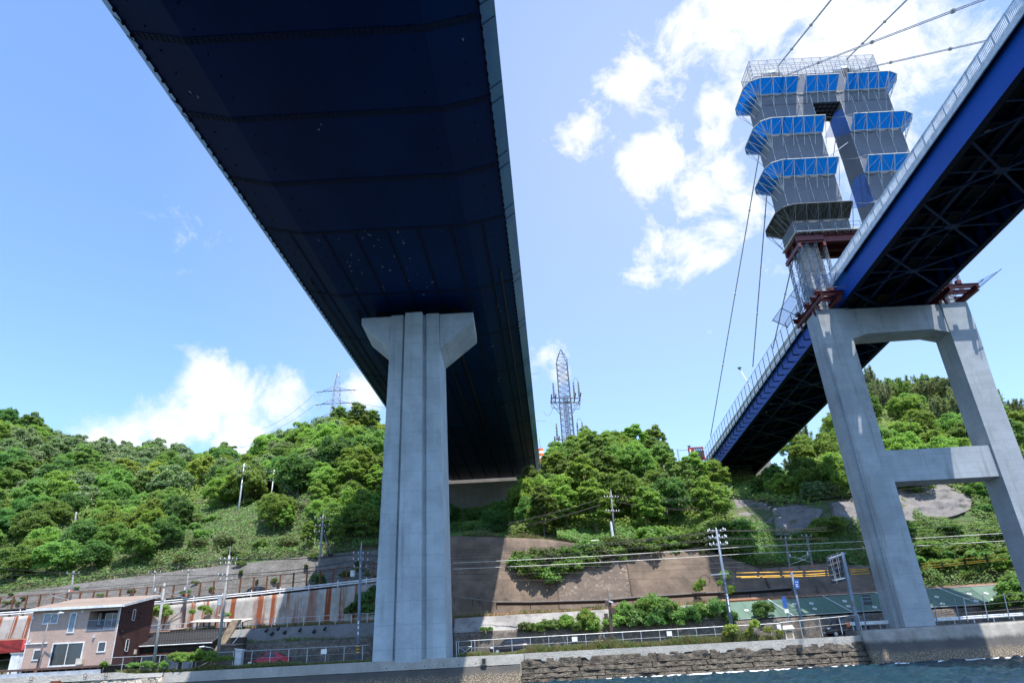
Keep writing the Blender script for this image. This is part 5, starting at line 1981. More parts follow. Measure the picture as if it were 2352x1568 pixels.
cp = thing('carport', 'flimsy shelter with pale slatted roof on dark posts above the tiled roof', 'shelter', (-39, 92, 7.4))
m = MB()
m.hexa([(-42.3, 91.5, 8.55), (-35.4, 91.5, 8.3), (-35.2, 94, 8.75), (-42.2, 94, 8.95), (-42.3, 91.5, 8.62), (-35.4, 91.5, 8.37), (-35.2, 94, 8.82), (-42.2, 94, 9.02)])
m.build('roof', 'beige', cp)
for x in (-41.4, -39.9, -38.3, -36.4):
    for y in (91.8, 93.7):
        MB().bar((x, y, 6.9), (x, y, 8.6), .13).build('post', 'dark_timber', cp)
MB().box(-41.4, -39.9, 93.6, 93.7, 7.3, 8.2).build('back_board', 'dark_timber', cp)
m = MB()
for k in range(9):
    m.bar((-42.2 + k * .84, 91.4, 8.5 - k * .03), (-42.1 + k * .84, 94, 8.9 - k * .03), .08)
m.build('rafter', 'dark_timber', cp)
hutt = thing('rail_hut', 'tiny brown hut with pinkish roof beside the railing above the tiled roof', 'hut', (-43.4, 91.6, 7.3))
MB().box(-44.4, -42.9, 91.2, 92.2, 7.0, 7.75).build('body', 'dark_timber', hutt)
MB().hexa([(-44.6, 91, 7.72), (-42.7, 91, 7.78), (-42.7, 92.4, 8.0), (-44.6, 92.4, 7.95), (-44.6, 91, 7.78), (-42.7, 91, 7.84), (-42.7, 92.4, 8.06), (-44.6, 92.4, 8.01)]).build('roof', 'shingle', hutt)

sh = thing('shed', 'small corrugated brown shed with white side door at the foot of the main utility pole', 'shed', (-33.8, 85, G))
MB().box(-35.0, -33.1, 83.6, 86, G, 5.35).build('body', 'corrugated', sh)
MB().hexa([(-35.2, 83.4, 5.36), (-32.9, 83.4, 5.26), (-32.9, 86.2, 5.5), (-35.2, 86.2, 5.6), (-35.2, 83.4, 5.42), (-32.9, 83.4, 5.32), (-32.9, 86.2, 5.56), (-35.2, 86.2, 5.66)]).build('roof', 'wood_old', sh)
MB().box(-33.05, -32.3, 83.8, 84.6, G, 4.9).build('door', 'white_metal', sh)
MB().hexa([(-33.1, 83.6, 4.9), (-32.1, 83.6, 4.75), (-32.1, 84.8, 4.75), (-33.1, 84.8, 4.9), (-33.1, 83.6, 5.0), (-32.1, 83.6, 4.8), (-32.1, 84.8, 4.8), (-33.1, 84.8, 5.0)]).build('door_hood', 'white_metal', sh)
ac = thing('roof_chute', 'pale slanting board chute beside the main utility pole, above the brown shed', 'chute', (-35, 87, 5))
MB().hexa([(-36.6, 86.4, 4.9), (-35.8, 86.4, 4.9), (-34.2, 87.6, 8.3), (-35.4, 87.6, 8.3), (-36.6, 86.6, 4.9), (-35.8, 86.6, 4.9), (-34.2, 87.8, 8.3), (-35.4, 87.8, 8.3)]).build('board', 'wood_old', ac)
m = MB()
m.tube((-34.8, 86.3, 5.2), (-33.6, 86.3, 6.6), .05)
m.tube((-33.6, 86.3, 6.6), (-33.6, 86.3, 7.4), .04)
m.tube((-34.2, 86.3, 7.4), (-33.6, 86.3, 7.4), .04)
m.build('white_rail', 'white_metal', ac)
MB().box(-35.6, -33.5, 86.9, 88.2, G, 6.3).build('base', 'dark_timber', ac)

# ------------------------------------------------------------------ cars
def car(label, loc, L, Wd, Hh, paint, kind, name='parked_car'):
    """front towards -X"""
    t = thing(name, label, 'van' if kind == 'van' else 'car', loc)
    ox, oy, oz = loc
    h = Wd / 2
    if kind == 'hatch':
        body = [(0, .36, .56, .80), (.05, .24, .66, .93), (.2, .22, .80, .98), (.30, .2, .93, 1), (.5, .2, .96, 1), (.75, .2, 1.0, 1), (.93, .24, 1.0, .96), (.985, .32, .92, .90), (1, .42, .78, .84)]
        cab = [(.26, .92, .80), (.42, 1.42, .66), (.55, 1.48, .66), (.72, 1.43, .66), (.95, 1.0, .80)]
    elif kind == 'suv':
        body = [(0, .42, .66, .82), (.03, .3, .86, .93), (.16, .26, .98, .98), (.27, .26, 1.03, 1), (.5, .26, 1.05, 1), (.8, .26, 1.08, 1), (.95, .3, 1.06, .97), (.99, .4, .95, .92), (1, .5, .8, .88)]
        cab = [(.24, 1.0, .82), (.38, 1.56, .70), (.52, 1.63, .70), (.82, 1.60, .70), (.97, 1.08, .84)]
    else:
        body = [(0, .38, .66, .84), (.02, .26, .9, .95), (.08, .24, 1.05, .99), (.2, .22, 1.12, 1), (.5, .22, 1.14, 1), (.9, .22, 1.16, 1), (.98, .28, 1.12, .97), (1, .4, .95, .93)]
        cab = [(.10, 1.08, .88), (.24, 1.78, .80), (.5, 1.88, .80), (.9, 1.86, .80), (.99, 1.12, .90)]
    s = Hh / max(c[1] for c in cab)
    rings = []
    for fx, zb, zt, w in body:
        x, w = ox + fx * L, h * w
        zb, zt = oz + zb * s, oz + zt * s
        zm = zb + (zt - zb) * .55
        rings.append([(x, oy - w * .9, zb), (x, oy - w, zb + (zt - zb) * .25), (x, oy - w, zm), (x, oy - w * .93, zt), (x, oy + w * .93, zt), (x, oy + w, zm), (x, oy + w, zb + (zt - zb) * .25), (x, oy + w * .9, zb)])
    MB().loft(rings).build('body', paint, t, True, .0)
    rings = []
    belt = lambda fx: np.interp(fx, [b[0] for b in body], [b[2] for b in body])
    for fx, zt, w in cab:
        x = ox + fx * L
        zb = oz + (belt(fx) - .03) * s
        rings.append([(x, oy - h * .9, zb), (x, oy - h * w, oz + (zt - .05) * s), (x, oy - h * w * .85, oz + zt * s), (x, oy + h * w * .85, oz + zt * s), (x, oy + h * w, oz + (zt - .05) * s), (x, oy + h * .9, zb)])
    MB().loft(rings).build('cabin', paint, t)
    # side glass and screens
    for sd in (-1, 1):
        for a, b in ((.06, .48), (.52, .94)):
            xs = [cab[1][0] * .86 + (cab[-2][0] - cab[1][0] * .86) * q for q in (a, b)]
            m = MB()
            pts = []
            for k, fx in enumerate(xs):
                zt = np.interp(fx, [c[0] for c in cab], [c[1] for c in cab])
                w = np.interp(fx, [c[0] for c in cab], [c[2] for c in cab])
                zb = belt(fx)
                lo = V((ox + fx * L, oy + sd * h * .9, oz + (zb + .02) * s))
                hi = V((ox + fx * L, oy + sd * h * w, oz + (zt - .05) * s))
                pts.append((lo.lerp(hi, .12), lo.lerp(hi, .86)))
            q = [pts[0][0], pts[1][0], pts[1][1], pts[0][1]]
            m.prism([p + V((0, sd * .015, 0)) for p in q], (0, sd * .012, 0))
            m.build('side_window', 'window_glass', t)
    for i, j, nm in ((0, 1, 'windscreen'), (-1, -2, 'rear_window')):
        a, b = cab[i], cab[j]
        d = -1 if i == 0 else 1
        pts = []
        for f in (.12, .9):
            fx = a[0] + (b[0] - a[0]) * f
            z = belt(a[0]) + (b[1] - belt(a[0])) * f
            w = (.82 + (b[2] * .82 - .82) * f) * h
            pts += [V((ox + fx * L + d * .03, oy - w, oz + z * s + .03)), V((ox + fx * L + d * .03, oy + w, oz + z * s + .03))]
        MB().prism([pts[0], pts[1], pts[3], pts[2]], (d * .01, 0, .012)).build(nm, 'window_glass', t)
    for fx in (.19, .81):
        for sd in (-1, 1):
            c = V((ox + fx * L, oy + sd * (h - .08), oz + .32))
            w = MB().disc(c, (0, 1, 0), .32, .22, 16).build('wheel', 'tyre', t)
            MB().disc(c + V((0, sd * .10, 0)), (0, 1, 0), .2, .05, 12).build('rim', 'rim', w)
            MB().disc(c + V((0, -sd * .06, .03)), (0, 1, 0), .37, .27, 16).build('wheel_arch', 'tyre', t)
    zt = belt(.06)
    for sd in (-1, 1):
        MB().box(ox + .03 * L - .02, ox + .1 * L, oy + sd * h * .72 - .2, oy + sd * h * .72 + .2, oz + (zt - .2) * s, oz + (zt - .04) * s).build('headlight', 'lamp_glass', t)
        MB().box(ox + .955 * L, ox + .99 * L + .02, oy + sd * h * .78 - .14, oy + sd * h * .78 + .14, oz + .78 * s, oz + 1.0 * s).build('tail_lamp', 'tail_red', t)
        MB().box(ox + cab[1][0] * .8 * L, ox + cab[1][0] * .8 * L + .15, oy + sd * (h + .1) - .1, oy + sd * (h + .1) + .1, oz + 1.02 * s, oz + 1.16 * s).build('wing_mirror', paint, t)
        for fx in (.36, .62):
            MB().box(ox + fx * L, ox + fx * L + .2, oy + sd * (h * .985) - .03, oy + sd * (h * .985) + .03, oz + .88 * s, oz + .92 * s).build('door_handle', 'galvanised', t)
    MB().box(ox + .004 * L - .02, ox + .02 * L, oy - .3, oy + .3, oz + .45, oz + .6).build('number_plate', 'sign_white', t)
    return t


car('red hatchback parked behind the chain link fence left of the grey pier', (-31.2, 83.6, G + .06), 4.45, 1.76, 1.5, 'red_paint', 'hatch')
car('dark blue grey estate car parked behind the fence right of the grey pier', (-4.3, 83.4, G + .06), 4.65, 1.8, 1.62, 'dark_paint', 'suv')
car('black van parked behind the sign mast near the portal leg', (33.4, 84.3, G + .06), 4.8, 1.75, 1.95, 'black_paint', 'van', 'parked_van')
car('black car on the upper road, only its roof showing over the white guard rail', (-40.2, 101.2, 12.0), 4.4, 1.75, 1.5, 'black_paint', 'hatch')

# ------------------------------------------------------------------ poles, lamps and signs
INS = MB().loft([[(.05 * math.cos(a) * k, .05 * math.sin(a) * k, z) for a in np.linspace(0, 6.28, 7)[:-1]] for z, k in ((0, .6), (.05, 1.8), (.1, 1), (.16, 1.8), (.22, 1), (.28, 1.5), (.32, .5))]).build('insulator', 'white_insulator')
INS_ME = INS.data
bpy.data.objects.remove(INS)


def insulator(p, root, sc=1.0):
    o = bpy.data.objects.new('insulator', INS_ME)
    COL.objects.link(o)
    o.parent = root
    o.location = V(p) - root.location
    o.scale = (sc,) * 3
    return o


def pole(base, top, Y, label, name='utility_pole', r0=.17, r1=.11, mat='pole_concrete', arms=(), cat='utility pole', ang=35, extra=None, dig=.5, peak=0, insul=.7):
    a, b = P(*base, Y), P(*top, Y)
    t = thing(name, label, cat, a)
    d = (b - a).normalized()
    MB().tube(a - d * dig, b, r0, r1, 10).build('shaft', mat, t, True)
    if peak:
        MB().tube(b, b + d * peak, .05, .03, 6).build('spike', 'galvanised', t)
    ax = V((math.cos(rad(ang)), math.sin(rad(ang)), 0))
    for dz, hl, n in arms:
        c = b - d * dz + V((0, -.14, 0))
        MB().bar(c - ax * hl, c + ax * hl, .07, .08).build('cross_arm', 'wire_grey', t)
        for k in range(n):
            f = -1 + 2 * k / (n - 1) if n > 1 else 0
            insulator(c + ax * hl * f * .92 + V((0, 0, .05)), t, insul)
    return t, a, b


# main pole by the shed
p7, a7, b7 = pole((500.5, 1503), (527, 1275), 82.8, 'main concrete utility pole with transformer and street lamp arm, beside the brown shed', r0=.19, r1=.13, arms=((.5, 1.0, 5), (1.0, .9, 4), (2.3, 1.0, 5), (2.8, .7, 3)), peak=1.1)
d7 = (b7 - a7).normalized()
c = b7 - d7 * 5.0
MB().tube(c + V((-.45, -.1, -.5)), c + V((-.45, -.1, .5)), .26, n=10).build('transformer', 'galvanised', p7)
m = MB()
c = b7 - d7 * 10.4
m.path([c, c + V((-.7, -.3, .5)), c + V((-1.5, -.4, .65))], .035, 5)
m.build('lamp_arm', 'galvanised', p7)
MB().tube(c + V((-1.5, -.4, .65)), c + V((-2.0, -.45, .62)), .09, .06, 8).build('lamp_head', 'white_metal', p7)
m = MB()
c = b7 - d7 * 13.2
m.bar(c, c + V((-4.2, -.2, .5)), .06)
m.bar(c + V((-4.2, -.2, .5)), c + V((-.2, -.1, 2.2)), .025)
m.bar(b7 - d7 * 6.5 + V((-.5, 0, 0)), b7 - d7 * 6.5 + V((.5, 0, 0)), .1)
m.build('side_arm', 'pale_tube', p7)
# pole with yellow and black base
p8, a8, b8 = pole((821.5, 1513), (829.5, 1262), 81.6, 'grey utility pole with yellow and black base bands, just left of the grey pier', r0=.19, r1=.14, mat='post_blue_grey', arms=((.5, .95, 4), (1.2, .95, 4), (2.0, .8, 3)), peak=1.0)
d8 = (b8 - a8).normalized()
m = MB()
for k in range(3):
    q = a8 + d8 * (.62 + k * .3)
    m.tube(q, q + d8 * .15, .2, n=12)
m.build('warning_band', 'yellow_sleeve', p8)
MB().tube(a8 + d8 * .55, a8 + d8 * 1.5, .195, n=12).build('warning_base', 'wire_black', p8)
for z in (2.6, 3.2, 3.7):
    q = a8 + d8 * z + V((0, -.17, 0))
    MB().box(q.x - .07, q.x + .07, q.y - .03, q.y, q.z - .15, q.z + .15).build('number_tag', 'sign_white', p8)
MB().tube(b8 - d8 * 2.6 + V((-.85, -.1, -.35)), b8 - d8 * 2.6 + V((-.85, -.1, .35)), .28, n=10).build('transformer', 'galvanised', p8)


def coil(c, r, root, mat='wire_black'):
    MB().path([V(c) + V((r * math.cos(a), -.05 * math.sin(a * 2), r * math.sin(a))) for a in np.linspace(0, 6.28, 17)], .035, 5).build('cable_coil', mat, root)


coil(b8 - d8 * 10.2 + V((-1.5, -.2, .2)), .6, p8)
coil(b8 - d8 * 2.0 + V((.7, -.3, 0)), .5, p8)
# lamp pole and plain pole by the house
p5, a5, b5 = pole((351, 1539), (378.4, 1338), 80.6, 'plain tapering concrete pole with orange cone at its foot, right of the beige house', r0=.19, r1=.12, arms=((.4, .5, 0), (1.9, .18, 0)))
cone = thing('traffic_cone', 'orange traffic cone at the foot of the plain concrete pole', 'traffic cone', a5 + V((-.05, -.35, -.3)))
MB().tube(a5 + V((-.05, -.35, -.28)), a5 + V((-.05, -.35, .5)), .2, .04, 10).build('cone', 'orange', cone)
MB().box(a5.x - .33, a5.x + .23, a5.y - .63, a5.y - .07, a5.z - .34, a5.z - .28).build('foot', 'orange', cone)
MB().tube(a5 + V((-.05, -.35, .05)), a5 + V((-.05, -.35, .2)), .142, .105, 10).build('reflective_band', 'sign_white', cone)
t6 = P(111, 1428, 79.9)
b6 = P(83, 1541, 79.9)
lamp = thing('street_lamp', 'leaning grey street lamp with curved arm in front of the beige house', 'street lamp', b6)
MB().tube(b6 - V((0, 0, .4)), t6, .12, .07, 8).build('pole', 'wire_grey', lamp, True)
MB().path([t6 - V((0, 0, .3)), t6 + V((.15, 0, .35)), t6 + V((.7, -.2, .68)), t6 + V((1.1, -.3, .78))], .05, 6).build('arm', 'wire_grey', lamp)
MB().path([t6 + V((1.05, -.3, .77)), t6 + V((1.3, -.35, .86)), t6 + V((1.75, -.4, .84))], [.08, .14, .06], 8).build('lamp_head', 'white_metal', lamp)
MB().tube(b6 - V((0, 0, .2)), b6 + V((0, 0, .45)), .22, .12, 8).build('base', 'rust', lamp)

# catenary masts of the railway
def mast(base, top, Y, label, side=1, mat='wire_grey'):
    t, a, b = pole(base, top, Y, label, 'catenary_mast', .16, .13, mat, ((.35, .8, 3),), 'catenary mast', 15)
    d = (b - a).normalized()
    m = MB()
    q = b - d * 2.7
    e = q + V((side * 2.0, -.6, -.55))
    m.bar(q, e, .06)
    m.bar(q - d * 1.1, e, .06)
    m.bar(e, e + V((side * .5, -.1, .35)), .05)
    m.build('bracket_arm', 'galvanised', t)
    insulator(q + V((side * .3, 0, -.1)), t, 1.4)
    q = a.lerp(b, .45)
    MB().tube(q, q + d * .22, .165, n=10).build('orange_band', 'orange', t)
    return t


mast((344, 1420), (356.5, 1309), 98.6, 'railway catenary mast rising behind the brown side wall of the beige house', 1)
mast((423, 1420), (433.5, 1306), 98.6, 'railway catenary mast standing before the rust streaked wall', -1)
mast((158, 1400), (169.5, 1311), 98.6, 'railway catenary mast rising behind the roof of the beige house', -1)
mast((1824, 1376), (1803.5, 1231), 98.6, 'left of two railway catenary masts between the bridges, behind the blue sign', 1)
mast((1880, 1366), (1851, 1226), 98.7, 'right of two railway catenary masts between the bridges, with orange band', -1)

pole((164.5, 1240), (175.8, 1175), 150, 'small utility pole standing in trees high on the far left slope', r0=.2, r1=.16, arms=((.6, 1.5, 4), (1.6, 1.7, 5), (3.4, 1.2, 3)), dig=4, ang=20)
pole((547.6, 1176), (561, 1064), 140, 'tall pale utility pole on the scrub slope, left of two below the ridge', r0=.2, r1=.14, mat='galvanised', arms=((.8, 1.3, 4), (1.8, 1.5, 4), (2.6, .9, 3)), dig=5, ang=20)
pole((621, 1158), (630, 1078), 142, 'pale utility pole on the scrub slope, right of two below the ridge', r0=.17, r1=.12, mat='galvanised', arms=((.5, 1.6, 4), (2.4, 1.7, 4)), dig=5, ang=20)
p9, a9, b9 = pole((731, 1320), (743, 1182), 107.5, 'utility pole with leaning stay strut on the grey block wall', r0=.2, r1=.14, arms=((.6, 1.3, 4), (1.7, 1.1, 4), (2.6, 1.2, 4), (4.4, 1.0, 3)), ang=20, peak=1.0)
MB().bar(P(744.5, 1225, 107.5), P(760, 1272, 109), .16).build('stay_strut', 'wire_grey', p9)
p12, a12, b12 = pole((1411.5, 1228), (1403, 1129), 109, 'dark thin utility pole in front of the centre hill trees, white stub post beside it', r0=.18, r1=.12, mat='wire_grey', arms=((.9, 1.3, 6), (3.1, 1.2, 6)), ang=20, dig=1.5, peak=.4)
st = thing('stub_post', 'short white post beside the dark utility pole on the upper wall', 'post', P(1408, 1233, 108))
MB().tube(P(1408, 1236, 108), P(1403, 1199, 108), .22, .18, 8).build('post', 'white_metal', st)
MB().tube(P(1403, 1201, 108), P(1403, 1196, 108), .18, .05, 8).build('cap', 'galvanised', st)
p13, a13, b13 = pole((1680.5, 1438), (1645.5, 1216), 84.6, 'tall blue grey utility pole with star shaped rows of insulators and black cable coils', r0=.21, r1=.15, mat='post_blue_grey', dig=1)
d13 = (b13 - a13).normalized()
for dz, n in ((.1, 7), (.9, 8), (1.7, 8)):
    c = b13 - d13 * dz
    for an in (25, 115):
        ax_ = V((math.cos(rad(an)), math.sin(rad(an)), 0))
        MB().bar(c - ax_ * 1.15, c + ax_ * 1.15, .07).build('cross_arm', 'galvanised', p13)
    for k in range(n):
        an = 6.28 * k / n
        insulator(c + V((1.05 * math.cos(an), .8 * math.sin(an), -.05)), p13, .95)
q = P(1657, 1330, 84.4)
for dx, dz, r in ((-1.6, 0, .55), (1.5, .0, .55), (.3, -1.1, .6)):
    coil(q + V((dx - .35, -.2, dz)), r, p13)
MB().bar(q + V((-1.2, -.2, .55)), q + V((.9, -.2, .6)), .12).build('coil_arm', 'galvanised', p13)
for f in (.30, .24, .17):
    q = a13.lerp(b13, f) + V((0, -.2, 0))
    MB().box(q.x - .07, q.x + .07, q.y - .03, q.y, q.z - .3, q.z + .3).build('number_tag', 'sign_white', p13)
bp = thing('brown_pole', 'square dark brown steel post with a small cabinet in front of the pale sprayed wall', 'post', P(1406.4, 1478, 80.9))
MB().bar(P(1406.4, 1480, 80.9), P(1400, 1378, 80.9), .34, .3, (0, 1, 0)).build('shaft', 'brown_post', bp)
MB().bar(P(1400, 1385, 80.8), P(1394.5, 1351, 80.8), .09).build('pipe', 'wire_grey', bp)
for u, v, w in ((1394, 1384, .2), (1408, 1403, .24), (1392, 1414, .2)):
    q = P(u, v, 80.75)
    MB().box(q.x - w, q.x + w, q.y - .15, q.y + .1, q.z - .28, q.z + .28).build('cabinet', 'brown_post', bp)
q = P(1393, 1378, 80.7)
MB().bar(q, q + V((.7, 0, -.25)), .14).build('cowl', 'white_metal', bp)

# road signs
sg = thing('overhead_sign', 'dark ribbed back of a large road sign on a stout blue grey mast', 'road sign', P(1973, 1449, 81.0))
sb0, sb1 = P(1973, 1450, 81.0), P(1934, 1268, 81.0)
MB().bar(sb0, sb1, .36, .36, (0, 1, 0)).build('mast', 'post_blue_grey', sg, bevel=.04)
ca, cb, cc, cdn = P(1908, 1277, 80.4), P(1937, 1266, 81.6), P(1951, 1331, 81.6), P(1921, 1341, 80.4)
back = MB()
nn = V((-.35, .3, 0))
back.hexa([ca + nn, cb + nn, cc + nn, cdn + nn, ca + nn * 1.2, cb + nn * 1.2, cc + nn * 1.2, cdn + nn * 1.2])
back.build('panel', 'sign_back', sg)
m = MB()
for f in (.14, .32, .5, .68, .86):
    m.bar(ca.lerp(cdn, f) + nn * .9, cb.lerp(cc, f) + nn * .9, .14, .05)
for f in (.3, .75):
    m.bar(ca.lerp(cb, f) + nn * .8, cdn.lerp(cc, f) + nn * .8, .1)
m.build('stiffener', 'wire_grey', sg)
m = MB()
m.tube(P(1903, 1283, 80.2), P(1942, 1270, 81.2), .09, n=8)
m.tube(P(1916, 1333, 80.2), P(1951, 1325, 81.2), .09, n=8)
m.bar(P(1906, 1283, 80.2), P(1919, 1333, 80.2), .06)
m.bar(P(1920, 1279, 80.6), P(1931, 1330, 80.6), .06)
m.build('frame_tube', 'post_blue_grey', sg)
q = P(1954, 1385, 80.8)
MB().box(q.x + .1, q.x + .4, q.y - .2, q.y + .1, q.z - .3, q.z + .3).build('junction_box', 'wire_grey', sg)
MB().box(sb0.x - .45, sb0.x + .45, 80.7, 81.4, sb0.z - .1, sb0.z + .06).build('base_plate', 'galvanised', sg)
s2 = thing('road_sign', 'small grey backed road sign on a thin post right of the stout sign mast', 'road sign', P(1991, 1447, 82.0))
MB().tube(P(1991, 1449, 82), P(1978, 1375, 82), .07, n=8).build('post', 'post_blue_grey', s2)
a, b = P(1979, 1366, 82), P(2003, 1388, 82)
MB().box(a.x, b.x, 81.9, 81.94, b.z, a.z).build('panel', 'sign_back', s2)
m = MB()
for f in (.25, .6):
    z = a.z + (b.z - a.z) * f
    m.bar((a.x - .2, 81.86, z), (b.x, 81.86, z), .08)
m.build('fixing_bar', 'post_blue_grey', s2)
s3 = thing('road_sign', 'tall white mast with red tip and blue road sign right of the catenary mast', 'road sign', P(1848, 1457, 82))
MB().tube(P(1848, 1458, 82), P(1817.5, 1312, 82), .16, .11, 10).build('mast', 'post_blue_grey', s3, True)
MB().tube(P(1817.5, 1312, 82), P(1816.6, 1307, 82), .1, .1, 8).build('tip', 'tail_red', s3)
a, b, c, e = P(1823, 1331, 81.7), P(1834, 1329, 81.7), P(1837, 1350, 81.7), P(1826, 1353, 81.7)
bl = MB().hexa([e, c, c + V((0, .05, 0)), e + V((0, .05, 0)), a, b, b + V((0, .05, 0)), a + V((0, .05, 0))]).build('sign_panel', 'sign_blue', s3)
m = MB()
for fa, fb, f in ((.25, .45, .25), (.55, .8, .3), (.2, .7, .55), (.3, .75, .75)):
    p, q = a.lerp(b, fa).lerp(e.lerp(c, fa), f), a.lerp(b, fb).lerp(e.lerp(c, fb), f)
    m.bar(p + V((0, -.02, 0)), q + V((0, -.02, 0)), .01, .07)
m.build('pale_marking', 'sign_white', bl)
s4 = thing('road_sign', 'narrow blue sign on a thin leaning post left of the white mast', 'road sign', P(1817, 1462, 81.6))
MB().tube(P(1817, 1462, 81.6), P(1805, 1385, 81.6), .06, n=8).build('post', 'post_blue_grey', s4)
a = P(1803, 1388, 81.5)
MB().box(a.x - .22, a.x + .22, 81.45, 81.5, a.z - .3, a.z + .85).build('sign_panel', 'sign_blue', s4)
MB().box(a.x - .2, a.x + .25, 81.45, 81.5, a.z - .85, a.z - .45).build('lower_plate', 'sign_white', s4)
hu = thing('stone_hut', 'tiny beige wayside hut with overhanging roof in front of the fence', 'wayside hut', P(1813, 1460, 80.1))
a = P(1811, 1450, 80.1)
MB().box(a.x - .45, a.x + .45, 79.9, 80.4, G + .05, a.z + .25).build('body', 'beige', hu)
MB().hexa([(a.x - .62, 79.75, a.z + .22), (a.x + .62, 79.75, a.z + .28), (a.x + .6, 80.5, a.z + .28), (a.x - .6, 80.5, a.z + .22), (a.x - .5, 79.95, a.z + .62), (a.x + .48, 79.95, a.z + .68), (a.x + .45, 80.4, a.z + .68), (a.x - .45, 80.4, a.z + .62)]).build('roof', 'beige', hu)
MB().box(a.x - .3, a.x - .02, 79.86, 79.9, G + .2, a.z + .1).build('door', 'wood_old', hu)
MB().box(a.x + .02, a.x + .3, 79.86, 79.9, G + .2, a.z + .1).build('door', 'wood_old', hu)

# bridge approach: sign gantry and road lamps at the far end of the blue bridge
sp = thing('sign_gantry', 'small red brown message sign gantry at the far end of the blue bridge', 'sign gantry', P(1584, 1065, 165))
a, b = P(1580, 1030, 165), P(1612, 1056, 165)
MB().box(a.x, b.x + .8, 164.6, 165.2, b.z, a.z + .2).build('housing', 'old_red_sheet', sp)
MB().box(a.x + .4, b.x + .5, 164.5, 164.58, b.z + .5, a.z - 1.0).build('screen', 'dark_timber', sp)
MB().box(a.x + 1.1, b.x + .5, 164.5, 164.58, a.z - .95, a.z - .1).build('text_panel', 'fairing_steel', sp)
m = MB()
for k in range(6):
    x = a.x + 1.35 + k * .55
    m.box(x, x + .3, 164.44, 164.49, a.z - .75, a.z - .65)
    m.box(x + .05, x + .14, 164.44, 164.49, a.z - .6, a.z - .3)
m.build('pale_lettering', 'sign_white', sp)
MB().disc((a.x + .5, 164.5, a.z - .5), (0, 1, 0), .25, .2).build('warning_lamp', 'orange', sp)
m = MB()
for x in (a.x - 2.6, b.x):
    m.bar((x, 165, 36), (x, 165, a.z + .1), .3)
m.bar((a.x - 2.6, 165, a.z - .3), (a.x, 165, a.z - .3), .15)
m.build('gantry_post', 'galvanised', sp)
for u, v, u1, v1, Y, lb in ((1724, 888, 1699, 848, 128, 'nearer of two slim white road lamps rising over the fence of the blue bridge'), (1593, 1066, 1583, 1027, 158, 'farther of two slim white road lamps, by the message sign')):
    t, a, b = pole((u, v), (u1, v1), Y, lb, 'road_lamp', .1, .07, 'white_metal', (), 'street lamp', dig=6)
    MB().tube(b - V((0, 0, .05)), b + V((0, 0, .35)), .15, .45, 10).build('lamp_head', 'galvanised', t)
bk = thing('crane_beacon', 'orange and white striped beacon behind the edge of the navy girder', 'beacon', P(2164 * .5742, 1815 * .5742, 186))
a, b = P(1245, 1060, 186), P(1241.5, 1030, 186)
MB().tube(a - V((0, 0, 12)), a, .12, .1).build('pole', 'galvanised', bk)
for k in range(5):
    MB().tube(a.lerp(b, k / 5), a.lerp(b, (k + .98) / 5), .75, n=9).build('ring', 'orange' if k % 2 == 0 else 'sign_white', bk)
MB().tube(b, P(1239, 1008, 186), .06).build('antenna', 'wire_grey', bk)

# ------------------------------------------------------------------ overhead wires
g = 'overhead wires along the shore'
A = [b7 + V((dx, 0, dz)) for dx, dz in ((-.8, -.35), (.0, -.4), (.8, -.4), (-.8, -2.1), (.1, -2.1), (.8, -2.2))]
B = [b8 + V((dx, 0, dz)) for dx, dz in ((-.8, -.35), (.0, -.4), (.8, -.4), (-.8, -1.1), (.1, -1.1), (.8, -1.9))]
for k in range(6):
    wire([A[k], B[k]], 'black wire between the main utility pole and the pole left of the grey pier', g, .022, .35)
LE = [(-60, 1322), (-60, 1336), (-60, 1347), (-60, 1360), (-60, 1372), (-60, 1300)]
for k in range(6):
    wire([A[k], P(*LE[k], 84)], 'black wire from the main utility pole to the left edge, passing above the beige house', g, .022, .4)
Cc = [b13 + V((dx, 0, dz)) for dx, dz in ((-1, -.2), (.2, -.1), (1, -.2), (-1, -1.0), (1, -1.0), (0, -1.8))]
for k in range(6):
    mid = V((-12.5 + .1 * k, 88.4 + .12 * k, 15.2 - .35 * k))
    wire([B[k], mid, Cc[k]], 'black wire passing behind the grey pier to the pole with star shaped insulators', g, .022, .5)
RE = [(2400, 1165), (2400, 1180), (2400, 1193), (2400, 1206), (2400, 1222), (2400, 1236)]
for k in range(6):
    wire([Cc[k], P(*RE[k], 87)], 'black wire from the pole with star shaped insulators running behind the portal legs', g, .022, .5)
for lab, (u0, v0, u1, v1) in zip(('upper', 'lower'), ((1040, 1292, 1726, 1254), (1040, 1306, 1726, 1270))):
    a, b = P(u0, v0, 97), P(u1, v1, 97)
    e = a + (b - a) * 2.1
    wire([a, b, e], 'pale thick catenary wire along the railway, %s of the pair' % lab, 'catenary wires', .035, .15, 'pale_tube')
for k, (u0, v0, u1, v1, Y) in enumerate([(1045, 1300, 1722, 1290, 96), (1045, 1318, 1722, 1300, 96), (1045, 1330, 1722, 1322, 96), (0, 1390, 860, 1318, 96), (0, 1375, 860, 1296, 96)]):
    wire([P(u0, v0, Y), P(u1, v1, Y)], 'thin dark wire stretched low along the railway before the upper walls', 'low railway wires', .022, .25)
for k, (v0, v1) in enumerate(((1160, 1135), (1165, 1141), (1172, 1166), (1180, 1172))):
    p = P(1404, 1136 if k < 2 else 1150, 109)
    wire([P(1050, v0 + 60, 107), p, P(1700, v1 + 2, 112)], 'thin wire strung across the trees through the dark pole on the upper wall', 'wires across the centre trees', .022, .6)
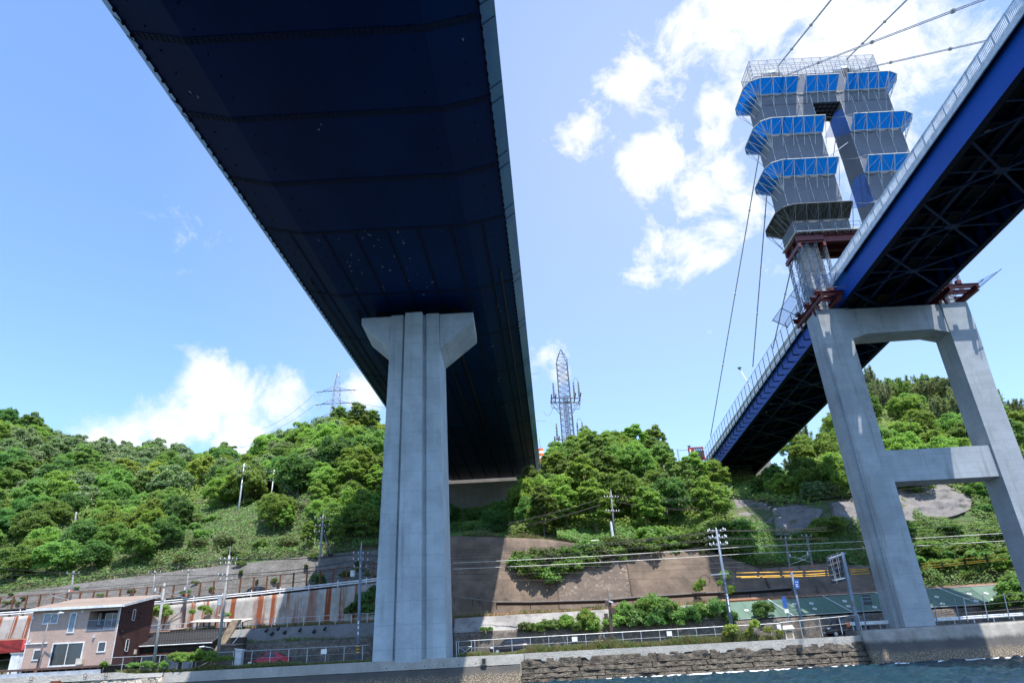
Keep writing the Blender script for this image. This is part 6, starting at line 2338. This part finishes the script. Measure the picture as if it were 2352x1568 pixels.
for k in range(4):
    wire([b9 + V((0, 0, -.6 - k * .5)), P(630, 1082 + k * 6, 142)], 'thin wire climbing from the strutted pole to the pale pole on the slope', 'wires up the left slope', .022, .6)
    wire([b9 + V((0, 0, -.6 - k * .8)), P(900, 1190 + k * 14, 107)], 'thin wire from the strutted pole running right behind the grey pier', 'wires behind the grey pier', .022, .2)
for k in range(3):
    wire([P(561, 1070 + k * 7, 140), P(630, 1082 + k * 7, 142)], 'short wire between the two pale poles on the slope', 'wires between the pale poles', .022, .3)
for k, (v0, v1) in enumerate(((1150, 1090), (1158, 1098), (1170, 1112))):
    wire([P(1700, v0, 112), P(2400, v1 - 20, 116)], 'thin wire crossing the right hill behind the portal pier', 'wires across the right hill', .022, .6)
for k, (pts) in enumerate([[(1692, 1315), (1850, 1312), (2000, 1305.5), (2114, 1294), (2319, 1271)], [(1691, 1324), (1850, 1319), (2003, 1309), (2115.5, 1300), (2322, 1280)], [(1702, 1326), (1850, 1323), (2004.5, 1316), (2118.6, 1305), (2321, 1283)]]):
    t = thing('sleeved_cable', ('top', 'middle', 'bottom')[k] + ' one of three cables in yellow guard sleeves beside the portal leg', 'cable', P(*pts[0], 86))
    w = [P(*p, 86 - .15 * k) for p in pts]
    MB().path(w, .03, 5).build('conductor', 'wire_black', t)
    sl, bd = MB(), MB()
    for a, b in zip(w, w[1:]):
        n = max(2, int((b - a).length / 2.2))
        for i in range(n):
            p, q = a.lerp(b, i / n), a.lerp(b, (i + .94) / n)
            sl.tube(p, q, .055, n=7)
            bd.tube(q - (q - p) * .06, q + (b - a).normalized() * .12, .065, n=6)
    sl.build('sleeve', 'yellow_sleeve', t)
    bd.build('joint_band', 'wire_black', t)
# ------------------------------------------------------------------ vegetation
for s in range(4):
    tree_proto('broad', 100 + s, 'leaf_bright', R=3.8 + .4 * (s % 2), H=8.4, z0=-.4, nl=84, per=230, leaf=.18, lobe=(.17, .33))
for s in range(3):
    tree_proto('dome', 200 + s, 'leaf_yellow', R=3.7, H=7.2, z0=.2, nl=58, per=230, leaf=.18, lobe=(.2, .3), top=1.2)
for s in range(2):
    tree_proto('loose', 300 + s, 'leaf_mid', R=3.0, H=9.6, z0=.5, nl=62, per=190, leaf=.18, lobe=(.19, .32), squash=.7)
for s in range(2):
    bamboo_proto('bamboo', 400 + s, 'leaf_bamboo')
for s in range(3):
    tree_proto('bush', 500 + s, 'leaf_mid', R=1.7, H=2.3, z0=-.3, nl=26, per=170, leaf=.15, lobe=(.28, .44), trunk=False)
for s in range(2):
    tree_proto('scrub', 600 + s, 'leaf_dry', R=2.2, H=2.6, z0=-.4, nl=26, per=150, leaf=.16, lobe=(.28, .44), trunk=False)

rng = random.Random(77)
trees = []


POLES = [(P(561, 1100, 140), 140), (P(630, 1100, 142), 142), (P(170, 1200, 150), 150), (P(738, 1250, 107.5), 107.5), (P(1406, 1180, 109), 109), (P(1597, 1045, 165), 165)]


def inbridge(x, y, pad=3.0):
    if abs(x - P(1594, 1045, 165).x * y / 165) < 6.5 and 118 < y < 168 and terrain(x, y) > 26:
        return True
    for p, Y in POLES:
        if abs(x - p.x * y / Y) < 4.2 and Y - 22 < y < Y + 2:
            return True
    # keep crowns out of the decks and abutments
    if abs(x - (-14.6 + .04 * (y - 36))) < 14.6 + pad and terrain(x, y) > 30 - 0 * y:
        return True
    if 42.1 + .05 * (y - 57) - 1 - pad < x < 42.1 + .05 * (y - 57) + 12.8 + pad and terrain(x, y) > 29:
        return True
    return False


def grow(n, tr, yr, mind, pick, size, region, tries=6000, ok=None):
    got = 0
    for _ in range(tries):
        if got >= n:
            break
        y = yr[0] + (yr[1] - yr[0]) * rng.random() ** .8
        x = rng.uniform(*tr) * y
        if inbridge(x, y) or (ok and not ok(x, y)):
            continue
        if any((x - a) ** 2 + (y - b) ** 2 < mind ** 2 for a, b in trees):
            continue
        k = pick(x, y)
        z = terrain(x, y)
        s = rng.uniform(*size)
        kind, mat, nm, look, cat = k
        place_tree(kind, (x, y, z - .2), (s * rng.uniform(.9, 1.15), s * rng.uniform(.9, 1.15), s * rng.uniform(.88, 1.15)), rng.uniform(0, 6.28), nm, look + ' ' + region, cat, look + ' ' + region, mat, rng.randint(0, 5))
        trees.append((x, y))
        got += 1
    return got


T_BR = ('broad', 'leaf_bright', 'broadleaf_tree', 'bright green broadleaf tree', 'tree')
T_MI = ('broad', 'leaf_mid', 'broadleaf_tree', 'mid green broadleaf tree', 'tree')
T_DK = ('broad', 'leaf_dark', 'evergreen_tree', 'dark green evergreen tree', 'tree')
T_PA = ('broad', 'leaf_pale', 'blossoming_tree', 'silvery tree with pale tips', 'tree')
T_YE = ('dome', 'leaf_yellow', 'fresh_leaved_tree', 'yellow green round crowned tree', 'tree')
T_OL = ('loose', 'leaf_olive', 'loose_tree', 'thin olive green tree', 'tree')
T_LB = ('loose', 'leaf_bright', 'loose_tree', 'slender bright green tree', 'tree')
T_BA = ('bamboo', 'leaf_bamboo', 'bamboo_clump', 'feathery olive bamboo clump', 'bamboo')
T_SC = ('scrub', 'leaf_dry', 'dry_bush', 'dry brownish bush', 'bush')
T_BU = ('bush', 'leaf_mid', 'bush', 'leafy green bush', 'bush')


def weighted(*ks):
    return lambda x, y: rng.choices([k for k, _ in ks], [w for _, w in ks])[0]


def pick_left(x, y):
    q = vnoise(x * .025, y * .025, 11) + rng.uniform(-.25, .25)
    if y > 195 and q > .12:
        return T_PA
    if q < -.42:
        return T_YE
    return rng.choices([T_DK, T_MI, T_BR, T_YE, T_PA, T_OL], [2.5, 5, 4.5, .8, 2.6, 1.2])[0]


grow(128, (-.84, -.43), (156, 268), 5.7, pick_left, (1.0, 1.4), 'in the wood on the far hill behind the beige house')
grow(52, (-.86, -.50), (113, 158), 4.6, weighted((T_BR, 4), (T_MI, 4), (T_DK, 2), (T_OL, 1.5), (T_BU, 1)), (.7, 1.0), 'at the foot of the wood above the grey block wall')


def pick_ridge(x, y):
    if y > 168:
        return rng.choices([T_PA, T_MI, T_YE, T_BR], [6, 2, .5, 2])[0] if x / y < -.28 else rng.choices([T_YE, T_OL, T_MI], [2, 1.2, 1.2])[0]
    return rng.choices([T_BR, T_MI, T_OL, T_DK, T_PA], [4.5, 3, 1.6, 1.2, .8])[0]


grow(54, (-.44, -.20), (140, 190), 5.0, pick_ridge, (.9, 1.25), 'on the ridge under the transmission pylon')
grow(16, (-.30, -.16), (116, 140), 4.6, weighted((T_BR, 5), (T_LB, 2), (T_MI, 2), (T_DK, 1)), (.7, .95), 'close beside the grey pier')
for u, v, Y, s, k in ((625, 1275, 121, .78, T_BR), (610, 1262, 124, .62, T_BR), (648, 1270, 120, .5, T_LB), (705, 1262, 113, .45, T_LB), (770, 1255, 113, .5, T_LB)):
    p = P(u, v, Y)
    place_tree(k[0], (p.x, Y, terrain(p.x, Y) - .2), (s, s, s * 1.25), rng.random() * 6, k[2], k[3] + ' standing alone on the scrub slope', k[4], k[3] + ' standing alone on the scrub slope', k[1], rng.randint(0, 3))
    trees.append((p.x, Y))
# dead bush, bamboo by the pale poles
grow(22, (-.56, -.22), (113, 142), 3.6, weighted((T_SC, 5), (T_BU, 4), (T_OL, .6)), (.6, 1.0), 'on the scrub slope above the block wall', ok=lambda x, y: True)
for u, v, Y in ((652, 1150, 150), (668, 1140, 152), (640, 1128, 156)):
    p = P(u, v, Y)
    place_tree('bamboo', (p.x, Y, terrain(p.x, Y)), .62, rng.random() * 6, 'bamboo_clump', 'yellowing bamboo clump behind the pale poles on the slope', 'bamboo', 'yellowing bamboo behind the pale poles', 'leaf_olive', 1)

# centre hill
grow(62, (.012, .285), (110.5, 168), 4.1, weighted((T_BR, 4), (T_MI, 3.4), (T_DK, 2.2), (T_YE, .8), (T_OL, 3), (T_LB, 3.5), (T_PA, .5)), (.8, 1.15), 'on the centre hill between the bridges')
for u, v, Y, s in ((1262, 1205, 115, .85), (1238, 1215, 114, .7), (1285, 1130, 124, .8)):
    p = P(u, v, Y)
    place_tree('dome', (p.x, Y, terrain(p.x, Y) - .2), s, rng.random() * 6, 'fresh_leaved_tree', 'yellow green tree at the left edge of the centre hill beside the shadowed bank', 'tree', 'yellow green trees beside the shadowed bank', 'leaf_yellow', rng.randint(0, 2))
# shadowed bank under the navy bridge
grow(12, (-.13, .0), (122, 170), 5, weighted((T_DK, 3), (T_MI, 2), (T_BU, 3)), (.45, .7), 'in the deep shade under the navy bridge', ok=lambda x, y: True)
# right hill
grow(58, (.40, .86), (150, 206), 4.1, lambda x, y: rng.choices([T_BA, T_BR, T_OL], [8, .8, .4])[0] if y > 176 else rng.choices([T_BR, T_MI, T_BA, T_YE], [4, 3, 1.2, .7])[0], (.9, 1.15), 'high on the hill seen through the portal pier')
grow(40, (.37, .86), (118, 152), 4.5, weighted((T_BR, 5), (T_MI, 3), (T_DK, 1.6), (T_YE, .5), (T_OL, .8)), (.75, 1.05), 'low on the hill seen through the portal pier')

for u, v, s_, k in ((1745, 1150, .62, T_OL), (1800, 1150, .6, T_LB), (1840, 1140, .7, T_BR), (1875, 1150, .6, T_PA), (1905, 1145, .55, T_PA), (1780, 1110, .7, T_DK), (1860, 1105, .8, T_BR), (1900, 1110, .7, T_MI), (1960, 1130, .6, T_MI), (2090, 1105, .6, T_BR), (2160, 1098, .7, T_MI), (2230, 1105, .8, T_BR), (2250, 1150, .6, T_MI), (2290, 1140, .8, T_BR), (1895, 1230, .5, T_BR), (1925, 1228, .5, T_BR), (1870, 1245, .45, T_BR), (2330, 1150, .9, T_MI)):
    d_ = D(u, v)
    k_ = 96.0 / d_.y
    while k_ < 200:
        p = V((0, 0, CAM_H)) + d_ * k_
        if p.z < terrain(p.x, p.y):
            break
        k_ += .25
    place_tree(k[0], (p.x, p.y, terrain(p.x, p.y) - .6), (s_, s_, s_ * .9), rng.random() * 6, k[2], k[3] + ' above the bare rock faces near the portal pier', k[4], k[3] + ' above the bare rock faces', k[1], rng.randint(0, 5))
    trees.append((p.x, p.y))

nb = 0
for Y in (187, 194, 201):
    for k_ in range(17):
        tt_ = .495 + .0155 * k_ + (Y % 2) * .007 + rng.uniform(-.004, .004)
        x = tt_ * Y
        z = terrain(x, Y)
        s_ = rng.uniform(.68, .95)
        place_tree('bamboo', (x, Y + rng.uniform(-2, 2), z - .5), (s_ * 1.15, s_ * 1.15, s_), rng.random() * 6, 'bamboo_clump', 'feathery olive bamboo clump along the crest seen through the portal pier', 'bamboo', 'bamboo along the crest', 'leaf_bamboo' if nb % 3 else 'leaf_olive', nb)
        nb += 1

# shrubs over the upper walls
for i, (u, v, Y, s, k) in enumerate([(1200, 1300, 103.2, 1.05, T_BU), (1225, 1310, 102.8, 1.15, T_BU), (1255, 1325, 102.6, 1.1, T_BU), (1290, 1312, 102.8, 1.05, T_BU), (1318, 1300, 103, .95, T_BU), (1215, 1285, 104, .9, T_SC), (1265, 1285, 104, 1.0, T_SC), (1310, 1280, 104, .9, T_SC),
                                     (1345, 1292, 103.5, .9, T_BU), (1350, 1268, 105, 1.0, T_SC), (1385, 1280, 104.3, 1.0, T_SC), (1420, 1275, 104.5, 1.0, T_BU), (1455, 1262, 105, 1.0, T_SC), (1490, 1262, 105, 1.05, T_SC), (1400, 1255, 106, .9, T_SC),
                                     (1500, 1240, 107, 1.35, T_BU), (1535, 1245, 106.5, 1.3, T_BU), (1560, 1258, 105.5, 1.0, T_BU), (1590, 1250, 106, 1.1, T_SC), (1620, 1240, 107, 1.2, T_SC), (1650, 1225, 108, 1.4, T_BU), (1685, 1225, 108, 1.3, T_SC), (1630, 1270, 105, .9, T_SC), (1670, 1262, 105.5, 1.0, T_SC), (1700, 1255, 106, 1.1, T_BU)]):
    p = P(u, v, Y)
    s *= 1.3
    mat = 'leaf_vine' if k is T_SC and i % 2 else k[1]
    nm = 'dry_bush' if k is T_SC else 'bush'
    lab = ('dry olive bush' if k is T_SC else 'dense green bush') + ' hanging over the brown walls above the railway'
    place_tree(k[0], p - V((0, 0, .9 * s)), s, rng.random() * 6, nm, lab, 'bush', lab, mat, i)
for i, (u, v, Y, s, mat) in enumerate([(1668, 1330, 99.4, .55, 'leaf_bright'), (1655, 1345, 99.4, .4, 'leaf_bright'), (1611, 1352, 99.2, .6, 'leaf_bright'), (1678, 1362, 99.2, .5, 'leaf_bright'), (1600, 1358, 99.2, .4, 'leaf_mid')]):
    place_tree('bush', P(u, v, Y) - V((0, 0, .5 * s)), (s, s * .6, s * 1.3), i, 'creeper', 'bright green creeper at the foot of the brown rendered wall', 'creeper', 'bright green creepers at the foot of the brown rendered wall', mat, i)
# bushes at the pale sprayed wall
low = [(1205, 1445, 89.0, .55, 'leaf_dry'), (1222, 1446, 88.9, .55, 'leaf_olive'), (1250, 1443, 88.9, .62, 'leaf_olive'), (1275, 1440, 88.9, .6, 'leaf_olive'), (1300, 1440, 88.9, .7, 'leaf_bright'), (1302, 1428, 89.3, .55, 'leaf_bright'), (1330, 1445, 88.7, .6, 'leaf_olive'), (1350, 1430, 88.9, .85, 'leaf_bright'), (1345, 1412, 90.2, .5, 'leaf_bright'), (1360, 1445, 88.5, .75, 'leaf_bright'),
       (1415, 1435, 88.6, .95, 'leaf_bright'), (1435, 1415, 89.6, 1.0, 'leaf_mid'), (1455, 1428, 88.7, 1.05, 'leaf_olive'), (1480, 1410, 89.6, 1.15, 'leaf_mid'), (1505, 1405, 89.6, 1.25, 'leaf_mid'), (1530, 1415, 89.2, 1.2, 'leaf_mid'), (1500, 1432, 88.4, 1.0, 'leaf_dark'), (1555, 1425, 89, 1.0, 'leaf_mid'), (1590, 1422, 89, 1.0, 'leaf_dark'), (1620, 1415, 89.3, 1.1, 'leaf_mid'), (1650, 1412, 89.3, 1.15, 'leaf_dark'), (1680, 1425, 88.8, .7, 'leaf_dark'), (1755, 1402, 89.9, .8, 'leaf_dark'), (1745, 1412, 89.6, .6, 'leaf_dark'), (1110, 1448, 88.9, .3, 'leaf_olive'), (1125, 1447, 88.9, .3, 'leaf_olive')]
for i, (u, v, Y, s, mat) in enumerate(low):
    lab = {'leaf_dry': 'small dry brown bush', 'leaf_olive': 'olive bamboo grass bush', 'leaf_bright': 'fresh green kudzu bush', 'leaf_mid': 'tall leafy green bush', 'leaf_dark': 'dark green leafy bush'}[mat] + ' growing behind the long quay fence'
    place_tree('bush', P(u, v, Y) - V((0, 0, .7 * s)), (s, s * .8, s * 1.1), i * 1.3, 'bush', lab, 'bush', lab, mat, i)
for i, (u, v, Y, s, mat) in enumerate([(405, 1515, 80.2, .7, 'leaf_bright'), (430, 1516, 80.1, .75, 'leaf_bright'), (455, 1512, 80.2, .8, 'leaf_bright'), (478, 1512, 80.3, .7, 'leaf_bright'), (490, 1518, 80.0, .5, 'leaf_bright'), (375, 1530, 80.0, .5, 'leaf_mid'), (335, 1530, 80.0, .5, 'leaf_mid'), (305, 1530, 80.0, .4, 'leaf_mid'), (238, 1528, 80.1, .4, 'leaf_mid'), (350, 1532, 79.9, .4, 'leaf_vine'), (520, 1515, 80.1, .45, 'leaf_bright')]):
    place_tree('bush', P(u, v, Y) - V((0, 0, .5 * s)), (s, s * .6, s * .8), i, 'bush', 'bright weedy bush against the quay fence beside the beige house', 'bush', 'weedy bushes against the quay fence by the house', mat, i)
for i, (u, v, s) in enumerate([(1680, 1450, .5), (1735, 1440, .55), (1722, 1452, .35), (1765, 1448, .35), (1667, 1456, .35), (1790, 1452, .3)]):
    place_tree('bush', P(u, v, 80.0) - V((0, 0, .35)), (s, s * .6, s * 1.1), i, 'weed', 'yellow green flowering weed on the sea wall before the fence', 'weed', 'flowering weeds on the sea wall', 'leaf_yellow', i)
for i, (u, v, s, mat, Y) in enumerate([(2335, 1360, 1.3, 'leaf_mid', 90), (2350, 1335, 1.4, 'leaf_olive', 92), (2320, 1380, .9, 'leaf_mid', 89), (2352, 1380, 1.1, 'leaf_dark', 89), (2290, 1390, .6, 'leaf_mid', 89), (2270, 1393, .45, 'leaf_dark', 89)]):
    place_tree('bush', P(u, v, Y) - V((0, 0, .9 * s)), s, i, 'bush', 'large green bush at the right edge beyond the green slope', 'bush', 'large bushes at the right edge', mat, i)
for i, (u, v, s, Y) in enumerate([(365, 1415, .6, 98.4), (372, 1402, .6, 98.4), (352, 1410, .5, 98.4), (385, 1412, .5, 98.4), (468, 1402, .5, 98.4), (478, 1408, .5, 98.4), (440, 1408, .35, 98.4), (520, 1415, .35, 97.5), (820, 1400, .9, 98.4), (840, 1385, 1.0, 98.4), (850, 1410, .9, 97), (800, 1408, .6, 97.5), (860, 1365, .8, 99.3), (795, 1325, .6, 101.5), (735, 1338, .8, 105), (722, 1333, .6, 105)]):
    place_tree('bush', P(u, v, Y) - V((0, 0, .5 * s)), (s, s * .6, s), i, 'bush', 'green bush growing on the rust streaked wall beside the railway', 'bush', 'bushes by the rust streaked wall', 'leaf_bright' if i < 8 else 'leaf_dark', i)

# rock outcrops among the vines
def onhill(u, v):
    d = D(u, v)
    k = 96.0 / d.y
    while k < 260:
        p = V((0, 0, CAM_H)) + d * k
        if p.z < terrain(p.x, p.y):
            return p
        k += .25
    return p


ROCKS = []
for i, (tp_, bt, lab) in enumerate([
    ([(1688, 1150), (1728, 1154), (1768, 1166)], [(1700, 1212), (1738, 1218), (1774, 1220)], 'bare grey sprayed rock outcrop under the far end of the blue bridge'),
    ([(1776, 1172), (1830, 1164), (1892, 1174)], [(1780, 1230), (1822, 1232), (1868, 1208)], 'pale sprayed rock outcrop beside the portal leg, below a bushy bank'),
    ([(1908, 1160), (1962, 1146)], [(1916, 1212), (1966, 1210)], 'small grey rock face seen beside the portal leg and touching it'),
    ([(2056, 1126), (2130, 1112), (2200, 1126), (2234, 1150)], [(2066, 1200), (2130, 1200), (2190, 1186), (2226, 1172)], 'broad grey rock face below the lower cross beam of the portal pier')]):
    T_ = [onhill(*q) + V((0, -.5, .35)) for q in tp_]
    B_ = [onhill(*q) + V((0, -.5, .1)) for q in bt]
    m = slab_wall(T_, B_, 48, 26, .55, 3.0, .5, 30 + i)
    tag(m.build('rock_outcrop', 'rock', None, True), lab, 'rock')
    pts = T_ + B_
    ROCKS.append((min(p.x for p in pts), max(p.x for p in pts), min(p.y for p in pts), max(p.y for p in pts)))


def onrock(x, y):
    for a, b, c, d in ROCKS:
        ex, ey = (x - (a + b) / 2) / ((b - a) / 2), (y - (c + d) / 2) / ((d - c) / 2)
        if ex ** 4 + ey ** 4 < .75 + 1.1 * fbm(x * .5, y * .5, 41, 3):
            return True
    return False


for i in range(26):
    f = rng.random()
    x = rng.uniform(-80, -19)
    b_ = 11.6 + (x + 86) * .03
    z_ = b_ + (float(np.interp(x, [p[0] for p in BT], [p[2] for p in BT])) - b_) * f
    s = rng.uniform(.25, .55)
    place_tree('bush', (x, 106.4 + 5.2 * f - .1, z_ - .3 * s), (s * 1.3, s * .5, s), i, 'weed', 'small green weed rooted in the sloping grey block wall', 'weed', 'weeds on the grey block wall', ('leaf_vine', 'leaf_olive', 'leaf_dry')[i % 3], i)
for i in range(46):
    y = rng.uniform(100.5, 117)
    x = rng.uniform(.50, .80) * y
    if onrock(x, y):
        continue
    s = rng.uniform(.7, 1.35)
    mat = ('leaf_vine', 'leaf_dark', 'leaf_mid', 'leaf_olive')[i % 4]
    place_tree('bush', (x, y, terrain(x, y) + .1), (s * 1.2, s, s * .8), i, 'bush', {'leaf_vine': 'lush vine covered bush', 'leaf_dark': 'dark green bush', 'leaf_mid': 'leafy green bush', 'leaf_olive': 'olive green bush'}[mat] + ' on the vine slope behind the portal pier legs', 'bush', 'bushes on the vine slope, ' + mat[5:], mat, i)
# ground cover that nobody could count
nr = np.random.default_rng(5)


def cover(name, label, tr, yr, n, size, mat, lift=.5, lump=1.0, ok=None, aspect=.55, up=.8):
    Y = nr.uniform(yr[0], yr[1], n * 2)
    X = nr.uniform(tr[0], tr[1], n * 2) * Y
    PP, NN = [], []
    for x, y in zip(X, Y):
        if (ok and not ok(x, y)) or onrock(x, y):
            continue
        h = (fbm(x * .32, y * .32, 17, 3) + .35)
        if h < -.05 and nr.random() < .6:
            continue
        z = terrain(x, y) + max(0, h) * lump + nr.uniform(0, lift)
        PP.append((x, y, z))
        e = .5
        gx = (fbm((x + e) * .32, y * .32, 17, 3) - h + .35) * lump / e
        gy = (fbm(x * .32, (y + e) * .32, 17, 3) - h + .35) * lump / e
        NN.append((-gx * .8 + nr.normal() * .45, -.55 - gy * .8 + nr.normal() * .45, up))
        if len(PP) >= n:
            break
    o = bpy.data.objects.new(name, leaf_mesh(name, np.array(PP), np.array(NN), size, mat, nr, aspect))
    COL.objects.link(o)
    tag(o, label, 'undergrowth', kind='stuff')


cover('slope_scrub', 'olive and green scrub covering the left slope above the block wall', (-.86, -.2), (111.8, 150), 52000, .17, 'leaf_dry', .5, .9, up=.7)
cover('slope_greenery', 'green leaves scattered through the left slope scrub', (-.86, -.18), (111.8, 160), 44000, .19, 'leaf_vine', .5, 1.1, up=.7)
cover('forest_floor', 'dark green undergrowth beneath the trees of the left hills', (-.9, -.2), (150, 270), 46000, .42, 'leaf_bright', 1.8, 4.6)
cover('forest_floor', 'dark green undergrowth beneath the trees of the centre hill', (-.02, .3), (111.6, 172), 32000, .27, 'leaf_bright', 1.2, 1.8)
cover('bank_cover', 'grass and leaves on the shaded bank under the navy bridge', (-.15, .0), (111.6, 176), 14000, .28, 'leaf_mid', .4, .5)
cover('forest_floor', 'dark green undergrowth beneath the trees of the right hill', (.28, .95), (118, 205), 36000, .36, 'leaf_bright', 1.2, 1.8)
cover('vine_cover', 'lush green vines smothering the slope behind the portal pier', (.44, .95), (98.9, 124), 80000, .17, 'leaf_vine', .5, 1.9, ok=lambda x, y: y > (103.4 if x < 52 else 99))
cover('vine_cover', 'green vines and bamboo grass above the brown walls between the bridges', (.05, .46), (105.6, 116), 34000, .16, 'leaf_vine', .6, 1.3)

def grass(name, label, x0, x1, yr, n, h, mat='leaf_grass', zf=None):
    X = nr.uniform(x0, x1, n)
    Y = nr.uniform(yr[0], yr[1], n)
    H = h * nr.uniform(.35, 1.1, n) * np.array([.65 + 1.0 * max(0, vnoise(x * .35, 0, 9) + .3) for x in X])
    Z = np.array([zf(x) for x in X]) if zf else np.full(n, G)
    dx, dy = nr.normal(size=n) * .16, nr.normal(size=n) * .12
    w = nr.uniform(.02, .05, n)
    an = nr.uniform(0, 3.14, n)
    cx, cy = np.cos(an) * w, np.sin(an) * w
    vs = np.stack([np.stack([X - cx, Y - cy, Z], 1), np.stack([X + cx, Y + cy, Z], 1), np.stack([X + dx + cx * .5, Y + dy + cy * .5, Z + H * .6], 1), np.stack([X + dx * 2, Y + dy * 2, Z + H], 1)], 1).reshape(-1, 3)
    me = bpy.data.meshes.new(name)
    me.vertices.add(4 * n)
    me.loops.add(4 * n)
    me.polygons.add(n)
    me.vertices.foreach_set('co', vs.astype('f').ravel())
    me.loops.foreach_set('vertex_index', np.arange(4 * n, dtype='i'))
    me.polygons.foreach_set('loop_start', np.arange(0, 4 * n, 4, dtype='i'))
    me.polygons.foreach_set('loop_total', np.full(n, 4, dtype='i'))
    me.materials.append(M[mat])
    me.update(calc_edges=True)
    o = bpy.data.objects.new(name, me)
    COL.objects.link(o)
    tag(o, label, 'grass', kind='stuff')


grass('grass', 'wild grass on the quay between sea wall and fence right of the grey pier', 0, 27, (79.95, 81.6), 13000, .9)
grass('grass', 'short grass on the quay before the dark estate car', -7.5, 0, (79.95, 81.6), 3600, .45)
grass('grass', 'wild grass on the quay between the house and the grey pier', -44, -17, (79.95, 81.4), 11000, .5)
grass('grass', 'tufts of grass and ivy along the top of the sloping grey walls', -44, 24, (91.9, 92.6), 3000, .6, zf=lambda x: 7.5)
grass('grass', 'dry grass at the top of the upper wall by the white handrail', -9, 20, (105.9, 107.5), 3000, .9, zf=lambda x: terrain(x, 106.5))
grass('grass', 'grass tufts on the ledge of the mossy stone wall', -40, -18, (89.4, 89.9), 1600, .5, zf=lambda x: 5.6)
